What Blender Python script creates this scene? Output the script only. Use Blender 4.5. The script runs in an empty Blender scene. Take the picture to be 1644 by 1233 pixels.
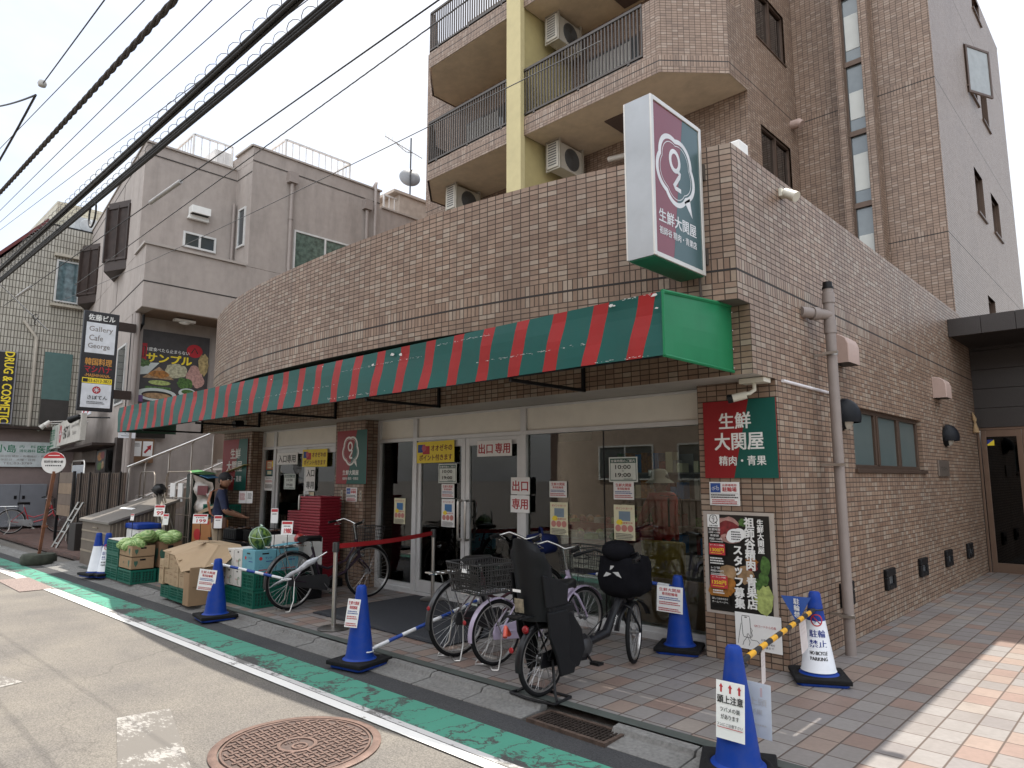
import bpy, math, random
from mathutils import Vector, Matrix, Euler
R = math.radians
random.seed(7)
SC = bpy.context.scene
COL = SC.collection
# ------------------------------------------------------------------ camera, sky, sun, exposure
cam_d = bpy.data.cameras.new('camera'); cam = bpy.data.objects.new('camera', cam_d); COL.objects.link(cam)
cam.location = (0, 0, 1.6); cam.rotation_euler = (R(90 + 7.8), R(0.0), R(43.9))
cam_d.lens = 24.0; cam_d.sensor_width = 36.0; cam_d.clip_end = 800; cam_d.clip_start = 0.05
SC.camera = cam
SUN_V = Vector((-0.235, 0.381, 1.0)).normalized()
world = bpy.data.worlds.new('World'); SC.world = world; world.use_nodes = True
wn = world.node_tree.nodes; wl = world.node_tree.links; wn.clear()
wo = wn.new('ShaderNodeOutputWorld'); wb = wn.new('ShaderNodeBackground'); wb.inputs[1].default_value = 0.15
sky = wn.new('ShaderNodeTexSky'); sky.sky_type = 'NISHITA'; sky.sun_disc = False
sky.sun_elevation = math.asin(SUN_V.z); sky.sun_rotation = math.atan2(SUN_V.x, SUN_V.y)
sky.air_density = 1.0; sky.dust_density = 3.0; sky.ozone_density = 1.0; sky.altitude = 40
wc = wn.new('ShaderNodeTexCoord'); wm_ = wn.new('ShaderNodeMapping'); wm_.inputs['Scale'].default_value = (1.0, 1.0, 2.6)
wnz = wn.new('ShaderNodeTexNoise'); wnz.inputs['Scale'].default_value = 2.3; wnz.inputs['Detail'].default_value = 6; wnz.inputs['Roughness'].default_value = .62
wr = wn.new('ShaderNodeValToRGB'); wr.color_ramp.elements[0].position = .38; wr.color_ramp.elements[1].position = .68
wr.color_ramp.elements[0].color = (.40, .40, .40, 1); wr.color_ramp.elements[1].color = (.97, .97, .97, 1)
wx = wn.new('ShaderNodeMix'); wx.data_type = 'RGBA'
wl.new(wc.outputs['Generated'], wm_.inputs[0]); wl.new(wm_.outputs[0], wnz.inputs['Vector']); wl.new(wnz.outputs[0], wr.inputs[0])
# high white cloud; unseen part behind the camera made brighter to fill the shade
wd = wn.new('ShaderNodeVectorMath'); wd.operation = 'DOT_PRODUCT'; wd.inputs[1].default_value = (.20, -.62, .76); wl.new(wc.outputs['Generated'], wd.inputs[0])
wg = wn.new('ShaderNodeMapRange'); wg.inputs['From Min'].default_value = .30; wg.inputs['From Max'].default_value = .92; wg.inputs['To Min'].default_value = 3.8; wg.inputs['To Max'].default_value = 12.8; wl.new(wd.outputs['Value'], wg.inputs['Value'])
wv = wn.new('ShaderNodeVectorMath'); wv.operation = 'SCALE'; wv.inputs[0].default_value = (.985, 1.0, 1.0); wl.new(wg.outputs[0], wv.inputs['Scale'])
wl.new(wr.outputs[0], wx.inputs[0]); wl.new(sky.outputs[0], wx.inputs['A']); wl.new(wv.outputs[0], wx.inputs['B'])
wl.new(wx.outputs['Result'], wb.inputs[0]); wl.new(wb.outputs[0], wo.inputs[0])
sun_d = bpy.data.lights.new('sun', 'SUN'); sun_d.energy = 4.3; sun_d.angle = R(.53); sun_d.color = (1.0, .93, .83)
sun = bpy.data.objects.new('sun', sun_d); COL.objects.link(sun); sun.location = (-5, 8, 22)
sun.rotation_euler = SUN_V.to_track_quat('Z', 'Y').to_euler()
SC.view_settings.view_transform = 'Standard'; SC.view_settings.look = 'None'; SC.view_settings.exposure = 0.95; SC.view_settings.gamma = 1.0
SC.cycles.max_bounces = 7; SC.cycles.diffuse_bounces = 3; SC.cycles.glossy_bounces = 4; SC.cycles.transparent_max_bounces = 14
SC.cycles.transmission_bounces = 4; SC.cycles.caustics_reflective = False; SC.cycles.caustics_refractive = False
SC.cycles.sample_clamp_indirect = 6.0
try: SC.cycles.use_denoising = True
except Exception: pass

# ------------------------------------------------------------------ materials
MATS = {}
def nt(name):
    m = bpy.data.materials.new(name); m.use_nodes = True
    n = m.node_tree.nodes; b = n['Principled BSDF']
    return m, n, m.node_tree.links, b
def rgba(c): return (c[0], c[1], c[2], 1.0)
def hexc(h):
    h = h.lstrip('#'); c = [int(h[i:i + 2], 16) / 255 for i in (0, 2, 4)]
    return tuple(x / 12.92 if x <= .04045 else ((x + .055) / 1.055) ** 2.4 for x in c)
def mat(name, color, rough=.6, metal=0.0, var=.12, scale=6.0, bump=0.0, bscale=60.0, spec=.5, coat=0.0, dirt=0.0, dscale=1.2, emit=0.0, streak=1.0):
    """plain painted / plastic / stone surface: a base colour that wanders a little, with optional fine bump and broad grime"""
    if name in MATS: return MATS[name]
    if isinstance(color, str): color = hexc(color)
    m, n, l, b = nt(name)
    tc = n.new('ShaderNodeTexCoord'); nz = n.new('ShaderNodeTexNoise'); nz.inputs['Scale'].default_value = scale; nz.inputs['Detail'].default_value = 5
    rp = n.new('ShaderNodeValToRGB'); e = rp.color_ramp.elements
    e[0].position = .3; e[1].position = .72
    e[0].color = rgba([c * (1 - var) for c in color]); e[1].color = rgba([min(1, c * (1 + var)) for c in color])
    l.new(tc.outputs['Object'], nz.inputs['Vector']); l.new(nz.outputs[0], rp.inputs[0])
    out = rp.outputs[0]
    if dirt > 0:
        d = n.new('ShaderNodeTexNoise'); d.inputs['Scale'].default_value = dscale; d.inputs['Detail'].default_value = 8; d.inputs['Roughness'].default_value = .7
        dr = n.new('ShaderNodeValToRGB'); dr.color_ramp.elements[0].position = .45; dr.color_ramp.elements[1].position = .75
        dr.color_ramp.elements[0].color = (0, 0, 0, 1); dr.color_ramp.elements[1].color = (dirt, dirt, dirt, 1)
        mx = n.new('ShaderNodeMix'); mx.data_type = 'RGBA'; mx.inputs['B'].default_value = (.07, .062, .055, 1)
        dmp = n.new('ShaderNodeMapping'); dmp.inputs['Scale'].default_value = (streak, streak, 1 / streak); l.new(tc.outputs['Object'], dmp.inputs[0])
        l.new(dmp.outputs[0], d.inputs['Vector']); l.new(d.outputs[0], dr.inputs[0]); l.new(dr.outputs[0], mx.inputs[0]); l.new(out, mx.inputs['A'])
        out = mx.outputs['Result']
    l.new(out, b.inputs['Base Color'])
    b.inputs['Roughness'].default_value = rough; b.inputs['Metallic'].default_value = metal
    b.inputs['Specular IOR Level'].default_value = spec
    if coat: b.inputs['Coat Weight'].default_value = coat; b.inputs['Coat Roughness'].default_value = .15
    if emit: b.inputs['Emission Color'].default_value = rgba(color); b.inputs['Emission Strength'].default_value = emit
    if bump:
        bz = n.new('ShaderNodeTexNoise'); bz.inputs['Scale'].default_value = bscale; bz.inputs['Detail'].default_value = 4
        bp = n.new('ShaderNodeBump'); bp.inputs['Strength'].default_value = bump; bp.inputs['Distance'].default_value = .01
        l.new(tc.outputs['Object'], bz.inputs['Vector']); l.new(bz.outputs[0], bp.inputs['Height']); l.new(bp.outputs[0], b.inputs['Normal'])
    MATS[name] = m
    return m
def tile_mat(name, w, h, tones, grout, gap=.006, rough=.45, bump=.35, soot=.25, wide=None, spec=.45):
    """stack-bonded tiles: every tile gets one of the tones, UVs are metres"""
    if name in MATS: return MATS[name]
    m, n, l, b = nt(name)
    uv = n.new('ShaderNodeUVMap'); sep = n.new('ShaderNodeSeparateXYZ'); l.new(uv.outputs[0], sep.inputs[0])
    def mth(op, a, bb=None):
        k = n.new('ShaderNodeMath'); k.operation = op
        for i, x in enumerate((a, bb)):
            if x is None: continue
            if isinstance(x, (int, float)): k.inputs[i].default_value = x
            else: l.new(x, k.inputs[i])
        return k.outputs[0]
    u = mth('MULTIPLY', sep.outputs[0], 1 / w); v = mth('MULTIPLY', sep.outputs[1], 1 / h)
    fu = mth('FLOOR', u); fv = mth('FLOOR', v)
    ru = mth('FRACT', u); rv = mth('FRACT', v)
    du = mth('MULTIPLY', mth('MINIMUM', ru, mth('SUBTRACT', 1.0, ru)), w); dv = mth('MULTIPLY', mth('MINIMUM', rv, mth('SUBTRACT', 1.0, rv)), h)
    edge = mth('MINIMUM', du, dv)
    g = n.new('ShaderNodeMapRange'); g.inputs['From Min'].default_value = gap * .35; g.inputs['From Max'].default_value = gap * .75; l.new(edge, g.inputs['Value'])
    cx = n.new('ShaderNodeCombineXYZ'); l.new(fu, cx.inputs[0]); l.new(fv, cx.inputs[1])
    wnn = n.new('ShaderNodeTexWhiteNoise'); wnn.noise_dimensions = '2D'; l.new(cx.outputs[0], wnn.inputs['Vector'])
    rp = n.new('ShaderNodeValToRGB'); rp.color_ramp.interpolation = 'CONSTANT'; e = rp.color_ramp.elements
    tot = sum(t[0] for t in tones); acc = 0
    for i, (wt, c) in enumerate(tones):
        c = hexc(c) if isinstance(c, str) else c
        if i < 2: el = e[i]; el.position = acc / tot
        else: el = e.new(acc / tot)
        el.color = rgba(c); acc += wt
    l.new(wnn.outputs['Value'], rp.inputs[0])
    tc = n.new('ShaderNodeTexCoord'); nz = n.new('ShaderNodeTexNoise'); nz.inputs['Scale'].default_value = 30; nz.inputs['Detail'].default_value = 5
    l.new(tc.outputs['Object'], nz.inputs['Vector'])
    mot = n.new('ShaderNodeMix'); mot.data_type = 'RGBA'; mot.blend_type = 'MULTIPLY'; mot.inputs[0].default_value = .35
    l.new(rp.outputs[0], mot.inputs['A']); l.new(nz.outputs[0], mot.inputs['B'])
    sz = n.new('ShaderNodeTexNoise'); sz.inputs['Scale'].default_value = .9; sz.inputs['Detail'].default_value = 9; sz.inputs['Roughness'].default_value = .68
    mp = n.new('ShaderNodeMapping'); mp.inputs['Scale'].default_value = (1.6, 1.6, .45); l.new(tc.outputs['Object'], mp.inputs[0]); l.new(mp.outputs[0], sz.inputs['Vector'])
    sr = n.new('ShaderNodeValToRGB'); sr.color_ramp.elements[0].position = .42; sr.color_ramp.elements[1].position = .74
    sr.color_ramp.elements[0].color = (0, 0, 0, 1); sr.color_ramp.elements[1].color = (soot, soot, soot, 1); l.new(sz.outputs[0], sr.inputs[0])
    dm = n.new('ShaderNodeMix'); dm.data_type = 'RGBA'; dm.inputs['B'].default_value = (.085, .07, .06, 1)
    # rain streaks: narrow, tall stains
    s2 = n.new('ShaderNodeTexNoise'); s2.inputs['Scale'].default_value = 1; s2.inputs['Detail'].default_value = 6; s2.inputs['Roughness'].default_value = .6
    mp2 = n.new('ShaderNodeMapping'); mp2.inputs['Scale'].default_value = (7, 7, .28); l.new(tc.outputs['Object'], mp2.inputs[0]); l.new(mp2.outputs[0], s2.inputs['Vector'])
    r2 = n.new('ShaderNodeValToRGB'); r2.color_ramp.elements[0].position = .53; r2.color_ramp.elements[1].position = .80
    r2.color_ramp.elements[0].color = (0, 0, 0, 1); r2.color_ramp.elements[1].color = (soot * 1.3, soot * 1.3, soot * 1.3, 1); l.new(s2.outputs[0], r2.inputs[0])
    mxx = n.new('ShaderNodeMath'); mxx.operation = 'MAXIMUM'; l.new(sr.outputs[0], mxx.inputs[0]); l.new(r2.outputs[0], mxx.inputs[1])
    l.new(mxx.outputs[0], dm.inputs[0]); l.new(mot.outputs['Result'], dm.inputs['A'])
    gm = n.new('ShaderNodeMix'); gm.data_type = 'RGBA'; gm.inputs['A'].default_value = rgba(hexc(grout) if isinstance(grout, str) else grout)
    l.new(g.outputs[0], gm.inputs[0]); l.new(dm.outputs['Result'], gm.inputs['B']); l.new(gm.outputs['Result'], b.inputs['Base Color'])
    rr = n.new('ShaderNodeMapRange'); rr.inputs['To Min'].default_value = .9; rr.inputs['To Max'].default_value = rough; l.new(g.outputs[0], rr.inputs['Value']); l.new(rr.outputs[0], b.inputs['Roughness'])
    b.inputs['Specular IOR Level'].default_value = spec
    hh = mth('ADD', g.outputs[0], mth('MULTIPLY', wnn.outputs['Value'], .25))
    bp = n.new('ShaderNodeBump'); bp.inputs['Strength'].default_value = bump; bp.inputs['Distance'].default_value = .004
    l.new(hh, bp.inputs['Height']); l.new(bp.outputs[0], b.inputs['Normal'])
    MATS[name] = m
    return m
def glass_mat(name, tint=(.86, .92, .9), ior=1.5, refl=1.0, rough=0.0):
    if name in MATS: return MATS[name]
    m = bpy.data.materials.new(name); m.use_nodes = True; n = m.node_tree.nodes; l = m.node_tree.links; n.clear()
    o = n.new('ShaderNodeOutputMaterial'); mx = n.new('ShaderNodeMixShader'); fr = n.new('ShaderNodeFresnel'); fr.inputs[0].default_value = ior
    tr = n.new('ShaderNodeBsdfTransparent'); tr.inputs[0].default_value = rgba(tint); gl = n.new('ShaderNodeBsdfGlossy'); gl.inputs['Roughness'].default_value = rough
    mm = n.new('ShaderNodeMath'); mm.operation = 'MULTIPLY'; mm.inputs[1].default_value = refl; mm.use_clamp = True
    l.new(fr.outputs[0], mm.inputs[0]); l.new(mm.outputs[0], mx.inputs[0]); l.new(tr.outputs[0], mx.inputs[1]); l.new(gl.outputs[0], mx.inputs[2]); l.new(mx.outputs[0], o.inputs[0])
    MATS[name] = m
    return m
# ------------------------------------------------------------------ mesh builder
_fc = bpy.data.curves.new('lettering', 'FONT'); _fo = bpy.data.objects.new('lettering', _fc); COL.objects.link(_fo)
_tcache = {}
def text_geo(s, bold=0.0, res=2):
    k = (s, bold, res)
    if k not in _tcache:
        _fc.body = s; _fc.size = 1; _fc.offset = bold; _fc.resolution_u = res
        me = _fo.to_mesh()
        vs = [(v.co.x, v.co.y) for v in me.vertices]; fs = [tuple(p.vertices) for p in me.polygons]
        _fo.to_mesh_clear()
        if vs:
            x0 = min(v[0] for v in vs); x1 = max(v[0] for v in vs); y0 = min(v[1] for v in vs); y1 = max(v[1] for v in vs)
        else: x0 = x1 = y0 = y1 = 0
        _tcache[k] = (vs, fs, x0, x1, y0, y1)
    return _tcache[k]
def frame(o, u, v=None):
    """matrix whose x runs along u, y along v (up by default), z out of the surface"""
    u = Vector(u).normalized(); v = Vector(v if v else (0, 0, 1)); w = u.cross(v).normalized(); v = w.cross(u).normalized()
    M = Matrix((u, v, w)).transposed().to_4x4(); M.translation = Vector(o)
    return M
def T(x, y, z): return Matrix.Translation((x, y, z))
def RZ(a): return Matrix.Rotation(R(a), 4, 'Z')
def RX(a): return Matrix.Rotation(R(a), 4, 'X')
def RY(a): return Matrix.Rotation(R(a), 4, 'Y')
I4 = Matrix.Identity(4)
class MB:
    def __init__(self): self.v = []; self.f = []; self.m = []; self.uv = []
    def face(self, pts, mi=0, uv=None, M=None):
        b = len(self.v)
        for p in pts:
            p = Vector((p[0], p[1], p[2])); self.v.append(M @ p if M is not None else p)
        self.f.append(tuple(range(b, b + len(pts)))); self.m.append(mi); self.uv.append(uv)
        return self
    def add(self, vs, fs, mi=0, M=None):
        b = len(self.v)
        for p in vs:
            p = Vector(p); self.v.append(M @ p if M is not None else p)
        for f in fs: self.f.append(tuple(b + i for i in f)); self.m.append(mi); self.uv.append(None)
        return self
    def box(self, x0, x1, y0, y1, z0, z1, mi=0, M=None):
        vs = [(x0, y0, z0), (x1, y0, z0), (x1, y1, z0), (x0, y1, z0), (x0, y0, z1), (x1, y0, z1), (x1, y1, z1), (x0, y1, z1)]
        return self.add(vs, [(0, 3, 2, 1), (4, 5, 6, 7), (0, 1, 5, 4), (1, 2, 6, 5), (2, 3, 7, 6), (3, 0, 4, 7)], mi, M)
    def prism(self, poly, z0, z1, mi=0, M=None, mtop=None):
        n = len(poly)
        a = sum(poly[i][0] * poly[(i + 1) % n][1] - poly[(i + 1) % n][0] * poly[i][1] for i in range(n))
        if a < 0: poly = poly[::-1]
        vs = [(p[0], p[1], z0) for p in poly] + [(p[0], p[1], z1) for p in poly]
        b = len(self.v)
        self.add(vs, [tuple(range(n - 1, -1, -1))] + [(i, (i + 1) % n, n + (i + 1) % n, n + i) for i in range(n)], mi, M)
        self.f.append(tuple(b + n + i for i in range(n))); self.m.append(mi if mtop is None else mtop); self.uv.append(None)
        return self
    def bar(self, p, q, w, h, mi=0, up=(0, 0, 1)):
        p = Vector(p); q = Vector(q); d = q - p; L = d.length
        if L < 1e-6: return self
        x = d / L; up = Vector(up)
        if abs(x.dot(up)) > .98: up = Vector((0, 1, 0))
        y = up.cross(x).normalized(); z = x.cross(y)
        M = Matrix((x, y, z)).transposed().to_4x4(); M.translation = p
        return self.box(0, L, -w / 2, w / 2, -h / 2, h / 2, mi, M)
    def tube(self, pts, r, n=8, mi=0, closed=False, cap=True, M=None):
        pts = [Vector(p) for p in pts]; k = len(pts)
        rs = r if isinstance(r, (list, tuple)) else [r] * k
        prev = None; rings = []; vs = []
        for i in range(k):
            if closed: t = pts[(i + 1) % k] - pts[(i - 1) % k]
            else: t = pts[min(i + 1, k - 1)] - pts[max(i - 1, 0)]
            if t.length < 1e-9: t = Vector((0, 0, 1))
            t.normalize()
            if prev is None:
                a = Vector((0, 0, 1)) if abs(t.z) < .9 else Vector((1, 0, 0)); x = a.cross(t).normalized()
            else:
                x = (prev - t * prev.dot(t))
                x = x.normalized() if x.length > 1e-6 else prev
            prev = x; y = t.cross(x)
            rings.append(len(vs))
            for j in range(n):
                a = 2 * math.pi * j / n; vs.append(pts[i] + (x * math.cos(a) + y * math.sin(a)) * rs[i])
        fs = []
        for i in range(k if closed else k - 1):
            a = rings[i]; b = rings[(i + 1) % k]
            for j in range(n): fs.append((a + j, a + (j + 1) % n, b + (j + 1) % n, b + j))
        if cap and not closed: fs.append(tuple(range(n - 1, -1, -1))); fs.append(tuple(rings[-1] + j for j in range(n)))
        return self.add(vs, fs, mi, M)
    def lathe(self, prof, n=20, mi=0, M=None, a0=0, a1=360):
        full = abs(a1 - a0) >= 360; vs = []; fs = []; k = len(prof); nn = n if full else n + 1
        for j in range(nn):
            a = R(a0 + (a1 - a0) * j / n)
            for (r, z) in prof: vs.append((r * math.cos(a), r * math.sin(a), z))
        for j in range(n):
            p = j * k; q = ((j + 1) % nn) * k
            for i in range(k - 1): fs.append((p + i, q + i, q + i + 1, p + i + 1))
        return self.add(vs, fs, mi, M)
    def ball(self, c, r, nu=14, nv=9, mi=0, M=None, fn=None):
        if not isinstance(r, (tuple, list)): r = (r, r, r)
        vs = []; fs = []
        for i in range(nv + 1):
            t = math.pi * i / nv
            for j in range(nu):
                a = 2 * math.pi * j / nu; d = Vector((math.sin(t) * math.cos(a), math.sin(t) * math.sin(a), math.cos(t)))
                k = fn(d) if fn else 1.0
                vs.append((c[0] + d.x * r[0] * k, c[1] + d.y * r[1] * k, c[2] + d.z * r[2] * k))
        for i in range(nv):
            for j in range(nu):
                a = i * nu + j; b = i * nu + (j + 1) % nu
                fs.append((a, a + nu, b + nu, b))
        return self.add(vs, fs, mi, M)
    def _glyphs(self, pts, fs, k, bold, z, mi, M):
        # heavier strokes: the same outlines laid down a few times, each shifted a little and a hair higher
        d = bold * k * .62
        for i, (dx, dy) in enumerate(((0, 0),) if bold < .012 else ((-d, -d * .6), (d, -d * .6), (-d, d * .6), (d, d * .6))):
            self.add([(a + dx, b + dy, z + i * .00012) for a, b in pts], fs, mi, M)
    def text(self, s, x, y, h, mi=0, M=None, bold=.0, w=None, align='c', z=0.0, res=2):
        """lettering h metres high, centred on (x, y) (or from the left edge x); squeezed to width w when given"""
        vs, fs, x0, x1, y0, y1 = text_geo(s, 0, res)
        if not vs: return self
        sy = h / .86 if y1 - y0 > .8 else h / max(y1 - y0, .3)
        if y1 - y0 > .8: sy = h / (y1 - y0)
        sx = sy if w is None else w / (x1 - x0)
        ox = x - (x0 + x1) / 2 * sx if align == 'c' else x - x0 * sx
        oy = y - (y0 + y1) / 2 * sy
        self._glyphs([(a * sx + ox, b * sy + oy) for a, b in vs], fs, sy, bold, z, mi, M)
        return self
    def vtext(self, s, x, y_top, h, mi=0, M=None, bold=0.0, pitch=1.12, z=0.0, w=None):
        y = y_top - h / 2
        for ch in s:
            if ch != ' ':
                vs, fs, x0, x1, y0, y1 = text_geo(ch, 0, 2)
                k = h / .93; kx = k if w is None else w / .93
                self._glyphs([((a - (x0 + x1) / 2) * kx + x, (b - (y0 + y1) / 2) * k + y) for a, b in vs], fs, k, bold, z, mi, M)
            y -= h * pitch * (.6 if ch in '・ ' else 1)
        return self
    def build(self, name, mats, parent=None, smooth=None, world=False, bevel=0.0, origin=None, seg=2):
        me = bpy.data.meshes.new(name)
        off = Vector((0, 0, 0))
        if parent is not None and world:
            p = parent
            while p is not None: off = off + Vector(p.location); p = p.parent
        elif parent is None and self.v:
            if origin is None:
                xs = [v.x for v in self.v]; ys = [v.y for v in self.v]; zs = [v.z for v in self.v]
                off = Vector(((min(xs) + max(xs)) / 2, (min(ys) + max(ys)) / 2, min(zs)))
            else: off = Vector(origin)
        me.from_pydata([tuple(v - off) for v in self.v], [], self.f)
        if not isinstance(mats, (list, tuple)): mats = [mats]
        for m in mats: me.materials.append(m)
        me.polygons.foreach_set('material_index', self.m)
        ul = me.uv_layers.new(name='UVMap'); data = ul.data
        for pi, p in enumerate(me.polygons):
            uv = self.uv[pi]
            if uv is not None:
                for k, li in enumerate(p.loop_indices): data[li].uv = uv[k]
            else:
                nn = p.normal; ax = abs(nn.x); ay = abs(nn.y); az = abs(nn.z)
                for li in p.loop_indices:
                    c = self.v[me.loops[li].vertex_index]
                    if az >= ax and az >= ay: data[li].uv = (c.x, c.y)
                    elif ay >= ax: data[li].uv = (c.x, c.z)
                    else: data[li].uv = (c.y, c.z)
        if smooth is not None:
            me.shade_smooth()
            me.set_sharp_from_angle(angle=R(smooth))
        ob = bpy.data.objects.new(name, me); COL.objects.link(ob)
        if parent is not None: ob.parent = parent
        else: ob.location = off
        if bevel:
            bm_ = ob.modifiers.new('bevel', 'BEVEL'); bm_.width = bevel; bm_.segments = seg; bm_.limit_method = 'ANGLE'; bm_.angle_limit = R(40); bm_.harden_normals = False
        return ob
def tag(o, label=None, cat=None, group=None, kind=None):
    if label: o['label'] = label
    if cat: o['category'] = cat
    if group: o['group'] = group
    if kind: o['kind'] = kind
    return o
def thing(name, label, cat, loc=(0, 0, 0), rz=0, group=None):
    o = bpy.data.objects.new(name, None); COL.objects.link(o); o.empty_display_size = .1
    o.location = loc; o.rotation_euler = (0, 0, R(rz))
    return tag(o, label, cat, group)
def struct(ob): ob['kind'] = 'structure'; return ob
def dup(root, loc, rz=None, label=None, group=None, scale=None):
    r = root.copy(); COL.objects.link(r); r.location = loc
    if rz is not None: r.rotation_euler = (0, 0, R(rz))
    if label: r['label'] = label
    if group: r['group'] = group
    for ch in list(root.children):
        c = ch.copy(); COL.objects.link(c); c.parent = r
        for g in ch.children:
            d = g.copy(); COL.objects.link(d); d.parent = c
    return r
# shared surfaces
WHITE = mat('white paint', (.72, .72, .70), .5, var=.05, dirt=.12)
PAPER = mat('paper', (.78, .78, .77), .75, var=.03)
BLACK = mat('black plastic', (.007, .007, .008), .45, var=.2, spec=.25)
RUBBER = mat('black rubber', (.010, .010, .011), .8, var=.25, scale=30, spec=.2)
CHROME = mat('chrome', (.62, .62, .61), .22, 1.0, var=.05)
STEEL = mat('stainless', (.50, .48, .45), .34, 1.0, var=.08, scale=14)
ALU = mat('aluminium frame', (.56, .56, .56), .45, .2, var=.05, dirt=.12)
RED = mat('red ink', (.42, .018, .02), .55, var=.04)
INK = mat('black ink', (.012, .012, .013), .6, var=.05)
NAVY = mat('navy ink', (.012, .03, .20), .55, var=.05)
YEL = mat('yellow ink', (.80, .62, .03), .55, var=.04)
SIGNRED = mat('sign red', (.25, .012, .016), .4, var=.05, spec=.3)
SIGNGRN = mat('sign green', (.006, .085, .068), .4, var=.05, spec=.3)
LETTER = mat('sign white', (.74, .74, .72), .5, var=.02)
DGREEN = mat('dark green ink', (.014, .075, .055), .5, var=.05)
GREY = mat('grey ink', (.10, .10, .105), .6, var=.05)
# ------------------------------------------------------------------ ground
ZR = -.06
def asphalt(name, c1, c2, spark=.5, crack=True, rough=.85):
    m, n, l, b = nt(name); tc = n.new('ShaderNodeTexCoord')
    f = n.new('ShaderNodeTexNoise'); f.inputs['Scale'].default_value = 95; f.inputs['Detail'].default_value = 3; f.inputs['Roughness'].default_value = .7
    l.new(tc.outputs['Object'], f.inputs['Vector'])
    rp = n.new('ShaderNodeValToRGB'); e = rp.color_ramp.elements; e[0].position = .36; e[1].position = .66; e[0].color = rgba(c1); e[1].color = rgba(c2); l.new(f.outputs[0], rp.inputs[0])
    br = n.new('ShaderNodeTexNoise'); br.inputs['Scale'].default_value = 1.1; br.inputs['Detail'].default_value = 7; br.inputs['Roughness'].default_value = .6; l.new(tc.outputs['Object'], br.inputs['Vector'])
    r2 = n.new('ShaderNodeValToRGB'); r2.color_ramp.elements[0].position = .3; r2.color_ramp.elements[1].position = .7
    r2.color_ramp.elements[0].color = (.70, .70, .73, 1); r2.color_ramp.elements[1].color = (1.08, 1.06, 1.02, 1); l.new(br.outputs[0], r2.inputs[0])
    mm = n.new('ShaderNodeMix'); mm.data_type = 'RGBA'; mm.blend_type = 'MULTIPLY'; mm.inputs[0].default_value = 1; l.new(rp.outputs[0], mm.inputs['A']); l.new(r2.outputs[0], mm.inputs['B'])
    out = mm.outputs['Result']
    sp = n.new('ShaderNodeTexVoronoi'); sp.inputs['Scale'].default_value = 150; l.new(tc.outputs['Object'], sp.inputs['Vector'])
    sr = n.new('ShaderNodeValToRGB'); sr.color_ramp.elements[0].position = .04; sr.color_ramp.elements[1].position = .16; sr.color_ramp.elements[0].color = (spark, spark, spark, 1); sr.color_ramp.elements[1].color = (0, 0, 0, 1)
    l.new(sp.outputs['Distance'], sr.inputs[0])
    m3 = n.new('ShaderNodeMix'); m3.data_type = 'RGBA'; l.new(sr.outputs[0], m3.inputs[0]); l.new(out, m3.inputs['A']); m3.inputs['B'].default_value = rgba([min(.6, x * 1.9) for x in c2]); out = m3.outputs['Result']
    if crack:
        mp = n.new('ShaderNodeMapping'); mp.inputs['Scale'].default_value = (.22, .55, 1); mp.inputs['Rotation'].default_value = (0, 0, .3)
        wz = n.new('ShaderNodeTexNoise'); wz.inputs['Scale'].default_value = 2.2; wz.inputs['Detail'].default_value = 6; l.new(tc.outputs['Object'], wz.inputs['Vector'])
        va = n.new('ShaderNodeVectorMath'); va.operation = 'MULTIPLY_ADD'; va.inputs[1].default_value = (.5, .5, 0); l.new(wz.outputs['Color'], va.inputs[0]); l.new(tc.outputs['Object'], va.inputs[2])
        l.new(va.outputs[0], mp.inputs[0]); vo = n.new('ShaderNodeTexVoronoi'); vo.feature = 'DISTANCE_TO_EDGE'; vo.inputs['Scale'].default_value = 1.0; l.new(mp.outputs[0], vo.inputs['Vector'])
        cr = n.new('ShaderNodeValToRGB'); cr.color_ramp.elements[0].position = .0; cr.color_ramp.elements[1].position = .0045; cr.color_ramp.elements[0].color = (.38, .38, .38, 1); cr.color_ramp.elements[1].color = (0, 0, 0, 1)
        l.new(vo.outputs['Distance'], cr.inputs[0])
        m4 = n.new('ShaderNodeMix'); m4.data_type = 'RGBA'; l.new(cr.outputs[0], m4.inputs[0]); l.new(out, m4.inputs['A']); m4.inputs['B'].default_value = (.05, .045, .04, 1); out = m4.outputs['Result']
    l.new(out, b.inputs['Base Color']); b.inputs['Roughness'].default_value = rough; b.inputs['Specular IOR Level'].default_value = .35
    bp = n.new('ShaderNodeBump'); bp.inputs['Strength'].default_value = .55; bp.inputs['Distance'].default_value = .006; l.new(f.outputs[0], bp.inputs['Height']); l.new(bp.outputs[0], b.inputs['Normal'])
    return m
def strip_y(c, x): return c + .02 * x
def ribbon(name, ca, cb, xa, xb, z, m, n=1, za=None):
    """a sheet that follows the road between two lines Y = c + 0.02 X"""
    mb = MB()
    for i in range(n):
        x0 = xa + (xb - xa) * i / n; x1 = xa + (xb - xa) * (i + 1) / n
        mb.face([(x0, strip_y(ca, x0), za if za is not None else z), (x1, strip_y(ca, x1), za if za is not None else z), (x1, strip_y(cb, x1), z), (x0, strip_y(cb, x0), z)])
    return struct(mb.build(name, m, origin=(0, 0, 0)))
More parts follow.
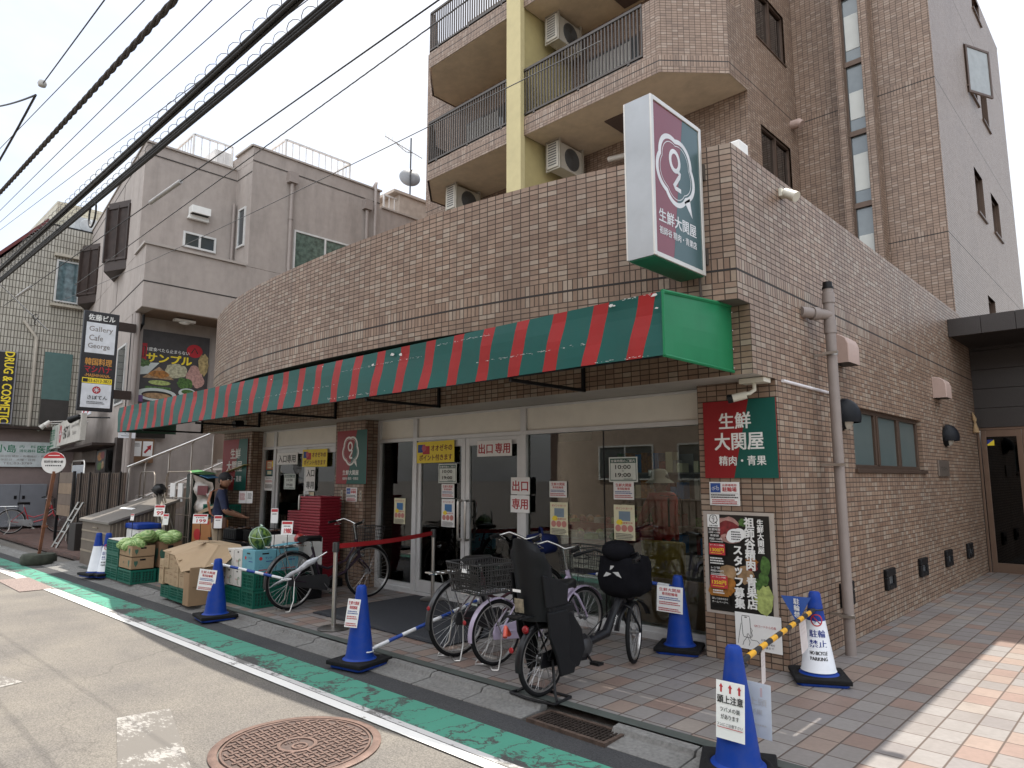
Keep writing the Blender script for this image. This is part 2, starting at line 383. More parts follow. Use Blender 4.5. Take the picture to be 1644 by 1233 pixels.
def worn(name, paint, base, amount, across=True, edge=None, rough=.7, scl=(1.2, 9, 1)):
    """paint that has cracked and worn through to the asphalt below"""
    m, n, l, b = nt(name); tc = n.new('ShaderNodeTexCoord')
    def noise(scale, detail, sc=(1, 1, 1), rgh=.65):
        mp = n.new('ShaderNodeMapping'); mp.inputs['Scale'].default_value = sc; l.new(tc.outputs['Object'], mp.inputs[0])
        z = n.new('ShaderNodeTexNoise'); z.inputs['Scale'].default_value = scale; z.inputs['Detail'].default_value = detail; z.inputs['Roughness'].default_value = rgh; l.new(mp.outputs[0], z.inputs['Vector']); return z
    a = noise(1.3, 5, (1.1, .6, 1)); fz = noise(34, 5, (.5, 1.0, 1), .8)
    ad = n.new('ShaderNodeMath'); ad.operation = 'MULTIPLY_ADD'; ad.inputs[1].default_value = .62; l.new(fz.outputs[0], ad.inputs[0]); l.new(a.outputs[0], ad.inputs[2])
    src = ad.outputs[0]
    if edge is not None:   # more wear towards the wheel side of the strip
        sx = n.new('ShaderNodeSeparateXYZ'); l.new(tc.outputs['Object'], sx.inputs[0])
        k = n.new('ShaderNodeMath'); k.operation = 'MULTIPLY_ADD'; k.inputs[1].default_value = -.02; l.new(sx.outputs[0], k.inputs[0]); l.new(sx.outputs[1], k.inputs[2])
        mr = n.new('ShaderNodeMapRange'); mr.inputs['From Min'].default_value = edge[0]; mr.inputs['From Max'].default_value = edge[1]; mr.inputs['To Min'].default_value = edge[2]; mr.inputs['To Max'].default_value = 0; l.new(k.outputs[0], mr.inputs['Value'])
        a2 = n.new('ShaderNodeMath'); a2.operation = 'ADD'; l.new(src, a2.inputs[0]); l.new(mr.outputs[0], a2.inputs[1]); src = a2.outputs[0]
    rp = n.new('ShaderNodeValToRGB'); rp.color_ramp.elements[0].position = amount; rp.color_ramp.elements[1].position = amount + .05
    rp.color_ramp.elements[0].color = (0, 0, 0, 1); rp.color_ramp.elements[1].color = (1, 1, 1, 1); l.new(src, rp.inputs[0])
    fac = rp.outputs[0]
    if across:
        wz = noise(1.6, 8, (1, 1, 1), .7); va = n.new('ShaderNodeVectorMath'); va.operation = 'MULTIPLY_ADD'; va.inputs[1].default_value = (.8, .55, 0); l.new(wz.outputs['Color'], va.inputs[0]); l.new(tc.outputs['Object'], va.inputs[2])
        mp = n.new('ShaderNodeMapping'); mp.inputs['Scale'].default_value = (3.4, 1.0, 1); mp.inputs['Rotation'].default_value = (0, 0, .25); l.new(va.outputs[0], mp.inputs[0])
        vo = n.new('ShaderNodeTexVoronoi'); vo.feature = 'DISTANCE_TO_EDGE'; vo.inputs['Scale'].default_value = 1.25; l.new(mp.outputs[0], vo.inputs['Vector'])
        cr = n.new('ShaderNodeValToRGB'); cr.color_ramp.elements[0].position = .010; cr.color_ramp.elements[1].position = .034; cr.color_ramp.elements[0].color = (1, 1, 1, 1); cr.color_ramp.elements[1].color = (0, 0, 0, 1); l.new(vo.outputs['Distance'], cr.inputs[0])
        mxm = n.new('ShaderNodeMath'); mxm.operation = 'MAXIMUM'; l.new(fac, mxm.inputs[0]); l.new(cr.outputs[0], mxm.inputs[1]); fac = mxm.outputs[0]
    g = noise(3, 5); gr = n.new('ShaderNodeValToRGB'); gr.color_ramp.elements[0].color = rgba([x * .86 for x in paint]); gr.color_ramp.elements[1].color = rgba([min(1, x * 1.1) for x in paint]); l.new(g.outputs[0], gr.inputs[0])
    mx = n.new('ShaderNodeMix'); mx.data_type = 'RGBA'; l.new(fac, mx.inputs[0]); l.new(gr.outputs[0], mx.inputs['A']); mx.inputs['B'].default_value = rgba(base)
    l.new(mx.outputs['Result'], b.inputs['Base Color']); b.inputs['Roughness'].default_value = rough
    bp = n.new('ShaderNodeBump'); bp.inputs['Strength'].default_value = .4; bp.inputs['Distance'].default_value = .004; l.new(fz.outputs[0], bp.inputs['Height']); l.new(bp.outputs[0], b.inputs['Normal'])
    return m
ASPH = asphalt('old asphalt', (.098, .091, .082), (.207, .193, .173))
ASPH2 = asphalt('dark asphalt', (.030, .031, .033), (.062, .063, .066), spark=.25, crack=False)  # darker asphalt for the strip beside the gutter
CONC = mat('kerb concrete', (.165, .162, .155), .9, var=.25, scale=40, bump=.6, bscale=130, dirt=.55, dscale=2.2)
mb = MB(); mb.face([(-260, -200, ZR), (160, -200, ZR), (160, 200, ZR), (-260, 200, ZR)]); struct(mb.build('road', ASPH, origin=(0, 0, 0)))
ribbon('road_strip', 3.465, 3.70, -40, 12, ZR + .004, ASPH2)
GREENM = worn('green road paint', (.055, .235, .165), (.050, .049, .048), .925, True, edge=(3.10, 3.34, .15))
ribbon('green_road_marking', 3.095, 3.47, -40, 12, ZR + .006, GREENM)
LINEM = worn('white road paint', (.74, .73, .70), (.18, .165, .145), .955, False)
LINE2 = worn('old white road paint', (.50, .49, .48), (.16, .155, .145), .84, False)
ribbon('white_road_marking', 2.965, 3.052, -40, 12, ZR + .010, LINEM)
ribbon('faded_road_marking', 3.060, 3.115, -40, 12, ZR + .010, LINE2)
WORNW = worn('worn road letters', (.28, .27, .255), (.118, .109, .098), .76, False)
mb = MB()
for pl in ([(-5.46, 1.71), (-5.40, 2.04), (-3.49, 1.55), (-3.76, 1.22)], [(-7.6, 1.30), (-6.95, 1.45), (-6.9, 1.28), (-7.5, 1.12)]):
    mb.face([(x, y, ZR + .004) for x, y in pl])
struct(mb.build('worn_road_marking', WORNW, origin=(0, 0, 0)))
# kerb: gutter blocks with a low lip, one block every 0.6 m, a drain in the gap
mb = MB(); x = -40.0; L = .586
while x < 11:
    if not (-3.40 < x + .3 < -2.62):
        x1 = x + L; j = random.uniform(-.004, .004)
        prof = [(3.705, ZR), (3.705, ZR + .008 + j), (3.895, ZR + .020 + j), (3.915, -.008 + j), (3.982, -.002 + j), (3.982, ZR)]
        k = len(prof)
        vs = [(x, strip_y(c, x), z) for c, z in prof] + [(x1, strip_y(c, x1), z) for c, z in prof]
        mb.add(vs, [(i, i + 1, k + i + 1, k + i) for i in range(k - 1)] + [tuple(range(k - 1, -1, -1)), tuple(range(k, 2 * k))])
    x += .6
struct(mb.build('kerb', CONC, origin=(0, 0, 0), bevel=.006))
ribbon('gutter', 3.70, 3.985, -40, 12, ZR + .003, mat('gutter dirt', (.04, .037, .033), .95, var=.4, scale=20))
ribbon('pavement_edge', 3.985, 4.085, -14.5, 12, .004, mat('edging strip', (.052, .062, .056), .7, var=.2, dirt=.3), n=1)
TILEF = tile_mat('paving tiles', .18, .24, [(3, (.235, .215, .205)), (3, (.262, .245, .236)), (2.4, (.290, .220, .185)), (2.4, (.255, .180, .152)), (2, (.225, .208, .205)), (1, (.30, .26, .23))], (.075, .055, .045), gap=.010, rough=.5, bump=.5, soot=.35)
mb = MB(); mb.face([(-14.5, strip_y(4.085, -14.5), 0), (12, strip_y(4.085, 12), 0), (12, 30, 0), (-14.5, 30, 0)])
struct(mb.build('pavement', TILEF, origin=(0, 0, 0)))
BRICKP = tile_mat('red paving bricks', .20, .10, [(2, (.115, .058, .046)), (2, (.13, .07, .055)), (1, (.09, .05, .042))], (.05, .04, .035), gap=.008, rough=.75, bump=.4, soot=.4)
mb = MB(); mb.box(-70, -15.6, 4.0, 40, -.02, .05)
struct(mb.build('brick_pavement', BRICKP, origin=(0, 0, 0)))
mb = MB(); mb.face([(-15.6, 3.67, -.006), (-14.5, 3.69, -.006), (-14.5, 40, -.006), (-15.6, 40, -.006)])
struct(mb.build('alley_ground', CONC, origin=(0, 0, 0)))
# drain grate in the gutter
IRON = mat('cast iron', (.050, .038, .032), .6, .6, var=.3, scale=25, bump=.3)
dg = thing('drain_grate', 'dark rusty rectangular drain grate let into the kerb beside the tiled pavement', 'drain grate', (-3.03, 3.76, ZR + .012))
mb = MB()
for k in range(19): mb.box(-.29 + k * .031, -.277 + k * .031, -.10, .10, -.01, .012)
for k in range(6): mb.box(-.30, .30, -.10 + k * .038, -.092 + k * .038, -.012, .010)
mb.build('grille', IRON, dg)
mb = MB(); mb.box(-.33, .33, -.13, -.103, -.02, .016); mb.box(-.33, .33, .103, .13, -.02, .016); mb.box(-.33, -.303, -.103, .103, -.02, .016); mb.box(.303, .33, -.103, .103, -.02, .016)
mb.build('frame', mat('rusty iron', (.085, .058, .045), .8, .3, var=.4, scale=18), dg)
# round manhole cover with a woven raised pattern
MH = mat('manhole iron', (.135, .088, .072), .55, .35, var=.25, scale=14, bump=.25, bscale=90)
MHD = mat('manhole recess', (.075, .052, .045), .8, .2, var=.3, scale=18)
mh = thing('manhole_cover', 'round brown cast iron manhole cover with a raised woven pattern in the road', 'manhole cover', (-4.10, 2.33, ZR + .002))
r0 = .515
mb = MB(); mb.lathe([(r0 * .90, .0), (r0 * .90, .012), (r0 * .965, .014), (r0, .008), (r0, -.01)], 64); mb.build('rim', MH, mh, smooth=40)
mb = MB(); mb.prism([(r0 * .875 * math.cos(a * math.pi / 32), r0 * .875 * math.sin(a * math.pi / 32)) for a in range(64)], -.01, .004); mb.build('cover_plate', MHD, mh)
mb = MB(); p = .048
for i in range(-12, 13):
    for j in range(-12, 13):
        cx, cy = i * p, j * p
        rr = math.hypot(cx, cy)
        if rr > r0 * .83 or rr < .135: continue
        if (i + j) % 2: mb.box(cx - .031, cx + .031, cy - .0075, cy + .0075, .004, .0115)
        else: mb.box(cx - .0075, cx + .0075, cy - .031, cy + .031, .004, .0115)
mb.lathe([(r0 * .845, .004), (r0 * .85, .0125), (r0 * .875, .0125), (r0 * .88, .004)], 64)
mb.lathe([(.098, .004), (.100, .013), (.122, .013), (.124, .004)], 40)
mb.lathe([(.034, .004), (.036, .0125), (.050, .0125), (.052, .004)], 28, M=T(.03, 0, 0)); mb.lathe([(0, .011), (.018, .011), (.020, .004)], 16, M=T(.03, 0, 0))
for a in range(5): mb.box(-.07, -.052, -.05 + a * .022, -.04 + a * .022, .004, .010)
mb.build('raised_pattern', MH, mh, bevel=.0012, seg=1)
# rectangular steel lid further along
mb = MB(); mb.box(-13.95, -12.3, 2.42, 2.86, ZR, ZR + .012)
tag(mb.build('access_lid', mat('stone faced lid', (.20, .155, .14), .8, .1, var=.45, scale=60, bump=.5), bevel=.004), 'flat brownish rectangular access lid crossing the white line in the road', 'access lid')
# floor mat
fm = MB(); fm.prism([(-7.55, 4.42), (-5.15, 4.42), (-5.15, 6.02), (-7.62, 6.02)], .004, .016)
tag(fm.build('floor_mat', mat('mat fibre', (.022, .024, .030), .95, var=.3, scale=60, bump=.6, bscale=220), bevel=.004), 'large dark grey rubber backed floor mat before the exit doors', 'floor mat')
# ------------------------------------------------------------------ the tiled shop
TONES = [(4, (.345, .236, .168)), (4, (.308, .205, .143)), (3, (.275, .178, .122)), (2.2, (.405, .318, .245)), (1.5, (.365, .272, .200)), (1, (.255, .158, .107))]
TL = tile_mat('wall tile', .10, .05, TONES, (.048, .033, .026), gap=.0082, soot=.40)
TLV = tile_mat('wall tile upright', .05, .10, TONES, (.048, .033, .026), gap=.0082, soot=.40)
GROOVE = mat('black sealant', (.012, .011, .011), .7, var=.2)
SOFFIT = mat('soffit board', (.42, .40, .37), .7, var=.06, dirt=.25)
shop = thing('shop_building', 'single storey shop clad in brown tiles with a curved parapet and glass front', 'shop', (-8, 8, 0))
def catmull(p, n=6):
    out = []
    for i in range(len(p) - 1):
        p0 = Vector(p[max(i - 1, 0)]); p1 = Vector(p[i]); p2 = Vector(p[i + 1]); p3 = Vector(p[min(i + 2, len(p) - 1)])
        for k in range(n):
            t = k / n
            out.append(.5 * ((2 * p1) + (p2 - p0) * t + (2 * p0 - 5 * p1 + 4 * p2 - p3) * t * t + (3 * p1 - p0 - 3 * p2 + p3) * t ** 3))
    out.append(Vector(p[-1])); return [(v.x, v.y) for v in out]
CURVE = catmull([(-2.44, 5.20), (-3.35, 4.91), (-4.34, 4.66), (-5.38, 4.50), (-6.4, 4.42), (-7.65, 4.38), (-9.35, 4.43), (-10.6, 4.58), (-11.7, 4.83), (-12.45, 5.12), (-12.9, 5.5), (-13.08, 6.0), (-13.12, 6.8)]) + [(-13.12, 14.0)]
def band(mb, path, z0, z1, mi=0, v0=0.0, u0=0.0, off=0.0):
    u = u0
    for a, b in zip(path[:-1], path[1:]):
        d = math.hypot(b[0] - a[0], b[1] - a[1])
        mb.face([(a[0], a[1], z0), (b[0], b[1], z0), (b[0], b[1], z1), (a[0], a[1], z1)], mi, [(u, z0 - v0), (u + d, z0 - v0), (u + d, z1 - v0), (u, z1 - v0)])
        u += d
SIDE = [(-2.44, 13.52), (-2.44, 5.20)]
def tiled_bands(mb, path, z0, ztop, belt=3.305, u0=0.0):
    band(mb, path, z0, belt - .105, 0, 0, u0); band(mb, path, belt - .105, belt - .006, 1, belt - .106, u0)
    band(mb, path, belt - .006, belt + .006, 2, 0, u0); band(mb, path, belt + .006, belt + .105, 1, belt + .006, u0)
    band(mb, path, belt + .105, ztop, 0, belt + .105, u0)
mb = MB(); ZT = 4.405
tiled_bands(mb, CURVE, 3.05, ZT)
mb2 = []
inner = []
for i, p in enumerate(CURVE):
    a = CURVE[max(i - 1, 0)]; b = CURVE[min(i + 1, len(CURVE) - 1)]
    d = Vector((b[0] - a[0], b[1] - a[1])).normalized(); inner.append((p[0] + d.y * .17, p[1] - d.x * .17) if True else p)
inner = [(p[0], p[1]) for p in inner]
if inner[10][1] < CURVE[10][1]: inner = [(2 * c[0] - p[0], 2 * c[1] - p[1]) for c, p in zip(CURVE, inner)]
band(mb, inner, 3.5, ZT)
for i in range(len(CURVE) - 1): mb.face([(*CURVE[i], ZT), (*CURVE[i + 1], ZT), (*inner[i + 1], ZT), (*inner[i], ZT)])
mb.build('curved_parapet', [TL, TLV, GROOVE], shop, world=True)
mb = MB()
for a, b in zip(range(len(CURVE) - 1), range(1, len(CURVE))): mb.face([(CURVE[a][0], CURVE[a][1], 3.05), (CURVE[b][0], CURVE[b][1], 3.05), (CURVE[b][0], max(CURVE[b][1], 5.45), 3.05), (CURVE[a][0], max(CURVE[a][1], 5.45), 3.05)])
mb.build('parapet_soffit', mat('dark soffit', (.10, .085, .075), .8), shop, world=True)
# side wall: full height from the pillar back, hole for the window
mb = MB(); W0, W1, WZ0, WZ1 = 7.82, 10.6, 1.68, 2.37
def sidew(y0, y1, z0, z1, mi=0, v0=0.0): mb.face([(-2.44, y0, z0), (-2.44, y1, z0), (-2.44, y1, z1), (-2.44, y0, z1)], mi, [(y0, z0 - v0), (y1, z0 - v0), (y1, z1 - v0), (y0, z1 - v0)])
sidew(5.86, 14.28, 0, WZ0); sidew(5.86, W0, WZ0, WZ1); sidew(W1, 14.28, WZ0, WZ1); sidew(5.86, 14.28, WZ1, 2.46); sidew(5.42, 14.28, 2.46, 3.05)
for (z0, z1, mi, v0) in ((3.05, 3.2, 0, 0), (3.2, 3.299, 1, 3.199), (3.299, 3.311, 2, 0), (3.311, 3.41, 1, 3.311), (3.41, ZT, 0, 3.41)): sidew(5.20, 14.28, z0, z1, mi, v0)
mb.face([(-2.44, 5.2, ZT), (-2.44, 14.28, ZT), (-2.61, 14.28, ZT), (-2.61, 5.2, ZT)])
mb.face([(-2.61, 5.2, ZT), (-2.61, 14.28, ZT), (-2.61, 14.28, 3.5), (-2.61, 5.2, 3.5)])
for (y, ny) in ((W0, 1), (W1, -1)): mb.face([(-2.44, y, WZ0), (-2.56, y, WZ0), (-2.56, y, WZ1), (-2.44, y, WZ1)])
mb.face([(-2.44, W0, WZ1), (-2.44, W1, WZ1), (-2.56, W1, WZ1), (-2.56, W0, WZ1)])
mb.build('side_wall', [TL, TLV, GROOVE], shop, world=True)
BRZ = mat('bronze aluminium', (.105, .070, .052), .42, .5, var=.1)
FROST = mat('frosted pane', (.085, .115, .115), .28, var=.06, spec=.6)
mb = MB(); fx0, fx1 = -2.55, -2.49
mb.box(fx0, fx1, W0, W1, WZ1 - .05, WZ1); mb.box(fx0, fx1, W0, W1, WZ0 + .012, WZ0 + .06)
for y in (W0, W0 + .91, W0 + .97, W0 + 1.83, W0 + 1.89, W1 - .06): mb.box(fx0, fx1 + (.012 if y in (W0 + .97,) else 0), y, y + .055, WZ0 + .06, WZ1 - .05)
mb.box(-2.56, -2.405, W0 - .03, W1 + .05, WZ0 - .03, WZ0 + .012)
wf = mb.build('window_frame', BRZ, shop, world=True, bevel=.003)
for k in range(3): m_ = MB(); m_.box(-2.535, -2.52, W0 + .05 + k * .92, W0 + .95 + k * .92 - .02, WZ0 + .06, WZ1 - .05); m_.build('pane', FROST, wf, world=True)
# beam over the shopfront, its soffit, the roof
mb = MB()
band(mb, [(-2.44, 5.42), (-13.62, 5.42)], 2.46, 3.05); band(mb, [(-13.62, 5.42), (-13.62, 9)], 2.46, 3.05)
mb.build('beam', TL, shop, world=True)
mb = MB(); mb.box(-13.6, -2.46, 5.44, 6.35, 2.465, 2.50); mb.build('shopfront_soffit', SOFFIT, shop, world=True)
mb = MB(); mb.box(-13.1, -2.62, 6.4, 14.2, 3.55, 3.66); mb.build('roof', mat('roof sheet', (.20, .20, .20), .8), shop, world=True)
for (x0, x1, nm) in ((-3.20, -2.445, 0), (-9.50, -8.69, 0), (-13.62, -12.42, 0)):
    mb = MB(); mb.box(x0, x1, 5.86, 6.5, 0, 2.46); mb.build('pillar', TL, shop, world=True)
mb = MB(); mb.box(-13.62, -13.42, 6.5, 14, 0, 3.05); mb.build('alley_wall', TL, shop, world=True)
# glass front: one frame mesh per bay, panes as sub-parts
SHOPGLASS = glass_mat('shop glass', (.82, .88, .86), 1.55, 1.1)
PANEL = mat('cream transom panel', (.70, .67, .60), .45, var=.04, dirt=.1)
FROSTB = glass_mat('green edged frosted glass', (.42, .50, .47), 1.5, 1.0, .2)
def bay(x0, x1, mull, sill_h=.13, lights=None):
    mb = MB(); y0, y1 = 6.09, 6.17
    mb.box(x0, x1, y0, y1, 2.435, 2.462); mb.box(x0, x1, y0 - .01, y1, 2.115, 2.165)
    mb.box(x0, x1, y0 - .004, y1 + .02, 0.0, .04)
    for m in mull: mb.box(m - .045, m + .045, y0 - .008, y1, .04, 2.435)
    for e in (x0 + .035, x1 - .035): mb.box(e - .035, e + .035, y0 - .008, y1, .04, 2.435)
    f = mb.build('shopfront_frame', ALU, shop, world=True, bevel=.003)
    xs = [x0 + .07] + [v for m in mull for v in (m - .045, m + .045)] + [x1 - .07]
    for k in range(0, len(xs), 2):
        p = MB(); p.box(xs[k], xs[k + 1], 6.115, 6.13, 2.165, 2.435); p.build('transom_panel', PANEL, f, world=True)
    return f
def fixed_light(f, x0, x1, zs=.13):
    m = MB(); m.box(x0, x1, 6.10, 6.16, .04, zs); m.box(x0, x1, 6.08, 6.17, .04, .075); m.build('sill_rail', ALU, f, world=True, bevel=.003)
    m = MB(); m.box(x0, x1, 6.126, 6.134, zs, 2.115); m.build('pane', SHOPGLASS, f, world=True)
def door_leaf(f, x0, x1, hx):
    d = MB(); y0, y1 = 6.105, 6.155; zt = 2.115
    d.box(x0, x0 + .075, y0, y1, .045, zt); d.box(x1 - .075, x1, y0, y1, .045, zt); d.box(x0 + .075, x1 - .075, y0, y1, zt - .10, zt); d.box(x0 + .075, x1 - .075, y0, y1, .045, .20)
    door = d.build('door', ALU, f, world=True, bevel=.003)
    p = MB(); p.box(x0 + .075, x1 - .075, 6.127, 6.134, .20, zt - .10); p.build('pane', SHOPGLASS, f, world=True)
    h = MB(); h.tube([(hx, 6.105, .80), (hx, 6.05, .80), (hx, 6.045, .82), (hx, 6.045, 1.28), (hx, 6.05, 1.30), (hx, 6.105, 1.30)], .016, 8); h.build('handle', STEEL, f, world=True, smooth=50)
f1 = bay(-8.69, -3.20, [-7.78, -5.67])
fixed_light(f1, -8.62, -7.825); fixed_light(f1, -5.625, -3.27, .12)
door_leaf(f1, -7.735, -6.735, -6.80); door_leaf(f1, -6.725, -5.715, -6.66)
m = MB(); m.box(-4.505, -4.495, 6.124, 6.136, .12, 2.115); m.build('glass_joint', BLACK, f1, world=True)
f2 = bay(-12.42, -9.50, [-11.93, -9.62])
fixed_light(f2, -12.35, -11.975); door_leaf(f2, -11.885, -10.80, -10.9); door_leaf(f2, -10.78, -9.665, -10.72)
# inside of the shop
INW = mat('interior wall', (.20, .15, .115), .8, var=.1); INF = mat('interior floor', (.14, .125, .11), .4, var=.1); INC = mat('interior ceiling', (.28, .26, .24), .8)
mb = MB(); mb.box(-13.3, -2.6, 6.18, 11.0, .001, .012); mb.build('interior_floor', INF, shop, world=True)
mb = MB(); mb.box(-13.4, -2.6, 6.4, 11.0, 2.52, 2.56); mb.build('interior_ceiling', INC, shop, world=True)
mb = MB(); mb.box(-13.4, -2.6, 10.9, 11.0, 0, 2.52); mb.box(-2.6, -2.57, 6.5, 11, 0, 2.52); mb.box(-7.6, -7.5, 8.6, 10.9, 0.01, 2.5); mb.build('interior_wall', INW, shop, world=True)
mb = MB(); mb.box(-9.40, -8.75, 6.5, 10.9, .01, 2.5); mb.build('interior_partition', INW, shop, world=True)
# ------------------------------------------------------------------ things fixed to the side wall
def oval_lamp(x, y, z):
    t = thing('bulkhead_lamp', 'x', 'wall lamp', (x, y, z))
    m = MB(); m.lathe([(0, -.02), (.135, -.02), (.145, .01), (.13, .06), (0, .07)], 24, M=RY(90)); base = m.build('back_plate', BLACK, t, smooth=40)
    m = MB(); m.ball((.035, 0, -.015), (.085, .095, .125), 20, 12); m.build('globe', mat('opal glass', (.42, .40, .35), .35, var=.03), t, smooth=80)
    m = MB(); n_, k_ = 20, 8
    vs = []; fs = []
    for i in range(k_ + 1):
        th = math.pi * .60 * i / k_
        for j in range(n_ + 1):
            a = math.pi * j / n_ - math.pi / 2
            vs.append((.03 + .165 * math.sin(th) * math.cos(a), .155 * math.sin(th) * math.sin(a), .195 * math.cos(th)))
    for i in range(k_):
        for j in range(n_): fs.append((i * (n_ + 1) + j, (i + 1) * (n_ + 1) + j, (i + 1) * (n_ + 1) + j + 1, i * (n_ + 1) + j + 1))
    m.add(vs, fs); m.build('hood', mat('black enamel', (.006, .007, .010), .5, var=.1, spec=.2), t, smooth=60)
    return t
la = oval_lamp(-2.44, 7.46, 2.22); la['label'] = 'black hooded bulkhead lamp on the tiled side wall beside the drainpipe'; la['group'] = 'bulkhead lamps on the side wall'
lb = dup(la, (-2.44, 11.92, 2.20), label='black hooded bulkhead lamp above the small name plaque', group='bulkhead lamps on the side wall')
def hood_vent(x, y, z, s=1.0):
    t = thing('vent_hood', 'x', 'vent hood', (x, y, z)); m = MB()
    prof = [(0, .20), (.10, .19), (.17, .14), (.20, .06), (.20, -.16)]
    vs = []; w = .20
    for yy in (-w, w):
        for (a, b) in prof: vs.append((a * s, yy * s, b * s))
        vs.append((0, yy * s, -.16 * s))
    k = len(prof) + 1
    m.add(vs, [tuple(range(k)), tuple(range(2 * k - 1, k - 1, -1))] + [(i, k + i, k + i + 1, i + 1) for i in range(k - 2)])
    m.build('hood', mat('weathered vent paint', (.40, .29, .25), .6, var=.1, dirt=.3, dscale=6), t, smooth=50, bevel=.008)
    m = MB(); m.box(0, .19 * s, -.19 * s, .19 * s, -.158 * s, -.150 * s); m.build('vent_opening', BLACK, t)
    return t
v1 = hood_vent(-2.44, 7.46, 2.90, .85); v1['label'] = 'pale dome shaped vent hood with a white conduit hanging from it'; v1['group'] = 'vent hoods on the side wall'
v2 = dup(v1, (-2.44, 11.6, 2.89), label='pale dome shaped vent hood above the plaque lamp, near the canopy', group='vent hoods on the side wall')
FB = None
for i, y in enumerate((7.25, 8.66, 10.08, 11.46, 12.85)):
    lbs = ('the drainpipe and striped cone', 'below the near end of the bronze window', 'below the far end of the bronze window', 'below the name plaque', 'nearest the entrance door')
    lab = 'black square step light ' + ('beside ' if i == 0 else '') + lbs[i]
    if FB is None:
        t = thing('step_light', lab, 'step light', (-2.44, y, .47), group='step lights along the foot of the side wall'); FB = t
        m = MB(); m.box(0, .045, -.16, .16, .03, .115); m.box(0, .045, -.16, -.10, -.115, .03); m.box(0, .045, .10, .16, -.115, .03); m.box(0, .045, -.10, .10, -.115, -.055); m.build('housing', BLACK, t, bevel=.012)
        m = MB(); m.box(.001, .018, -.10, .10, -.055, .03); m.build('lens', mat('ribbed lens', (.10, .105, .11), .25), t)
    else: dup(FB, (-2.44, y, .47), label=lab, group='step lights along the foot of the side wall')
pq = MB(); pq.box(-2.44, -2.415, 11.32, 11.93, 1.615, 1.845)
pl = tag(pq.build('name_plaque', mat('brushed plaque', (.20, .165, .14), .4, .6, var=.1, scale=30), bevel=.004), 'small brushed metal name plaque on the tiled side wall', 'plaque')
m = MB(); MM = frame((-2.414, 11.62, 1.73), (0, 1, 0)); m.text('サンハロール', 0, 0, .06, 0, MM, .01, w=.36); m.build('lettering', INK, pl, world=True)
# drain pipe with its T piece
PIPE = mat('grey brown pvc', (.235, .198, .182), .5, var=.08, dirt=.2)
t = thing('drainpipe', 'tall grey brown plastic drainpipe standing against the tiled side wall', 'drainpipe', (-2.27, 6.80, 0))
m = MB(); m.tube([(0, 0, 0), (0, 0, 3.42)], .048, 18); m.lathe([(.048, 0), (.057, .0), (.057, .10), (.048, .105)], 18, M=T(0, 0, 3.28)); m.lathe([(.048, 0), (.056, 0), (.056, .13), (.048, .13)], 18, M=T(0, 0, 2.98)); m.build('pipe', PIPE, t, smooth=40)
m = MB(); m.tube([(0, 0, 3.16), (-.08, -.10, 3.17), (-.175, -.26, 3.18)], .052, 14); m.lathe([(.052, 0), (.065, 0), (.065, .07), (.052, .07)], 14, M=T(-.075, -.09, 3.17) @ RZ(240) @ RY(90)); m.build('branch', PIPE, t, smooth=40)
m = MB(); m.lathe([(0, .05), (.043, .05), (.045, .0), (.053, 0), (.053, -.02)], 18, M=T(0, 0, 3.44)); m.build('vent_cap', BLACK, t, smooth=40)
for z in (.35, 1.72, 2.78):
    m = MB(); m.lathe([(.049, -.014), (.053, -.014), (.053, .014), (.049, .014)], 18, M=T(0, 0, z)); m.box(-.165, -.06, -.01, .01, z - .012, z + .012); m.box(-.06, .08, -.082, -.066, z - .013, z + .013); m.build('bracket', STEEL, t, smooth=40)
# white conduit along the wall and the camera under the soffit
m = MB(); m.tube([(-2.425, 5.98, 2.45), (-2.425, 7.32, 2.44), (-2.425, 7.36, 2.47), (-2.425, 7.36, 2.76)], .016, 8)
tag(m.build('cable_conduit', mat('conduit white', (.66, .64, .66), .5), smooth=50), 'white cable conduit running along the tiled wall to the vent hood', 'conduit')
CAMW = mat('camera cream', (.58, .56, .48), .45, var=.04)
t = thing('security_camera', 'cream bullet security camera hanging under the shopfront soffit at the corner', 'security camera', (-2.58, 5.74, 2.46))
m = MB(); m.box(-.11, .12, -.07, .07, -.045, 0); m.build('junction_box', CAMW, t, bevel=.006)
m = MB(); m.tube([(.0, 0, -.045), (0, 0, -.10), (-.03, -.03, -.13), (-.06, -.05, -.135)], .018, 8); m.build('arm', CAMW, t, smooth=50)
m = MB(); Mc = T(-.05, -.05, -.145) @ RZ(205) @ RY(12); m.tube([(0, 0, 0), (.12, 0, 0)], [.034, .036], 14, M=Mc); m.build('body', CAMW, t, smooth=40)
m = MB(); m.tube([(.12, 0, 0), (.165, 0, 0)], [.038, .039], 14, M=Mc); m.build('lens_hood', BLACK, t, smooth=40)
t = thing('security_camera', 'small white camera fixed high on the side wall below the parapet top', 'security camera', (-2.44, 6.2, 4.26))
m = MB(); m.box(0, .03, -.05, .05, -.04, .04); m.build('mount', CAMW, t, bevel=.005)
m = MB(); Mc = T(.04, 0, 0) @ RY(35); m.tube([(0, 0, 0), (.14, -.02, 0)], [.045, .05], 12, M=Mc); m.build('body', CAMW, t, smooth=40)
t = thing('security_camera', 'black spotlight shaped camera under the far end of the striped awning', 'security camera', (-11.75, 5.40, 2.55))
m = MB(); m.box(-.05, .05, -.03, .02, -.05, .05); m.build('mount', CAMW, t, bevel=.004)
m = MB(); m.tube([(0, -.03, 0), (.02, -.20, -.03)], [.05, .065], 12); m.build('body', BLACK, t, smooth=40)
for yb in (2,): pass
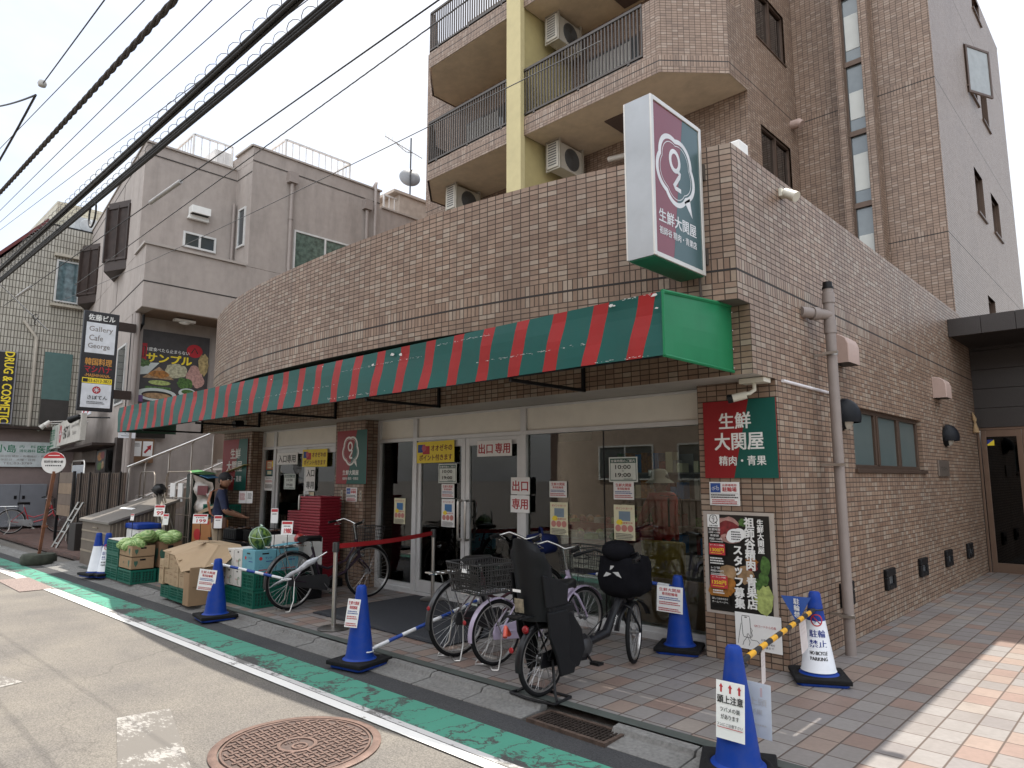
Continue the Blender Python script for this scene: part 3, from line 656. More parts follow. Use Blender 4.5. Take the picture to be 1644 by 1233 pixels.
# ------------------------------------------------------------------ apartment tower behind
tower = thing('apartment_tower', 'tall brown tiled apartment tower with balconies behind the shop', 'apartment building', (-6, 14, 0))
TT = tile_mat('tower tile', .10, .05, [(4, (.315, .217, .158)), (4, (.285, .192, .138)), (2, (.37, .275, .212)), (1.5, (.235, .158, .115))], (.062, .044, .035), gap=.0075, soot=.3)
TTL = tile_mat('tower tile skylit', .10, .05, [(4, (.315, .255, .215)), (4, (.34, .275, .23)), (2, (.28, .22, .18))], (.14, .11, .095), gap=.007, rough=.42, soot=.25, spec=.4)  # flank tile made paler: glancing sky light put into the colour
TVT = tile_mat('tower tile upright', .05, .10, [(4, (.315, .217, .158)), (4, (.285, .192, .138)), (2, (.37, .275, .212)), (1.5, (.235, .158, .115))], (.062, .044, .035), gap=.0075)
CREAM = mat('cream paint', (.43, .36, .17), .7, var=.05, dirt=.2, dscale=.8); SOFFC = mat('cream soffit', (.58, .47, .34), .75, var=.06, dirt=.3)
HT = 13.4
def tband(mb, path, z0, z1, belts=()):
    zs = [z0]
    for b in belts:
        if z0 < b < z1:
            band(mb, path, zs[-1], b - .1, 0); band(mb, path, b - .1, b - .008, 1, b - .1); band(mb, path, b - .008, b + .008, 2); band(mb, path, b + .008, b + .1, 1, b + .008); zs.append(b + .1)
    band(mb, path, zs[-1], z1, 0)
BEL = [5.85, 8.75, 11.6]
mb = MB()
def hole_x(x, y0, y1, z0, z1, holes, mi=0, belts=BEL):
    """wall in the plane X = x with rectangular holes (y0, y1, z0, z1)"""
    ys = sorted({y0, y1} | {h[0] for h in holes} | {h[1] for h in holes}); zs = sorted({z0, z1} | {h[2] for h in holes} | {h[3] for h in holes} | {b + d for b in belts for d in (-.1, -.008, .008, .1) if z0 < b + d < z1})
    for a, b in zip(ys[:-1], ys[1:]):
        for c, d in zip(zs[:-1], zs[1:]):
            cy, cz = (a + b) / 2, (c + d) / 2
            if any(h[0] < cy < h[1] and h[2] < cz < h[3] for h in holes): continue
            k = 0
            for q in belts:
                if abs(cz - q) < .1: k = 1
                if abs(cz - q) < .008: k = 2
            v0 = [q for q in belts if abs(cz - q) < .1]; v0 = v0[0] + (.008 if cz > v0[0] else -.1) if v0 else 0
            mb.face([(x, a, c), (x, b, c), (x, b, d), (x, a, d)], k if mi == 0 else (2 if k == 2 else mi), [(a, c - v0), (b, c - v0), (b, d - v0), (a, d - v0)])
AH = [(11.72, 13.08, 7.0, 8.08), (11.72, 13.08, 9.85, 10.92)]
hole_x(-4.9, 11.2, 13.5, 3.6, HT, AH)
tband(mb, [(-14.05, 11.2), (-4.9, 11.2)], 3.6, HT, BEL); tband(mb, [(-14.05, 11.2), (-14.05, 22)], 3.6, HT, BEL)
mb.face([(-14.05, 11.2, HT), (-4.9, 11.2, HT), (-4.9, 22, HT), (-14.05, 22, HT)])
BH = [(16.55, 17.45, 7.1, 8.1), (18.4, 19.4, 7.15, 8.1), (16.7, 17.9, 10.0, 11.0), (18.3, 19.2, 9.85, 10.95), (18.4, 19.4, 12.75, 13.3), (16.75, 17.55, 4.6, 5.35)]
tband(mb, [(-4.9, 13.5), (-4.02, 13.5)], 3.6, HT, BEL); tband(mb, [(-3.46, 13.5), (-2.44, 13.5)], 3.6, HT, BEL)
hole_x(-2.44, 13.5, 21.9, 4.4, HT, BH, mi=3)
mb.face([(-4.9, 13.5, HT), (-2.44, 13.5, HT), (-2.44, 22, HT), (-4.9, 22, HT)]); mb.face([(-2.44, 21.9, 0), (-14, 21.9, 0), (-14, 21.9, HT), (-2.44, 21.9, HT)])
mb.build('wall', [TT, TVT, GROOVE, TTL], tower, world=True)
mb = MB()
for (x0, x1) in ((-4.02, -3.885), (-3.545, -3.39)): mb.box(x0, x1, 13.24, 13.56, 3.6, HT)
mb.build('pilaster', TT, tower, world=True)
WGL = mat('window glass dark', (.045, .055, .062), .06, var=.1, spec=.8); CURT = mat('pale frosted film', (.50, .51, .48), .3, var=.04, spec=.5)
WGB = mat('stair window glass', (.14, .165, .175), .08, var=.1, spec=.8)
mb = MB()
for z in [3.8 + 1.43 * k for k in range(7)]: mb.box(-3.885, -3.545, 13.33, 13.42, z - .05, z + .05)
mb.box(-3.885, -3.855, 13.34, 13.42, 3.6, HT); mb.box(-3.575, -3.545, 13.34, 13.42, 3.6, HT)
st = mb.build('stair_window', BRZ, tower, world=True)
for k in range(7):
    z = 3.8 + 1.43 * k
    p = MB(); p.box(-3.855, -3.575, 13.385, 13.40, z + .05, min(HT, z + 1.38), 0); p.box(-3.84, -3.59, 13.375, 13.386, z + .30, min(HT, z + (.85 if k % 2 else 1.02)), 1)
    p.build('pane', [WGB, CURT], st, world=True)
for h in AH:
    f = MB(); y0, y1, z0, z1 = h; x = -4.97
    f.box(x - .02, x + .04, y0, y1, z1 - .045, z1); f.box(x - .02, x + .04, y0, y1, z0, z0 + .045); f.box(x - .02, x + .04, y0, y0 + .045, z0, z1); f.box(x - .02, x + .04, y1 - .045, y1, z0, z1); f.box(x - .02, x + .05, (y0 + y1) / 2 - .03, (y0 + y1) / 2 + .03, z0, z1); f.box(x, -4.88, y0 - .02, y1 + .02, z0 - .03, z0)
    f2_ = f.build('window', BRZ, tower, world=True); p = MB(); p.box(x - .012, x, y0, y1, z0, z1, 0); p.box(x - .06, x - .05, y0, y0 + .55, z0, z1, 1); p.build('pane', [glass_mat('window glass', (.30, .34, .35), 1.6, 1.6), CURT], f2_, world=True)
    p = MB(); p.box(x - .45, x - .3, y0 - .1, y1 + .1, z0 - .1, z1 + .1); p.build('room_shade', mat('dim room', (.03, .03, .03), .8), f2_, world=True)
for i, h in enumerate(BH):
    f = MB(); y0, y1, z0, z1 = h; x = -2.56; w = .05
    f.box(x, x + .05, y0, y1, z1 - w, z1); f.box(x, x + .05, y0, y1, z0, z0 + w); f.box(x, x + .05, y0, y0 + w, z0 + w, z1 - w); f.box(x, x + .05, y1 - w, y1, z0 + w, z1 - w)
    f.box(x, -2.40, y0 - .02, y1 + .02, z0 - .035, z0)
    for yy in (y0, y1): f.face([(-2.44, yy, z0), (-2.6, yy, z0), (-2.6, yy, z1), (-2.44, yy, z1)])
    f2_ = f.build('window', BRZ, tower, world=True); p = MB(); p.box(x - .02, x - .005, y0, y1, z0, z1); p.build('pane', WGL, f2_, world=True)
# the casement that stands open
f = MB(); Mo = T(-2.44, 16.72, 9.84) @ RZ(-24)
for (a, b, c, d) in ((0, .78, 0, .05), (0, .78, 1.06, 1.11), (0, .05, .05, 1.06), (.73, .78, .05, 1.06)): f.box(0, .04, a, b, c, d, M=Mo)
op = f.build('open_casement', BRZ, tower, world=True); p = MB(); p.box(.015, .025, .05, .73, .05, 1.06, M=Mo); p.build('pane', mat('casement glass', (.30, .32, .32), .1, var=.1, spec=.6), op, world=True)
# balconies: slab, tiled parapet, railing
def balcony(z, right):
    if right: plan = [(-4.88, 11.2), (-4.88, 10.47), (-5.72, 9.6), (-8.93, 9.6), (-8.93, 11.2)]
    else: plan = [(-9.24, 11.2), (-9.24, 9.6), (-12.0, 9.6), (-12.88, 10.42), (-12.88, 11.2)]
    m = MB(); m.prism([(a * .995 - .03, b * 1.0 + (.03 if b < 11 else 0)) for a, b in plan], z + .02, z + .2); sl = m.build('balcony_slab', SOFFC, tower, world=True)
    fr = plan[1:4] if right else plan[1:5]
    m = MB(); tband(m, plan[:-1] if right else plan[1:], z, z + .40, [z + .215])
    if right: hi = [plan[0], plan[1], plan[2], (-6.04, 9.6)]
    else: hi = [(-12.0, 9.6), plan[3], plan[4]]
    tband(m, hi, z + .40, z + 1.42)
    path = hi
    for a, b in zip(path[:-1], path[1:]):
        d = Vector((b[0] - a[0], b[1] - a[1])).normalized(); nx, ny = -d.y * .14, d.x * .14
        if ny < 0 or (abs(ny) < .01 and (nx > 0) == right): nx, ny = -nx, -ny
        m.face([(*a, z + 1.42), (*b, z + 1.42), (b[0] + nx, b[1] + ny, z + 1.42), (a[0] + nx, a[1] + ny, z + 1.42)])
    m.face([(*path[-1], z + .4), (path[-1][0], path[-1][1] + .14, z + .4), (path[-1][0], path[-1][1] + .14, z + 1.42), (*path[-1], z + 1.42)]) if right else m.face([(*path[0], z + .4), (path[0][0], path[0][1] + .14, z + .4), (path[0][0], path[0][1] + .14, z + 1.42), (*path[0], z + 1.42)])
    a, b = ((-8.93, -4.88) if right else (-12.02, -9.24))
    m.face([(plan[2][0] if right else plan[2][0], 9.74, z + .40), (b if not right else -5.72, 9.74, z + .40), (b if not right else -5.72, 9.6, z + .40), (plan[2][0], 9.6, z + .40)])
    m.face([(a + .02, 9.74, z + .1), (b - .9 if right else b, 9.74, z + .1), (b - .9 if right else b, 9.74, z + .40), (a + .02, 9.74, z + .40)])
    m.face([(a + .02, 9.74, z + .40), (b - .9 if right else b, 9.74, z + .40), (b - .9 if right else b, 9.6, z + .40), (a + .02, 9.6, z + .40)])
    m.build('balcony_parapet', [TT, TVT, GROOVE], tower, world=True)
    x0, x1 = (-8.93, -6.05) if right else (-11.99, -9.26)
    m = MB(); y = 9.62
    m.box(x0, x1, y - .025, y + .025, z + 1.40, z + 1.45); m.box(x0, x1, y - .022, y + .022, z + .44, z + .48)
    n = int((x1 - x0) / .078)
    for k in range(n + 1):
        x = x0 + .02 + (x1 - x0 - .04) * k / n; m.box(x - .014, x + .014, y - .012, y + .012, z + .48, z + 1.40)
    for x in (x0 + .3, (x0 + x1) / 2, x1 - .3): m.box(x - .025, x + .025, y - .02, y + .02, z + .38, z + .46)
    m.build('railing', mat('dark bronze rail', (.070, .060, .054), .4, .5, var=.08), tower, world=True)
    m = MB(); m.box((-7.4 if right else -11.6), (-6.4 if right else -10.6), 10.3, 11.1, z - .004, z + .03)
    if right: m.build('escape_hatch', mat('hatch', (.09, .06, .05), .7), tower, world=True)
    # recessed sash windows behind
    wx0, wx1 = (-8.5, -5.6) if right else (-12.4, -9.6)
    m = MB(); m.box(wx0, wx1, 11.16, 11.21, z + .3, z + 2.2, 0); m.box(wx0 + .05, wx1 - .05, 11.15, 11.18, z + .35, z + 2.15, 1); m.box((wx0 + wx1) / 2 - .03, (wx0 + wx1) / 2 + .03, 11.13, 11.16, z + .3, z + 2.2, 0); m.box(wx0 + .06, wx0 + 1.2, 11.14, 11.149, z + .35, z + 2.1, 2)
    m.build('balcony_window', [BRZ, WGL, mat('net curtain', (.30, .29, .27), .8)], tower, world=True)
for z in (8.5, 11.35):
    balcony(z, True); balcony(z, False)
mb = MB(); mb.box(-9.23, -8.94, 9.62, 11.2, 3.6, HT); mb.build('dividing_wall', CREAM, tower, world=True)
mb = MB(); mb.box(-9.30, -8.90, 9.50, 9.625, 3.6, HT); mb.build('cream_pier', mat('cream pier paint', (.50, .43, .23), .7, var=.04, dirt=.15), tower, world=True)
# air conditioners hung below the balconies
ACW = mat('ac casing', (.52, .49, .43), .5, var=.05, dirt=.2)
def ac_unit(loc, label, vert=False):
    t = thing('air_conditioner', label, 'air conditioner', loc, 90, group='air conditioner units hung under the balconies')
    m = MB(); m.box(-.4, .4, -.15, .15, -.62, -.06); m.build('casing', ACW, t, bevel=.012)
    m = MB(); m.lathe([(0, .004), (.20, .004), (.235, .012), (.24, 0)], 28, M=T(.06, -.152, -.34) @ RX(90)); 
    for k in range(6): m.lathe([(.04 + k * .033, .014), (.046 + k * .033, .018), (.052 + k * .033, .014)], 24, M=T(.06, -.152, -.34) @ RX(90))
    m.build('fan_grille', mat('grille grey', (.09, .09, .09), .5), t, smooth=40)
    m = MB()
    for k in range(9): m.box(-.404, -.396, -.11, .11, -.56 + k * .055, -.535 + k * .055)
    m.build('louvre', mat('grille grey', (.09, .09, .09), .5), t)
    for x in (-.36, .40): m = MB(); m.box(x - .02, x + .02, -.19, -.155, -.66, 0); m.box(x - .02, x + .02, .155, .19, -.66, 0); m.box(x - .02, x + .02, -.155, .155, -.66, -.63); m.box(x - .02, x + .02, -.155, .155, -.03, 0); m.build('hanging_bracket', mat('bracket zinc', (.40, .37, .31), .5, .3), t)
    return t
a0 = ac_unit((-8.62, 10.55, 8.52), 'air conditioner with dark fan grille hanging low beside the cream wall')
dup(a0, (-8.62, 10.55, 11.37), label='air conditioner hanging at the top beside the cream wall, above the other')
dup(a0, (-11.75, 10.5, 8.52), label='air conditioner hanging under the balcony beyond the cream pier, partly behind the parapet')
m = MB(); m.tube([(-7.75, 10.9, 8.05), (-7.1, 11.05, 8.05), (-6.95, 11.12, 8.0), (-6.95, 11.13, 7.4)], .055, 10); m.build('drain_hose', mat('pipe wrap', (.50, .46, .42), .6), tower, world=True, smooth=50)
m = MB(); m.box(-3.12, -2.76, 7.15, 7.5, ZT - .75, ZT + .36)
m = MB(); m.box(-2.86, -2.50, 5.50, 5.68, ZT, ZT + .17)
wb_ = tag(m.build('vent_box', WHITE, bevel=.012), 'small white box with a dark slot on top of the parapet corner', 'box')
m = MB(); m.box(-2.80, -2.58, 5.494, 5.501, ZT + .08, ZT + .105); m.build('slot', BLACK, wb_, world=True)
m = MB(); Mv = T(-4.88, 13.15, 8.82); 
t = thing('vent_hood', 'small pinkish round vent hood on the tower wall above the lower window', 'vent hood', (-4.9, 13.2, 8.62))
m = MB(); m.tube([(0, 0, 0), (.16, 0, -.01), (.20, 0, -.05)], [.09, .095, .08], 12); m.build('hood', mat('weathered vent paint', (.40, .29, .25)), t, smooth=50)
# ------------------------------------------------------------------ granite entrance canopy and its door
ent = thing('entrance_canopy', 'dark granite entrance canopy with a bronze glass door beneath', 'entrance', (-1, 14, 0))
GRAN = mat('dark granite', (.035, .029, .027), .5, var=.5, scale=120, spec=.3, dirt=.2)
GRW = mat('granite wall', (.030, .025, .023), .4, var=.3, scale=90)
mb = MB(); x = -2.435
while x < 3.2: mb.box(x, x + .445, 12.75, 12.83, 3.86, 4.15); x += .45
mb.box(-2.435, 3.2, 12.83, 14.6, 3.88, 4.13); mb.build('canopy', GRAN, ent, world=True, bevel=.004)
mb = MB(); z = 2.46
while z < 3.86: mb.box(-2.435, 3.4, 14.27, 14.5, z, z + .335); z += .34
mb.build('granite_wall', GRW, ent, world=True, bevel=.003)
mb = MB(); mb.box(3.0, 3.4, 12.9, 14.3, 0, 3.88); mb.build('granite_pier', GRW, ent, world=True)
DBZ = mat('door bronze', (.20, .135, .10), .35, .7, var=.08)
mb = MB(); mb.box(-2.435, 3.0, 14.30, 14.42, 2.42, 2.46); mb.box(-2.435, -2.40, 14.30, 14.42, 0, 2.42)
for x in (-2.385, -1.88, -1.80, -.55): mb.box(x, x + .075, 14.32, 14.38, 0, 2.42)
for (a, b) in ((-2.31, -1.88), (-1.725, -.55)): mb.box(a, b, 14.32, 14.38, 2.30, 2.42); mb.box(a, b, 14.32, 14.38, 0, .16)
df = mb.build('door', DBZ, ent, world=True, bevel=.003)
m = MB(); m.box(-2.31, -1.88, 14.345, 14.355, .16, 2.30); m.box(-1.725, -.55, 14.345, 14.355, .16, 2.30); m.build('pane', glass_mat('dark door glass', (.10, .09, .085), 1.5, 1.0), df, world=True)
m = MB(); m.box(-2.45, 3, 17, 17.1, 0, 2.5); m.box(-.5, 3, 14.4, 14.45, 0, 2.46); m.box(-2.47, -2.44, 14.3, 17, 0, 2.5); m.build('lobby_wall', mat('lobby', (.05, .04, .035), .6), ent, world=True)
m = MB(); m.face([(-2.30, 14.33, 2.15), (-2.20, 14.33, 2.15), (-2.20, 14.33, 2.25), (-2.30, 14.33, 2.25)], 0); m.face([(-2.30, 14.328, 2.17), (-2.20, 14.328, 2.25), (-2.30, 14.328, 2.25)], 1); m.build('door_sticker', [YEL, NAVY], df, world=True)
m = MB(); m.tube([(-2.42, 14.0, 2.72), (-2.40, 14.0, 2.60), (-2.40, 14.02, 2.52)], [.006, .035, .012], 8); m.tube([(-2.40, 14.02, 2.54), (-2.39, 14.0, 2.36)], [.02, .055], 8)
tag(m.build('straw_charm', mat('straw', (.35, .24, .13), .9, var=.2, scale=40), smooth=50), 'small straw charm hanging on the wall beside the entrance door', 'charm')
# ------------------------------------------------------------------ printed sheets: signs, posters, papers
def ribbon_pts(pts, w, closed=False):
    out = []; k = len(pts)
    for i in range(k):
        a = Vector(pts[(i - 1) % k] if closed or i else pts[0]); b = Vector(pts[(i + 1) % k] if closed or i < k - 1 else pts[-1])
        d = b - a; d = d.normalized() if d.length else Vector((1, 0)); n = Vector((-d.y, d.x)) * w / 2; p = Vector(pts[i])
        out.append((p + n, p - n))
    return out
def stroke(mb, pts, w, mi, M, z, closed=False):
    r = ribbon_pts(pts, w, closed); k = len(r)
    for i in range(k if closed else k - 1):
        a, b = r[i], r[(i + 1) % k]
        mb.face([(*a[0], z), (*a[1], z), (*b[1], z), (*b[0], z)], mi, M=M)
def logo(mb, x, y, s, mi, M, z, fill=None):
    """scalloped speech bubble with a ring and a zigzag tail inside; s is the bubble's height"""
    pts = []
    for i in range(80):
        a = 2 * math.pi * i / 80; rr = .46 * (.875 + .125 * abs(math.sin(2.5 * (a - .31))))
        pts.append((x + s * rr * 1.02 * math.cos(a), y + s * rr * 1.02 * math.sin(a)))
    stroke(mb, pts, s * .066, mi, M, z, True)
    mb.face([(x + s * .20, y - s * .37, z), (x + s * .40, y - s * .55, z), (x + s * .34, y - s * .28, z)], mi, M=M)
    inner = []
    for i in range(80):
        a = 2 * math.pi * i / 80; rr = .39 * (.875 + .125 * abs(math.sin(2.5 * (a - .31))))
        inner.append((x + s * rr * 1.02 * math.cos(a), y + s * rr * 1.02 * math.sin(a)))
    stroke(mb, inner, s * .010, mi, M, z, True)
    stroke(mb, [(x - s * .02 + s * .115 * math.cos(a * math.pi / 14), y + s * .13 + s * .135 * math.sin(a * math.pi / 14)) for a in range(28)], s * .062, mi, M, z, True)
    stroke(mb, [(x + s * .03, y + s * .015), (x + s * .105, y - s * .02), (x + s * .085, y - s * .06), (x - s * .055, y - s * .225), (x - s * .02, y - s * .245), (x + s * .12, y - s * .25)], s * .06, mi, M, z + .0002)
def sheet(name, label, cat, M, w, h, base, els, th=.004, group=None, parent=None, bend=0.0, back=None):
    """a flat printed board of size w x h whose middle sits at M; els are printed on it in order, each a hair proud of the last"""
    mats = [base]; mb = MB()
    def ix(m):
        if m not in mats: mats.append(m)
        return mats.index(m)
    mb.box(-w / 2, w / 2, -h / 2, h / 2, -th, 0, 0, M)
    z = 0.0
    for e in els:
        z += .0006; k = e[0]; mi = ix(e[1])
        if k == 'r': mb.face([(e[2] - e[4] / 2, e[3] - e[5] / 2, z), (e[2] + e[4] / 2, e[3] - e[5] / 2, z), (e[2] + e[4] / 2, e[3] + e[5] / 2, z), (e[2] - e[4] / 2, e[3] + e[5] / 2, z)], mi, M=M)
        elif k == 't': mb.text(e[2], e[3], e[4], e[5], mi, M, e[7] if len(e) > 7 else .02, e[6] if len(e) > 6 else None, z=z)
        elif k == 'v': mb.vtext(e[2], e[3], e[4], e[5], mi, M, e[6] if len(e) > 6 else .03, e[7] if len(e) > 7 else 1.08, z=z, w=e[8] if len(e) > 8 else None)
        elif k == 'p': mb.face([(a, b, z) for a, b in e[2]], mi, M=M)
        elif k == 'e': mb.face([(e[2] + e[4] * math.cos(a * math.pi / 12), e[3] + e[5] * math.sin(a * math.pi / 12), z) for a in range(24)], mi, M=M)
        elif k == 'b':   # blob with an uneven outline
            rg = random.Random(int(e[2] * 1000) + int(e[3] * 777)); mb.face([(e[2] + e[4] * (.8 + .3 * rg.random()) * math.cos(a * math.pi / 9), e[3] + e[5] * (.8 + .3 * rg.random()) * math.sin(a * math.pi / 9), z) for a in range(18)], mi, M=M)
        elif k == 'x':   # small print too fine to read: rows of broken strokes
            rg = random.Random(int(e[2] * 999) + int(e[3] * 555)); cx, cy, ww, n, lh = e[2:7]
            for q in range(n):
                xx = cx - ww / 2; yy = cy - q * lh; end = cx + ww / 2 * (1 if q % 3 else .8)
                while xx < end:
                    d = lh * (.3 + .5 * rg.random()); mb.face([(xx, yy - lh * .26, z), (min(end, xx + d), yy - lh * .26, z), (min(end, xx + d), yy + lh * .26, z), (xx, yy + lh * .26, z)], mi, M=M); xx += d + lh * .17
        elif k == 's': stroke(mb, e[2], e[3], mi, M, z, e[4] if len(e) > 4 else False)
        elif k == 'g': logo(mb, e[2], e[3], e[4], mi, M, z)
    ob = mb.build(name, mats, parent, world=parent is not None)
    if label: tag(ob, label, cat, group)
    return ob
# ------------------------------------------------------------------ rendered building on the left
STUC = mat('warm grey render', (.345, .302, .276), .85, var=.06, bump=.25, bscale=70, dirt=.34, dscale=.9, streak=2.2)
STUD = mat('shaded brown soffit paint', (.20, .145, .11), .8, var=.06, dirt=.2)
LINE = mat('joint line', (.03, .026, .024), .8)
BROWN = mat('brown window metal', (.034, .022, .018), .5, .1, var=.1, spec=.3)
WPIPE = mat('painted pipe', (.28, .24, .22), .6, var=.05, dirt=.15)
gb = thing('rendered_building', 'three storey warm grey rendered building with brown bay windows across the alley from the shop', 'building', (-20, 8, 0))
ca, sa = math.cos(R(6.7)), math.sin(R(6.7))
def SP(s, out=0.0, z=0.0): return (-17 - s * ca - out * sa, 5.2 + s * sa - out * ca, z)
def spbox(mb, s0, s1, o0, o1, z0, z1, mi=0):
    P = [SP(s0, o0), SP(s1, o0), SP(s1, o1), SP(s0, o1)]
    mb.prism([(p[0], p[1]) for p in P], z0, z1, mi)
mb = MB(); ZG = 10.0
plan_up = [SP(.92)[:2], SP(9.25)[:2], (-26.25, 11.75), (-17.0, 11.75), (-17.0, 7.66), (-17.9, 7.66)]
mb.prism(plan_up, 7.08, ZG)
mb.prism([SP(0)[:2], SP(9.25)[:2], (-26.25, 11.75), (-17.0, 11.75)], 5.56, 7.08)
mb.prism([SP(1.05)[:2], SP(9.25)[:2], (-26.25, 14), (-18.0, 14)], 0.05, 5.56)
mb.prism([(-17.0, 7.66), (-17.0, 11.75), (-25, 11.75), (-25, 7.66)], ZG, 10.42)
mb.box(-25, -17.0, 11.75, 16, 5.56, 9.9)
mb.build('wall', STUC, gb, world=True, bevel=.012)
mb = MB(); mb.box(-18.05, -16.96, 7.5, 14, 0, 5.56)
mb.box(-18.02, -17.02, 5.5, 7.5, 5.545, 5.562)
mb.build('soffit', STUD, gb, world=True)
mb = MB()   # copings and joint lines
mb.prism([SP(-.05, .05)[:2], SP(1.1, .05)[:2], (-17.95, 7.62), (-16.95, 7.62)], 7.08, 7.14)
mb.box(-17.98, -17.86, 5.33, 7.62, ZG, ZG + .05); spbox(mb, .90, 9.3, -.1, .03, ZG, ZG + .05); mb.box(-17.06, -16.96, 7.62, 11.8, 10.42, 10.47); mb.box(-18.0, -17.0, 7.60, 7.70, 10.42, 10.47); mb.box(-17.05, -16.95, 11.8, 16, 9.9, 9.95)
mb.build('coping', mat('coping metal', (.36, .32, .29), .55, var=.06, dirt=.2), gb, world=True)
mb = MB(); mb.box(-16.999, -16.994, 5.2, 14, 6.17, 6.20); spbox(mb, .0, 9.25, .001, .006, 6.17, 6.20); mb.box(-17.899, -17.893, 5.32, 7.66, 9.70, 9.725); mb.box(-16.999, -16.994, 7.66, 11.75, 10.02, 10.045); mb.box(-17.9, -17.0, 7.652, 7.658, 9.70, 9.725); spbox(mb, .92, 9.25, .001, .006, 9.70, 9.725)
for s in (3.4, 6.2): spbox(mb, s, s + .02, .001, .005, 6.2, 9.7)
mb.build('joint_line', LINE, gb, world=True)
def bay_window(s0, s1, z0, z1):
    t0 = SP(s0); t1 = SP(s1); tip = SP(s0 + .72, .40)
    tri = [t0[:2], t1[:2], tip[:2]]
    m = MB(); m.prism(tri, z0, z0 + .25); m.prism(tri, z1 - .12, z1)
    for p in (t0, t1, tip): m.prism([(p[0] - .05, p[1] - .05), (p[0] + .05, p[1] - .05), (p[0] + .05, p[1] + .05), (p[0] - .05, p[1] + .05)], z0 + .25, z1 - .12)
    for a, b in ((t0, tip), (tip, t1)):
        q = [(a[0] + (b[0] - a[0]) * k / 2, a[1] + (b[1] - a[1]) * k / 2) for k in range(3)]
        m.bar((q[1][0], q[1][1], z0 + .25), (q[1][0], q[1][1], z1 - .12), .06, .06); m.bar((*q[0], z0 + .30), (*q[2], z0 + .30), .06, .06); m.bar((*q[0], z1 - .16), (*q[2], z1 - .16), .06, .06)
    f = m.build('bay_window', BROWN, gb, world=True)
    m = MB()
    for i, (a, b) in enumerate(((t0, tip), (tip, t1))): m.face([(a[0], a[1], z0 + .25), (b[0], b[1], z0 + .25), (b[0], b[1], z1 - .12), (a[0], a[1], z1 - .12)], i)
    m.build('pane', [mat('brown bay glass', (.030, .020, .017), .5, var=.3, spec=.15), glass_mat('bay glass', (.55, .53, .50), 1.5, .5)], f, world=True)
    m = MB(); c = SP((s0 + s1) / 2, .05); m.prism([SP(s0 + .9, .02)[:2], SP(s1 - .2, .02)[:2], SP(s0 + .95, .22)[:2]], z0 + .6, z1 - .5); m.build('blind', mat('pale blind', (.50, .48, .45), .8), f, world=True)
bay_window(2.38, 4.07, 7.05, 8.95); bay_window(7.17, 8.86, 7.12, 9.05)
def win(par, M, w, h, n=2, fm=None, gm=None, curt=None, name='window'):
    fm = fm or mat('white window frame', (.58, .58, .57), .45, .1); gm = gm or WGL
    m = MB(); t = .05
    m.box(-w / 2, w / 2, h / 2 - t, h / 2, -.02, .03, 0, M); m.box(-w / 2, w / 2, -h / 2, -h / 2 + t, -.02, .045, 0, M)
    for k in range(n + 1): x = -w / 2 + (w - t) * k / n; m.box(x, x + t, -h / 2 + t, h / 2 - t, -.02, .03, 0, M)
    f = m.build(name, fm, par, world=True)
    m = MB(); m.box(-w / 2 + .02, w / 2 - .02, -h / 2 + .02, h / 2 - .02, -.01, .004, 0, M); m.build('pane', gm, f, world=True)
    return f
YM = lambda x, y, z: frame((x, y, z), (0, 1, 0))   # faces +X
win(gb, YM(-17.895, 6.75, 7.72), .84, .42)
win(gb, frame((-17.45, 7.655, 8.25), (1, 0, 0)), .42, 1.1, 1)
win(gb, YM(-16.995, 9.9, 7.75), 1.95, 1.35, 2, gm=mat('green curtained glass', (.085, .125, .105), .12, var=.45, scale=9, spec=.8))
m = MB(); M_ = YM(-17.89, 6.66, 8.42); m.prism([(-.24, .18), (.24, .18), (.24, -.02), (-.24, -.02)], 0, .26, M=M_); m.prism([(-.24, -.02), (.24, -.02), (.27, -.14), (-.27, -.14)], .0, .10, M=M_); m.build('vent_hood', WHITE, gb, world=True, bevel=.01)
m = MB(); m.face([(-.22, -.022, .02), (.22, -.022, .02), (.22, -.022, .24), (-.22, -.022, .24)], M=M_); m.build('vent_opening', BLACK, gb, world=True)
def downpipe(y, ztop, zb=3, x=-16.91):
    m = MB(); m.tube([(x, y, zb), (x, y, ztop - .32)], .055, 10); m.prism([(x - .1, y - .13), (x + .1, y - .13), (x + .1, y + .13), (x - .1, y + .13)], ztop - .30, ztop); m.lathe([(.055, 0), (.068, 0), (.068, .06), (.055, .06)], 12, M=T(x, y, ztop - 1.35))
    m.build('downpipe', WPIPE, gb, world=True, smooth=40)
downpipe(8.77, 10.0); downpipe(11.23, 9.95)
m = MB(); m.tube([(-17.15, 11.6, 10.55), (-16.93, 11.55, 10.62), (-16.88, 11.5, 10.5), (-16.88, 11.5, 6)], .045, 10); m.build('vent_pipe', WPIPE, gb, world=True, smooth=40); m = MB(); m.tube([(-17.82, 7.58, 9.0), (-17.82, 7.58, 7.2)], .04, 10); m.build('vent_pipe', WPIPE, gb, world=True, smooth=40)
RAILW = mat('white rail', (.62, .61, .60), .5)
def roof_rail(path, z, h=.8):
    m = MB()
    for a, b in zip(path[:-1], path[1:]):
        m.bar((*a, z + h), (*b, z + h), .05, .05); L = math.hypot(b[0] - a[0], b[1] - a[1]); n = max(2, int(L / .2))
        for k in range(n + 1 if b == path[-1] else n): t = k / n; p = (a[0] + (b[0] - a[0]) * t, a[1] + (b[1] - a[1]) * t); m.bar((*p, z), (*p, z + h), .05 if k in (0, n) else .022, .05 if k in (0, n) else .022)
    m.build('roof_railing', RAILW, gb, world=True)
roof_rail([(-19.6, 6.55), (-18.2, 6.55), (-18.2, 7.6)], ZG, .78); roof_rail([(-19, 8.75), (-17.35, 8.75), (-17.35, 10.85), (-19, 10.85)], 10.42, .72); roof_rail([(-17.3, 12.1), (-17.3, 16)], 9.9, .62)
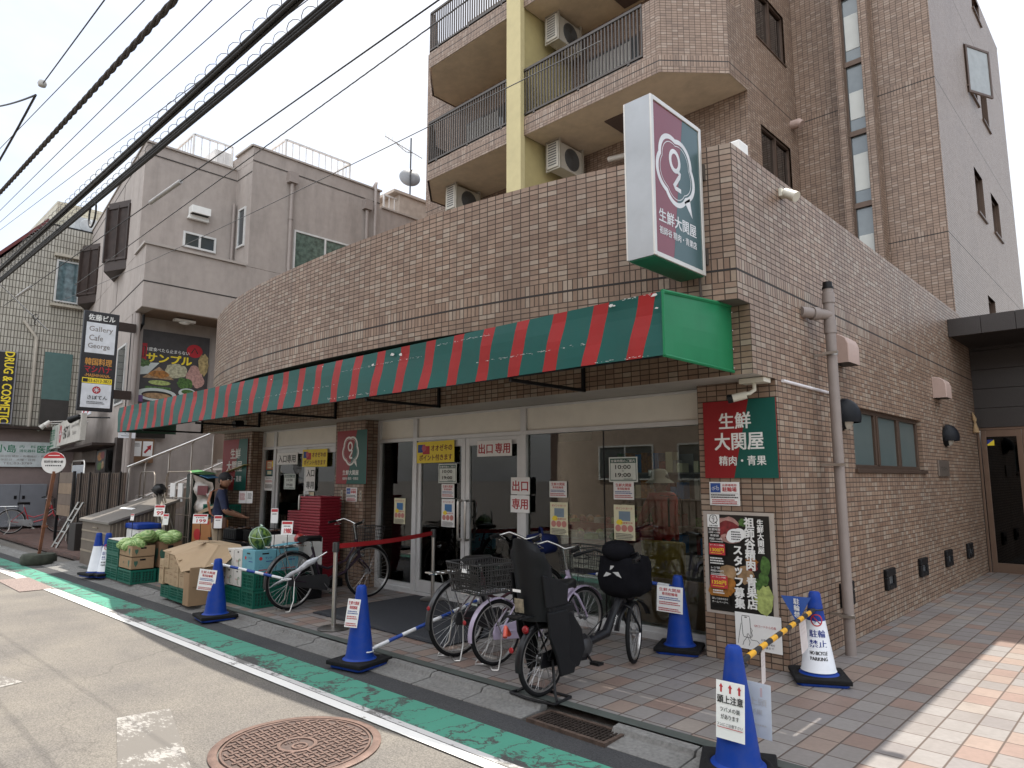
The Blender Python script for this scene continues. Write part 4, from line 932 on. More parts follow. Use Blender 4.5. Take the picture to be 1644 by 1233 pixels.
m = MB(); m.box(-19.3, -18.25, 7.15, 7.62, ZG, 10.62); m.build('roof_unit', RAILW, gb, world=True, bevel=.02)
m = MB(); m.box(-18.6, -17.15, 12.6, 13.9, 9.9, 10.65); m.box(-18.7, -17.1, 12.35, 13.95, 10.65, 10.75); m.build('roof_hut', mat('hut paint', (.40, .34, .29), .8), gb, world=True, bevel=.01)
# corner post, ground floor front
m = MB(); m.tube([(-17.55, 5.32, .05), (-17.55, 5.32, 5.5)], .06, 10); m.box(-17.9, -17.72, 5.30, 5.5, .05, 5.56); m.build('corner_pipe', WPIPE, gb, world=True, smooth=40)
for q in ((1.0, 1.35, -.02, .12), (4.2, 4.35, 0, .05)): m = MB(); spbox(m, *q, .05, 2.55); m.build('dark_timber_post', mat('dark timber', (.035, .024, .020), .7, var=.3), gb, world=True)
m = MB(); spbox(m, 1.4, 4.2, .001, .012, .05, 2.45); m.build('shop_opening', mat('dark opening', (.016, .013, .012), .6), gb, world=True)
m = MB(); spbox(m, 4.4, 9.2, .001, .012, .05, 2.45); m.build('ground_floor_front', mat('brown front', (.10, .075, .06), .6, var=.2), gb, world=True)
m = MB(); spbox(m, 4.6, 7.0, .012, .35, 1.95, 2.02); spbox(m, 1.2, 7.2, .012, .60, 2.36, 2.42); m.build('eaves_board', BROWN, gb, world=True)
win(gb, frame(SP(1.9, .01, 4.15), (-ca, sa, 0)), 1.1, 1.5, 1, gm=WGL)
# outdoor stair in the alley
RAIL = mat('stair rail steel', (.36, .33, .30), .38, .8, var=.1)
stair = thing('outdoor_stair', 'rendered outdoor stair with a steel handrail climbing the alley beside the shop', 'staircase', (-16.3, 6.5, 0))
SL = .462; sy = lambda y: .93 + (y - 4.75) * SL
m = MB(); n = 24
for k in range(n): y = 5.05 + k * .30; m.box(-16.95, -15.55, y, y + .31, sy(y) - .16, sy(y) + .0)
m.build('tread', mat('stair concrete', (.24, .21, .185), .85, var=.1, dirt=.3), stair, world=True)
m = MB(); m.prism([(5.05, sy(5.05) - .08), (12.3, sy(12.3) - .08), (12.3, sy(12.3) - .46), (5.05, sy(5.05) - .46)], -16.93, -15.52, M=Matrix(((0, 0, 1, 0), (1, 0, 0, 0), (0, 1, 0, 0), (0, 0, 0, 1)))); m.box(-16.95, -15.55, 5.02, 5.4, -.03, .9); m.build('stringer', mat('stringer paint', (.30, .255, .225), .8, var=.06, dirt=.25), stair, world=True)
m = MB(); m.tube([(-15.5, 4.7, sy(4.7) + .90), (-15.5, 11.8, sy(11.8) + .90)], .026, 8); m.tube([(-15.5, 4.75, sy(4.75) + .88), (-15.5, 4.72, .0)], .022, 8)
m.tube([(-15.5, 4.8, sy(4.8) + .12), (-15.5, 11.8, sy(11.8) + .12)], .018, 8); m.build('handrail', mat('bright rail', (.55, .54, .53), .3, .9), stair, world=True, smooth=50)
m = MB(); k = 0
while k < 14: y = 5.05 + k * .46; m.tube([(-15.5, y, sy(y) - .3), (-15.5, y, sy(y) + .80), (-15.5, y + .03, sy(y) + .9)], .017, 6); k += 1
m.build('railing_post', RAIL, stair, world=True, smooth=50)
# satellite dish and aerial on the far roof
m = MB(); t = thing('rooftop_aerial', 'round grey satellite dish on a mast with a long yagi aerial above the rooftops', 'aerial', (-17.2, 13.05, 10.75))
m = MB(); m.tube([(0, 0, 0), (0, 0, 2.0)], .025, 8); m.build('mast', mat('dark mast', (.06, .06, .065), .5, .5), t)
m = MB(); Md = T(-.10, .06, .70) @ RZ(-28) @ RY(75); m.lathe([(.02, .07), (.15, .055), (.28, .02), (.345, -.03), (.35, -.04), (.28, .01), (.15, .045), (.02, .06)], 28, M=Md); m.tube([(0, 0, .0), (.0, 0, .32)], .012, 6, M=Md); m.ball((0, 0, .33), .04, 8, 6, M=Md); m.build('dish', mat('dish grey', (.19, .195, .205), .45, .1), t, smooth=50)
m = MB(); m.tube([(.1, -1.1, 1.62), (-.1, .55, 1.52)], .014, 6)
for k in range(12): q = k / 11; c = Vector((.1, -1.1, 1.62)).lerp(Vector((-.1, .55, 1.52)), q); m.tube([c + Vector((-.02, 0, -.12)), c + Vector((.02, 0, .12))], .005, 4)
m.tube([(.02, -.6, 1.58), (0, -.2, 1.45), (-.05, .15, 1.55)], .012, 6); m.build('yagi', mat('aerial metal', (.30, .30, .30), .4, .8), t)
# ------------------------------------------------------------------ cream tiled building at the far left
CT = tile_mat('cream long tile', .085, .23, [(3, (.52, .49, .42)), (3, (.56, .53, .46)), (2, (.48, .45, .385))], (.085, .075, .06), gap=.020, rough=.5, bump=.4, soot=.25)
CT2 = tile_mat('cream shingle', .60, .20, [(3, (.56, .52, .40)), (3, (.60, .55, .44))], (.25, .22, .17), gap=.02, rough=.5)
cb = thing('cream_building', 'cream building faced in long upright tiles with a dark red sloping roof edge', 'building', (-30, 6, 0))
m = MB(); poly = [(4.0, 3.15), (9, 3.15), (9, 9.9), (4.95, 9.9), (3.0, 7.45), (1.0, 5.2), (1.0, 3.15)]
m.face([(-26, a, b) for a, b in poly], 0, [(a, b) for a, b in poly])
m.prism([(a, b) for a, b in poly], -36, -26.01, 0, M=Matrix(((0, 0, 1, 0), (1, 0, 0, 0), (0, 1, 0, 0), (0, 0, 0, 1))))
m.build('wall', CT, cb, world=True)
m = MB(); m.box(-36, -26.02, 1.0, 9, 0, 3.15); m.build('ground_floor_wall', mat('mauve grey render', (.215, .165, .155), .85, var=.05, dirt=.25), cb, world=True)
m = MB(); m.bar((-30, 4.95, 10.0), (-30, 1.0, 5.3), 8.3, .09); m.build('roof_edge', mat('dark red metal', (.12, .028, .026), .45, .3), cb, world=True)
m = MB(); m.box(-30, -26.05, 5.0, 6.9, 9.9, 9.96); m.build('parapet_cap', BLACK, cb, world=True)
m = MB(); m.box(-32, -27.0, 5.35, 8.5, 9.9, 11.1); m.build('penthouse', CT2, cb, world=True)
m = MB(); m.box(-26.8, -26.1, 5.72, 6.75, 9.9, 10.42); m.lathe([(0, .01), (.22, .01), (.24, 0)], 20, M=frame((-26.09, 6.1, 10.16), (0, 1, 0))); m.build('roof_fan_unit', mat('unit grey', (.42, .44, .45), .5), cb, world=True)
m = MB(); m.face([(-26.085, 6.1 + .2 * math.cos(a * math.pi / 10), 10.16 + .2 * math.sin(a * math.pi / 10)) for a in range(20)]); m.build('fan_grille', mat('grille grey', (.09, .09, .09), .5), cb, world=True)
win(cb, YM(-25.99, 5.64, 8.05), .70, 1.42, 1, gm=mat('blue curtained glass', (.10, .15, .165), .1, var=.5, scale=7, spec=.8))
m = MB(); m.box(-26, -25.85, 5.2, 6.1, 8.86, 8.95); m.box(-26, -25.85, 5.2, 6.1, 7.18, 7.26); m.build('window_ledge', mat('ledge', (.45, .41, .34), .7), cb, world=True)
m = MB(); m.box(-26.0, -25.97, 5.20, 5.98, 4.1, 5.64); m.build('green_glazing', mat('teal glass', (.075, .15, .145), .15, var=.06, spec=.8), cb, world=True)
m = MB(); m.box(-26.0, -25.97, 5.20, 5.98, 3.3, 4.1); m.build('dark_panel', mat('dark panel', (.045, .042, .040), .3), cb, world=True)
m = MB(); m.tube([(-25.93, 4.55, 6.55), (-25.93, 4.92, 6.05), (-25.93, 4.93, 3.2)], .05, 8); m.build('downpipe', mat('cream pipe', (.46, .42, .36), .6), cb, world=True, smooth=40)
m = MB(); m.box(-26.0, -25.6, 3.6, 9, 3.10, 3.18); m.build('canopy_ledge', BROWN, cb, world=True)
mcab = MB(); mcab.box(-25.98, -25.55, 4.1, 5.5, .12, 1.40)
t = tag(mcab.build('meter_cabinet', mat('cabinet grey', (.20, .21, .235), .45, .2, var=.05, dirt=.1), bevel=.012), 'grey steel meter cabinet with double doors against the mauve wall', 'cabinet')
m = MB(); m.box(-25.548, -25.54, 4.795, 4.803, .14, 1.38); m.box(-25.548, -25.535, 4.66, 4.73, .95, 1.05); m.box(-25.548, -25.535, 4.87, 4.94, .95, 1.05); m.build('door_latch', BLACK, t, world=True)
# opposite side of the street, seen in the shop glass
ob_ = thing('opposite_building', 'brown rendered building with aluminium windows across the street, mirrored in the shop glass', 'building', (-6, -7, 0))
m = MB(); m.box(-15, 5, -10, -5.2, -.06, 7.2); m.build('wall', mat('pinkish brown render', (.27, .20, .165), .85, var=.08, dirt=.2), ob_, world=True)
for x in (-12, -9.2, -6.2, -3.4, -.4, 2.4):
    win(ob_, frame((x, -5.19, 2.05), (-1, 0, 0)), 2.0, 1.05, 2, fm=ALU)
m = MB(); rg = random.Random(3)
for k in range(1500):
    c = Vector((rg.uniform(-12, 4), rg.uniform(-5.1, -4.6), rg.uniform(0.0, .75))); a = rg.uniform(0, 6.3); d = Vector((math.cos(a), math.sin(a), rg.uniform(-.5, .8))) * .11; e = Vector((-math.sin(a), math.cos(a), rg.uniform(-.3, .3))) * .04
    m.face([c - e, c + d * .5 - e * .2, c + d, c + d * .5 + e * 1.2])
tag(m.build('hedge', mat('hedge leaves', (.045, .085, .025), .6, var=.4, scale=12)), 'low leafy hedge along the opposite building across the street', 'hedge')
m = MB()
for k in range(60): m.bar((-11 + k * .2, -3.6, -.05), (-11 + k * .2, -3.6, 1.0), .025, .025)
m.bar((-11, -3.6, 1.0), (.8, -3.6, 1.0), .04, .04); m.bar((-11, -3.6, .1), (.8, -3.6, .1), .03, .03)
tag(m.build('street_fence', mat('fence brown', (.12, .085, .06), .5, .2)), 'low brown barred fence on the far side of the street', 'fence')
# ------------------------------------------------------------------ cones, bars, belt posts
CONEB = mat('cone blue', (.004, .040, .27), .5, var=.10, spec=.22, dirt=.35, dscale=6)
CONEW = mat('cone cover white', (.66, .68, .72), .5, var=.04, dirt=.12, dscale=5)
def cone(name, label, loc, rz=0, group='blue traffic cones', h=.69, weight=True, cover=False):
    t = thing(name, label, 'traffic cone', loc, rz, group)
    m = MB(); m.prism([(-.19, -.16), (-.16, -.19), (.16, -.19), (.19, -.16), (.19, .16), (.16, .19), (-.16, .19), (-.19, .16)], 0, .022); m.build('base', CONEB, t, bevel=.008)
    m = MB(); m.lathe([(.155, .02), (.15, .06), (.128, .075), (.12, .10), (.048, h - .055), (.045, h - .02), (.034, h - .004), (0, h)], 32); m.build('body', CONEB, t, smooth=35)
    if weight:
        m = MB(); k = 16
        sq = [(.20, -.20), (.20, .20), (-.20, .20), (-.20, -.20)]
        m.prism([(-.205, -.205), (.205, -.205), (.205, .205), (-.205, .205)], .024, .060); m.lathe([(.185, .060), (.175, .068), (.155, .066), (.15, .06)], 28)
        m.build('weight', RUBBER, t, bevel=.012)
    if cover:
        m = MB(); m.lathe([(.135, .085), (.130, .090), (.056, h - .13), (.054, h - .12)], 32); m.build('cover', CONEW, t, smooth=50)
    return t
c1 = cone('traffic_cone', 'blue cone on the kerb with a notice, between the floor mat and the road', (-5.36, 3.62, -.045), 12)
c2 = cone('traffic_cone', 'blue cone with a notice beside the carton stack at the road edge', (-8.27, 3.57, -.04), -8)
c3 = cone('traffic_cone', 'large blue cone in front with the swallow nest notices', (-1.895, 3.78, -.03), 25)
c4 = cone('traffic_cone', 'blue cone standing by the shop window beneath the recruiting poster', (-3.47, 5.86, 0), 20)
c5 = cone('traffic_cone', 'white covered no bicycle parking cone against the tiled side wall', (-2.19, 5.80, 0), 30, cover=True, group='cones with white covers')
def cone_surface(t, z, ang, h=.69):
    r = .134 + (.05 - .134) * (z - .085) / (h - .14); a = R(ang); return r
def wrap_text(parent, s, z, ang, size, m, r0, r1, z0, z1, w=None, bold=.03, vertical=False):
    """lettering that follows the cone's surface"""
    mb = MB()
    def put(vs, fs, ox, oz):
        out = []
        for a, b in vs:
            zz = oz + b; rr = r0 + (r1 - r0) * (zz - z0) / (z1 - z0) + .0018; th = R(ang) + (ox + a) / rr; out.append((rr * math.cos(th), rr * math.sin(th), zz))
        mb.add(out, fs)
    vs, fs, x0, x1, y0, y1 = text_geo(s, 0, 2)
    k = size / max(y1 - y0, .3); kx = k if w is None else w / (x1 - x0)
    for i, d in enumerate((-.0012, .0, .0012)): r0 += .0002 * (i > 0); put([((a - (x0 + x1) / 2) * kx + d, (b - (y0 + y1) / 2) * k + abs(d) * .5) for a, b in vs], fs, 0, z)
    mb.build('lettering', m, parent)
def no_bike_mark(parent, z, ang, r, r0, r1, z0, z1):
    def mapp(pts):
        out = []
        for a, b in pts:
            zz = z + b; rr = r0 + (r1 - r0) * (zz - z0) / (z1 - z0) + .0022; th = R(ang) + a / rr; out.append((rr * math.cos(th), rr * math.sin(th), zz))
        return out
    mb = MB()
    def st(pts, w, mi, closed=False, ext=0):
        rr = ribbon_pts(pts, w, closed); k = len(rr)
        for i in range(k if closed else k - 1):
            a, b = rr[i], rr[(i + 1) % k]; mb.face(mapp([a[0], b[0], b[1], a[1]]), mi)
    bl = []
    for cx in (-.022, .022): st([(cx + .014 * math.cos(k * math.pi / 6), -.008 + .014 * math.sin(k * math.pi / 6)) for k in range(12)], .0035, 1, True)
    st([(-.022, -.008), (-.008, .012), (.014, .012), (.0, -.008), (-.022, -.008)], .0035, 1); st([(.0, -.008), (-.01, .018)], .0035, 1); st([(.022, -.008), (.012, .022), (.02, .024)], .0035, 1); st([(-.016, .02), (-.004, .02)], .004, 1)
    st([(r * math.cos(k * math.pi / 14), r * math.sin(k * math.pi / 14)) for k in range(28)], .009, 0, True)
    st([(-r * .7 + r * 1.4 * k / 8, r * .7 - r * 1.4 * k / 8) for k in range(9)], .008, 0)
    mb.build('no_bicycle_symbol', [RED, NAVY], parent)
def cover_print(t, ang):
    r0, r1, z0, z1 = .130, .056, .09, .56
    no_bike_mark(t, .475, ang, .042, r0, r1, z0, z1)
    wrap_text(t, '駐輪', .375, ang, .055, NAVY, r0, r1, z0, z1, w=.125, bold=.035); wrap_text(t, '禁止', .300, ang, .055, NAVY, r0, r1, z0, z1, w=.135, bold=.035)
    wrap_text(t, 'NO BICYCLE', .232, ang, .026, INK, r0, r1, z0, z1, w=.135, bold=.02); wrap_text(t, 'PARKING', .190, ang, .026, INK, r0, r1, z0, z1, w=.13, bold=.02)
cover_print(c5, -95)
# two white covered cones at the far end of the goods
c6 = cone('traffic_cone', 'white covered cone nested against the other one, closer to the garbage bin', (-13.02, 3.60, -.01), 10, group='cones with white covers', h=.70, weight=True, cover=True)
c7 = cone('traffic_cone', 'white covered cone with no parking print next to the stacked green crates', (-12.86, 3.70, -.01), 5, group='cones with white covers', h=.70, weight=True, cover=True)
cover_print(c7, -35)
BARW = mat('bar white', (.64, .65, .66), .45, var=.04, dirt=.15, dscale=8); BARB = mat('bar blue', (.01, .045, .24), .45, var=.06); BARK = mat('bar black', (.015, .015, .016), .5); BARY = mat('bar yellow', (.66, .34, .02), .45, var=.06)
def stripe_bar(label, p, q, m0, m1, n, r=.017):
    p = Vector(p); q = Vector(q); mb = MB()
    for k in range(n):
        a = p.lerp(q, k / n); b = p.lerp(q, (k + 1) / n); mb.tube([a, b], r, 12, k % 2)
    for e, d in ((p, (p - q).normalized()), (q, (q - p).normalized())):
        mb.tube([e, e + d * .03], r * .7, 10, 0); c = e + d * .075
        x = Vector((d.x, d.y, 0)).normalized(); y = Vector((-x.y, x.x, 0)); mb.tube([c + (x * math.cos(k * math.pi / 8) + y * math.sin(k * math.pi / 8)) * .056 for k in range(16)], .006, 6, 0, closed=True)
    o = mb.build('cone_bar', [m0, m1], None, smooth=50)
    return tag(o, label, 'cone bar', 'striped bars clipped between cones')
stripe_bar('blue and white striped bar between the carton side cone and the parked bicycle', (-8.36, 3.66, .56), (-7.75, 4.10, .42), BARW, BARB, 7)
stripe_bar('blue and white striped bar sloping down from the mat side cone behind the bicycles', (-5.28, 3.72, .10), (-5.10, 4.95, .42), BARW, BARB, 9)
stripe_bar('blue and white striped bar held level beside the window cone', (-4.55, 5.87, .61), (-3.56, 5.86, .58), BARB, BARW, 8)
stripe_bar('yellow and black striped bar from the large front cone to the side wall cone', (-1.91, 3.90, .545), (-2.17, 5.70, .555), BARK, BARY, 15, .018)
# belt barrier
for (x, y, lab) in ((-6.62, 4.13, 'nearer steel belt post at the front edge of the floor mat'), (-7.15, 5.93, 'farther steel belt post by the exit doors at the end of the red belt')):
    t = thing('belt_post', lab, 'belt barrier post', (x, y, .004 if y < 5 else .02), 0, 'steel posts holding the red belt')
    m = MB(); m.tube([(0, 0, .02), (0, 0, .80)], .024, 16); m.build('pole', STEEL, t, smooth=50)
    m = MB(); m.lathe([(.165, 0), (.165, .008), (.14, .02), (.03, .034), (0, .034)], 36); m.build('base_plate', mat('base steel', (.20, .19, .18), .35, .9, var=.1), t, smooth=40)
    m = MB(); m.lathe([(.0, .90), (.033, .90), (.036, .885), (.036, .80), (.026, .795)], 18); m.build('head', mat('black head', (.03, .03, .03), .4), t, smooth=40); 
m = MB(); a = Vector((-6.60, 4.16, .865)); b = Vector((-7.14, 5.90, .872)); k = 12; pts = [a.lerp(b, i / k) - Vector((0, 0, .02 * math.sin(math.pi * i / k))) for i in range(k + 1)]
for i in range(k):
    for s in (-.0015, .0015):
        d = Vector((s, 0, 0)); m.face([pts[i] + d + Vector((0, 0, -.026)), pts[i + 1] + d + Vector((0, 0, -.026)), pts[i + 1] + d + Vector((0, 0, .026)), pts[i] + d + Vector((0, 0, .026))])
tag(m.build('barrier_belt', mat('red webbing', (.36, .012, .016), .6, var=.06, scale=40)), 'red webbing belt stretched between the two steel posts', 'barrier belt')
# ------------------------------------------------------------------ crates, boxes, produce
CR = mat('green crate plastic', (.006, .105, .072), .5, spec=.25, var=.10, dirt=.2, dscale=5); CRD = mat('crate inner shade', (.005, .050, .036), .6)  # inner walls darkened: shade behind the lattice put into the colour
KRAFT = mat('kraft board', (.30, .195, .110), .8, var=.08, dirt=.12, dscale=4); KRAFT2 = mat('dark kraft board', (.20, .115, .062), .8, var=.08); WBOX = mat('white carton', (.58, .57, .54), .75, var=.04, dirt=.1); BBOX = mat('light blue carton', (.125, .33, .40), .7, var=.06, dirt=.1)
HEART = mat('green print', (.035, .10, .07), .7)
def crate_parts(t, L, W, H):
    """folding crate: x length L, y depth W, open top with lattice walls"""
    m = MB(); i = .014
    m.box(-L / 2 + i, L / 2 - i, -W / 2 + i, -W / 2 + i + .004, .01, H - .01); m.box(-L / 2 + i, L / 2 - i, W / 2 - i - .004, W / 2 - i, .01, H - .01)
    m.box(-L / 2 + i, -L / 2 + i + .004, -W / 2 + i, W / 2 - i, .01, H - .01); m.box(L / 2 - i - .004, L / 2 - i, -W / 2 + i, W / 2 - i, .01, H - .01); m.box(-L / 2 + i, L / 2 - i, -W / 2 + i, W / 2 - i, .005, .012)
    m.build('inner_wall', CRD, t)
    m = MB()
    for z0, z1 in ((0, .028), (H - .036, H - .006)):
        m.box(-L / 2, L / 2, -W / 2, -W / 2 + .014, z0, z1); m.box(-L / 2, L / 2, W / 2 - .014, W / 2, z0, z1); m.box(-L / 2, -L / 2 + .014, -W / 2 + .014, W / 2 - .014, z0, z1); m.box(L / 2 - .014, L / 2, -W / 2 + .014, W / 2 - .014, z0, z1)
    def lattice(n, a0, a1, fix, axis):
        for k in range(n + 1):
            a = a0 + (a1 - a0) * k / n; w = .016 if k in (0, n) or k == n // 2 else .007
            if axis == 'x': m.box(a - w, a + w, fix - .006, fix + .006, .028, H - .036)
            else: m.box(fix - .006, fix + .006, a - w, a + w, .028, H - .036)
        for q in range(1, 4):
            z = .028 + (H - .064) * q / 4
            if axis == 'x': m.box(a0, a1, fix - .005, fix + .005, z - .005, z + .005)
            else: m.box(fix - .005, fix + .005, a0, a1, z - .005, z + .005)
    nx = max(6, int(L / .045)); ny = max(5, int(W / .045))
    for s in (-1, 1): lattice(nx, -L / 2 + .016, L / 2 - .016, s * (W / 2 - .008), 'x'); lattice(ny, -W / 2 + .016, W / 2 - .016, s * (L / 2 - .008), 'y')
    m.build('lattice', CR, t)
CRP = {}
def crate(label, x0, x1, y0, y1, z, h=.20, rz=0):
    L, W = x1 - x0, y1 - y0; key = (round(L, 2), round(W, 2), round(h, 2)); loc = ((x0 + x1) / 2, (y0 + y1) / 2, z)
    if key in CRP: return dup(CRP[key], loc, rz, label, 'green folding crates')
    t = thing('green_crate', label, 'crate', loc, rz, 'green folding crates'); crate_parts(t, L, W, h); CRP[key] = t; return t
crate('green crate on the ground carrying the two heart printed cabbage boxes', -12.08, -11.48, 3.64, 4.0, 0, .21)
crate('green crate on the ground carrying the dark cabbage box behind', -12.08, -11.48, 4.03, 4.39, 0, .21)
crate('lowest green crate of the stack next to the white cones', -12.72, -12.12, 3.64, 4.0, 0, .20)
crate('middle green crate of the stack next to the white cones', -12.72, -12.12, 3.645, 4.005, .20, .20)
crate('topmost green crate of the stack next to the white cones, under white sheets', -12.72, -12.12, 3.64, 4.0, .40, .20)
crate('green crate on the ground under the slim kraft cartons', -9.80, -9.22, 3.59, 3.92, 0, .19)
crate('short green crate at the left foot of the slim kraft cartons', -10.13, -9.84, 3.60, 3.92, 0, .17)
crate('green crate under the stacked white cartons', -9.10, -8.64, 4.03, 4.42, 0, .22)
crate('lower green crate of the pair beneath the light blue cartons', -8.62, -8.29, 4.03, 4.62, 0, .215)
crate('upper green crate of the pair beneath the light blue cartons', -8.62, -8.29, 4.03, 4.62, .215, .215)
crate('green crate on the display behind, under the brown carton flap', -12.95, -12.25, 5.25, 5.65, .90, .22)
m = MB(); m.box(-.15, .15, -.172, -.170, .11, .16); 
m = MB(); m.face([(-8.283, 4.10, .06), (-8.283, 4.20, .06), (-8.283, 4.20, .13), (-8.283, 4.10, .13)])
def heart(mb, M, s, mi, z=.0015):
    pts = []
    for k in range(28):
        a = 2 * math.pi * k / 28; pts.append((s * .062 * 16 * math.sin(a) ** 3 / 2 * .5, s * (13 * math.cos(a) - 5 * math.cos(2 * a) - 2 * math.cos(3 * a) - math.cos(4 * a)) / 32))
    mb.face([(a, b, z) for a, b in pts], mi, M=M)
def cab_box(label, x0, x1, y0, y1, z0, z1, m0, grp):
    t = thing('cabbage_box', label, 'cardboard box', ((x0 + x1) / 2, (y0 + y1) / 2, z0), 0, grp); L, W, H = x1 - x0, y1 - y0, z1 - z0; m = MB(); e = .006
    m.box(-L / 2, L / 2, -W / 2, -W / 2 + e, 0, H); m.box(-L / 2, L / 2, W / 2 - e, W / 2, 0, H); m.box(-L / 2, -L / 2 + e, -W / 2 + e, W / 2 - e, 0, H); m.box(L / 2 - e, L / 2, -W / 2 + e, W / 2 - e, 0, H); m.box(-L / 2, L / 2, -W / 2, W / 2, 0, .01)
    m.build('carton', m0, t)
    m = MB(); heart(m, frame((L * .30, -W / 2, H / 2), (1, 0, 0)), H * .75, 0); heart(m, frame((L / 2, -W * .30, H / 2), (0, 1, 0)), H * .6, 0); m.text('JA', -L * .12, H * .5, H * .22, 0, frame((0, -W / 2, 0), (1, 0, 0)), .02, z=.0015)
    Mx = frame((L / 2, 0, 0), (0, 1, 0)); m.face([(-.04, H * .72, .0015), (.04, H * .72, .0015), (.04, H * .86, .0015), (-.04, H * .86, .0015)], 1, M=Mx)
    m.build('print', [HEART, BLACK], t); return t
cab_box('lower kraft box printed with a green heart, on the green crate', -12.05, -11.49, 3.64, 3.96, .212, .395, KRAFT, 'heart printed cabbage boxes')
cab_box('upper kraft box printed with a green heart, open and filled with cabbages', -12.05, -11.49, 3.64, 3.965, .397, .565, KRAFT, 'heart printed cabbage boxes')
cab_box('tall dark brown box of cabbages standing behind the heart printed boxes', -12.06, -11.49, 4.03, 4.36, .212, .60, KRAFT2, 'cabbage boxes behind')
def cabbage_mat():
    m, n, l, b = nt('cabbage leaf'); tc = n.new('ShaderNodeTexCoord'); wv = n.new('ShaderNodeTexWave'); wv.wave_type = 'RINGS'; wv.inputs['Scale'].default_value = 9; wv.inputs['Distortion'].default_value = 7; wv.inputs['Detail'].default_value = 3
    rp = n.new('ShaderNodeValToRGB'); rp.color_ramp.elements[0].color = (.16, .30, .085, 1); rp.color_ramp.elements[1].color = (.36, .48, .20, 1)
    l.new(tc.outputs['Object'], wv.inputs[0]); l.new(wv.outputs[0], rp.inputs[0]); l.new(rp.outputs[0], b.inputs['Base Color']); b.inputs['Roughness'].default_value = .5; b.inputs['Subsurface Weight'].default_value = 0
    bp = n.new('ShaderNodeBump'); bp.inputs['Strength'].default_value = .5; bp.inputs['Distance'].default_value = .01; l.new(wv.outputs[0], bp.inputs['Height']); l.new(bp.outputs[0], b.inputs['Normal']); return m
CAB = cabbage_mat()
def make_cabbage():
    m = MB(); m.ball((0, 0, .085), (.118, .112, .085), 20, 12, fn=lambda d: 1 + .05 * math.sin(5 * math.atan2(d.y, d.x) + 2 * d.z))
    for k in range(6):   # loose outer leaves
        a = k * 1.05 + .3; vs = []; fs = []
        for i in range(6):
            for j in range(6):
                u = -.65 + 1.3 * i / 5; v = -.9 + 1.5 * j / 5; d = Vector((math.cos(v) * math.cos(a + u), math.cos(v) * math.sin(a + u), math.sin(v)))
                rr = 1.05 + .05 * math.sin(7 * u + 3 * v + k) + (.06 * abs(u) + .10 * max(0, v - .3)); vs.append((d.x * .118 * rr, d.y * .112 * rr, .085 + d.z * .085 * rr))
        for i in range(5):
            for j in range(5): fs.append((i * 6 + j, (i + 1) * 6 + j, (i + 1) * 6 + j + 1, i * 6 + j + 1))
        m.add(vs, fs)
    return m.build('cabbage', CAB, smooth=60)
spots = [(-11.98, 3.72, .50, .95, 'front left corner of the heart printed box'), (-11.80, 3.72, .49, .9, 'front middle of the heart printed box'), (-11.60, 3.73, .52, .9, 'front right corner of the heart printed box'), (-11.93, 3.87, .55, 1.0, 'back left of the heart printed box'), (-11.60, 3.89, .60, 1.1, 'top of the heap over the heart printed boxes'),
         (-11.75, 4.12, .60, 1.0, 'back row of the dark box, on the left'), (-11.56, 4.16, .56, 1.0, 'front right corner of the dark box'), (-11.70, 4.30, .60, .95, 'far back of the dark box'), (-11.52, 4.30, .58, .9, 'far right corner of the dark box'), (-11.74, 3.98, .57, 1.0, 'gap between the heart printed box and the dark box')]
proto = None
for i, (x, y, z, s, w) in enumerate(spots):
    if proto is None: proto = make_cabbage(); o = proto
    else: o = proto.copy(); COL.objects.link(o)
    o.location = (x, y, z); o.rotation_euler = (random.uniform(-.5, .5), random.uniform(-.5, .5), random.uniform(0, 6)); o.scale = (s, s * random.uniform(.92, 1.08), s)
    tag(o, 'pale green cabbage at the ' + w, 'cabbage', 'cabbages heaped in the boxes')
m = MB(); m.box(-12.72, -12.05, 3.66, 4.1, .602, .612); m.box(-12.66, -12.2, 3.70, 4.2, .612, .620, M=T(0, 0, 0))
tag(m.build('packing_sheet', mat('white packing sheet', (.68, .66, .60), .7, var=.06)), 'white packing sheets lying on top of the green crate stack', 'packing sheet')
# slim cartons with a big flattened carton over them
KR3 = mat('golden kraft', (.34, .245, .15), .8, var=.06)
ct = None
for i, (x0, x1, z0, z1, lab) in enumerate(((-10.12, -9.97, .175, .50, 'slim kraft carton standing on the short green crate'), (-9.96, -9.80, .40, .62, 'slim kraft carton standing high under the left flap'), (-9.79, -9.62, .19, .40, 'slim kraft carton low in the middle of the pile'), (-9.79, -9.62, .402, .585, 'slim kraft carton resting high in the middle of the pile'), (-9.96, -9.80, .195, .398, 'slim kraft carton low on the left of the pile'), (-9.61, -9.44, .19, .37, 'slim kraft carton low on the right of the pile'), (-9.61, -9.44, .372, .54, 'slim kraft carton high on the right of the pile'), (-9.43, -9.25, .19, .42, 'slim kraft carton at the right end by the upright board'))):
    t = thing('slim_carton', lab, 'cardboard box', ((x0 + x1) / 2, 3.76 + random.uniform(-.028, .03), z0), 0, 'slim kraft cartons in the pile'); L = x1 - x0; H = z1 - z0
    m = MB(); m.box(-L / 2, L / 2, -.17, .17, 0, H); m.build('carton', KR3, t, bevel=.004)
    m = MB(); Mf = frame((0, -.171, 0), (1, 0, 0)); stroke(m, [(.02 * math.cos(a * .4), H * .25 + .02 * math.sin(a * .4)) for a in range(16)], .004, 0, Mf, .001, True); m.face([(-L * .32, H * .62, .001), (L * .32, H * .62, .001), (L * .32, H * .66, .001), (-L * .32, H * .66, .001)], 0, M=Mf); m.face([(-L * .32, H * .72, .001), (L * .2, H * .72, .001), (L * .2, H * .75, .001), (-L * .32, H * .75, .001)], 0, M=Mf); m.build('print', KRAFT2, t)
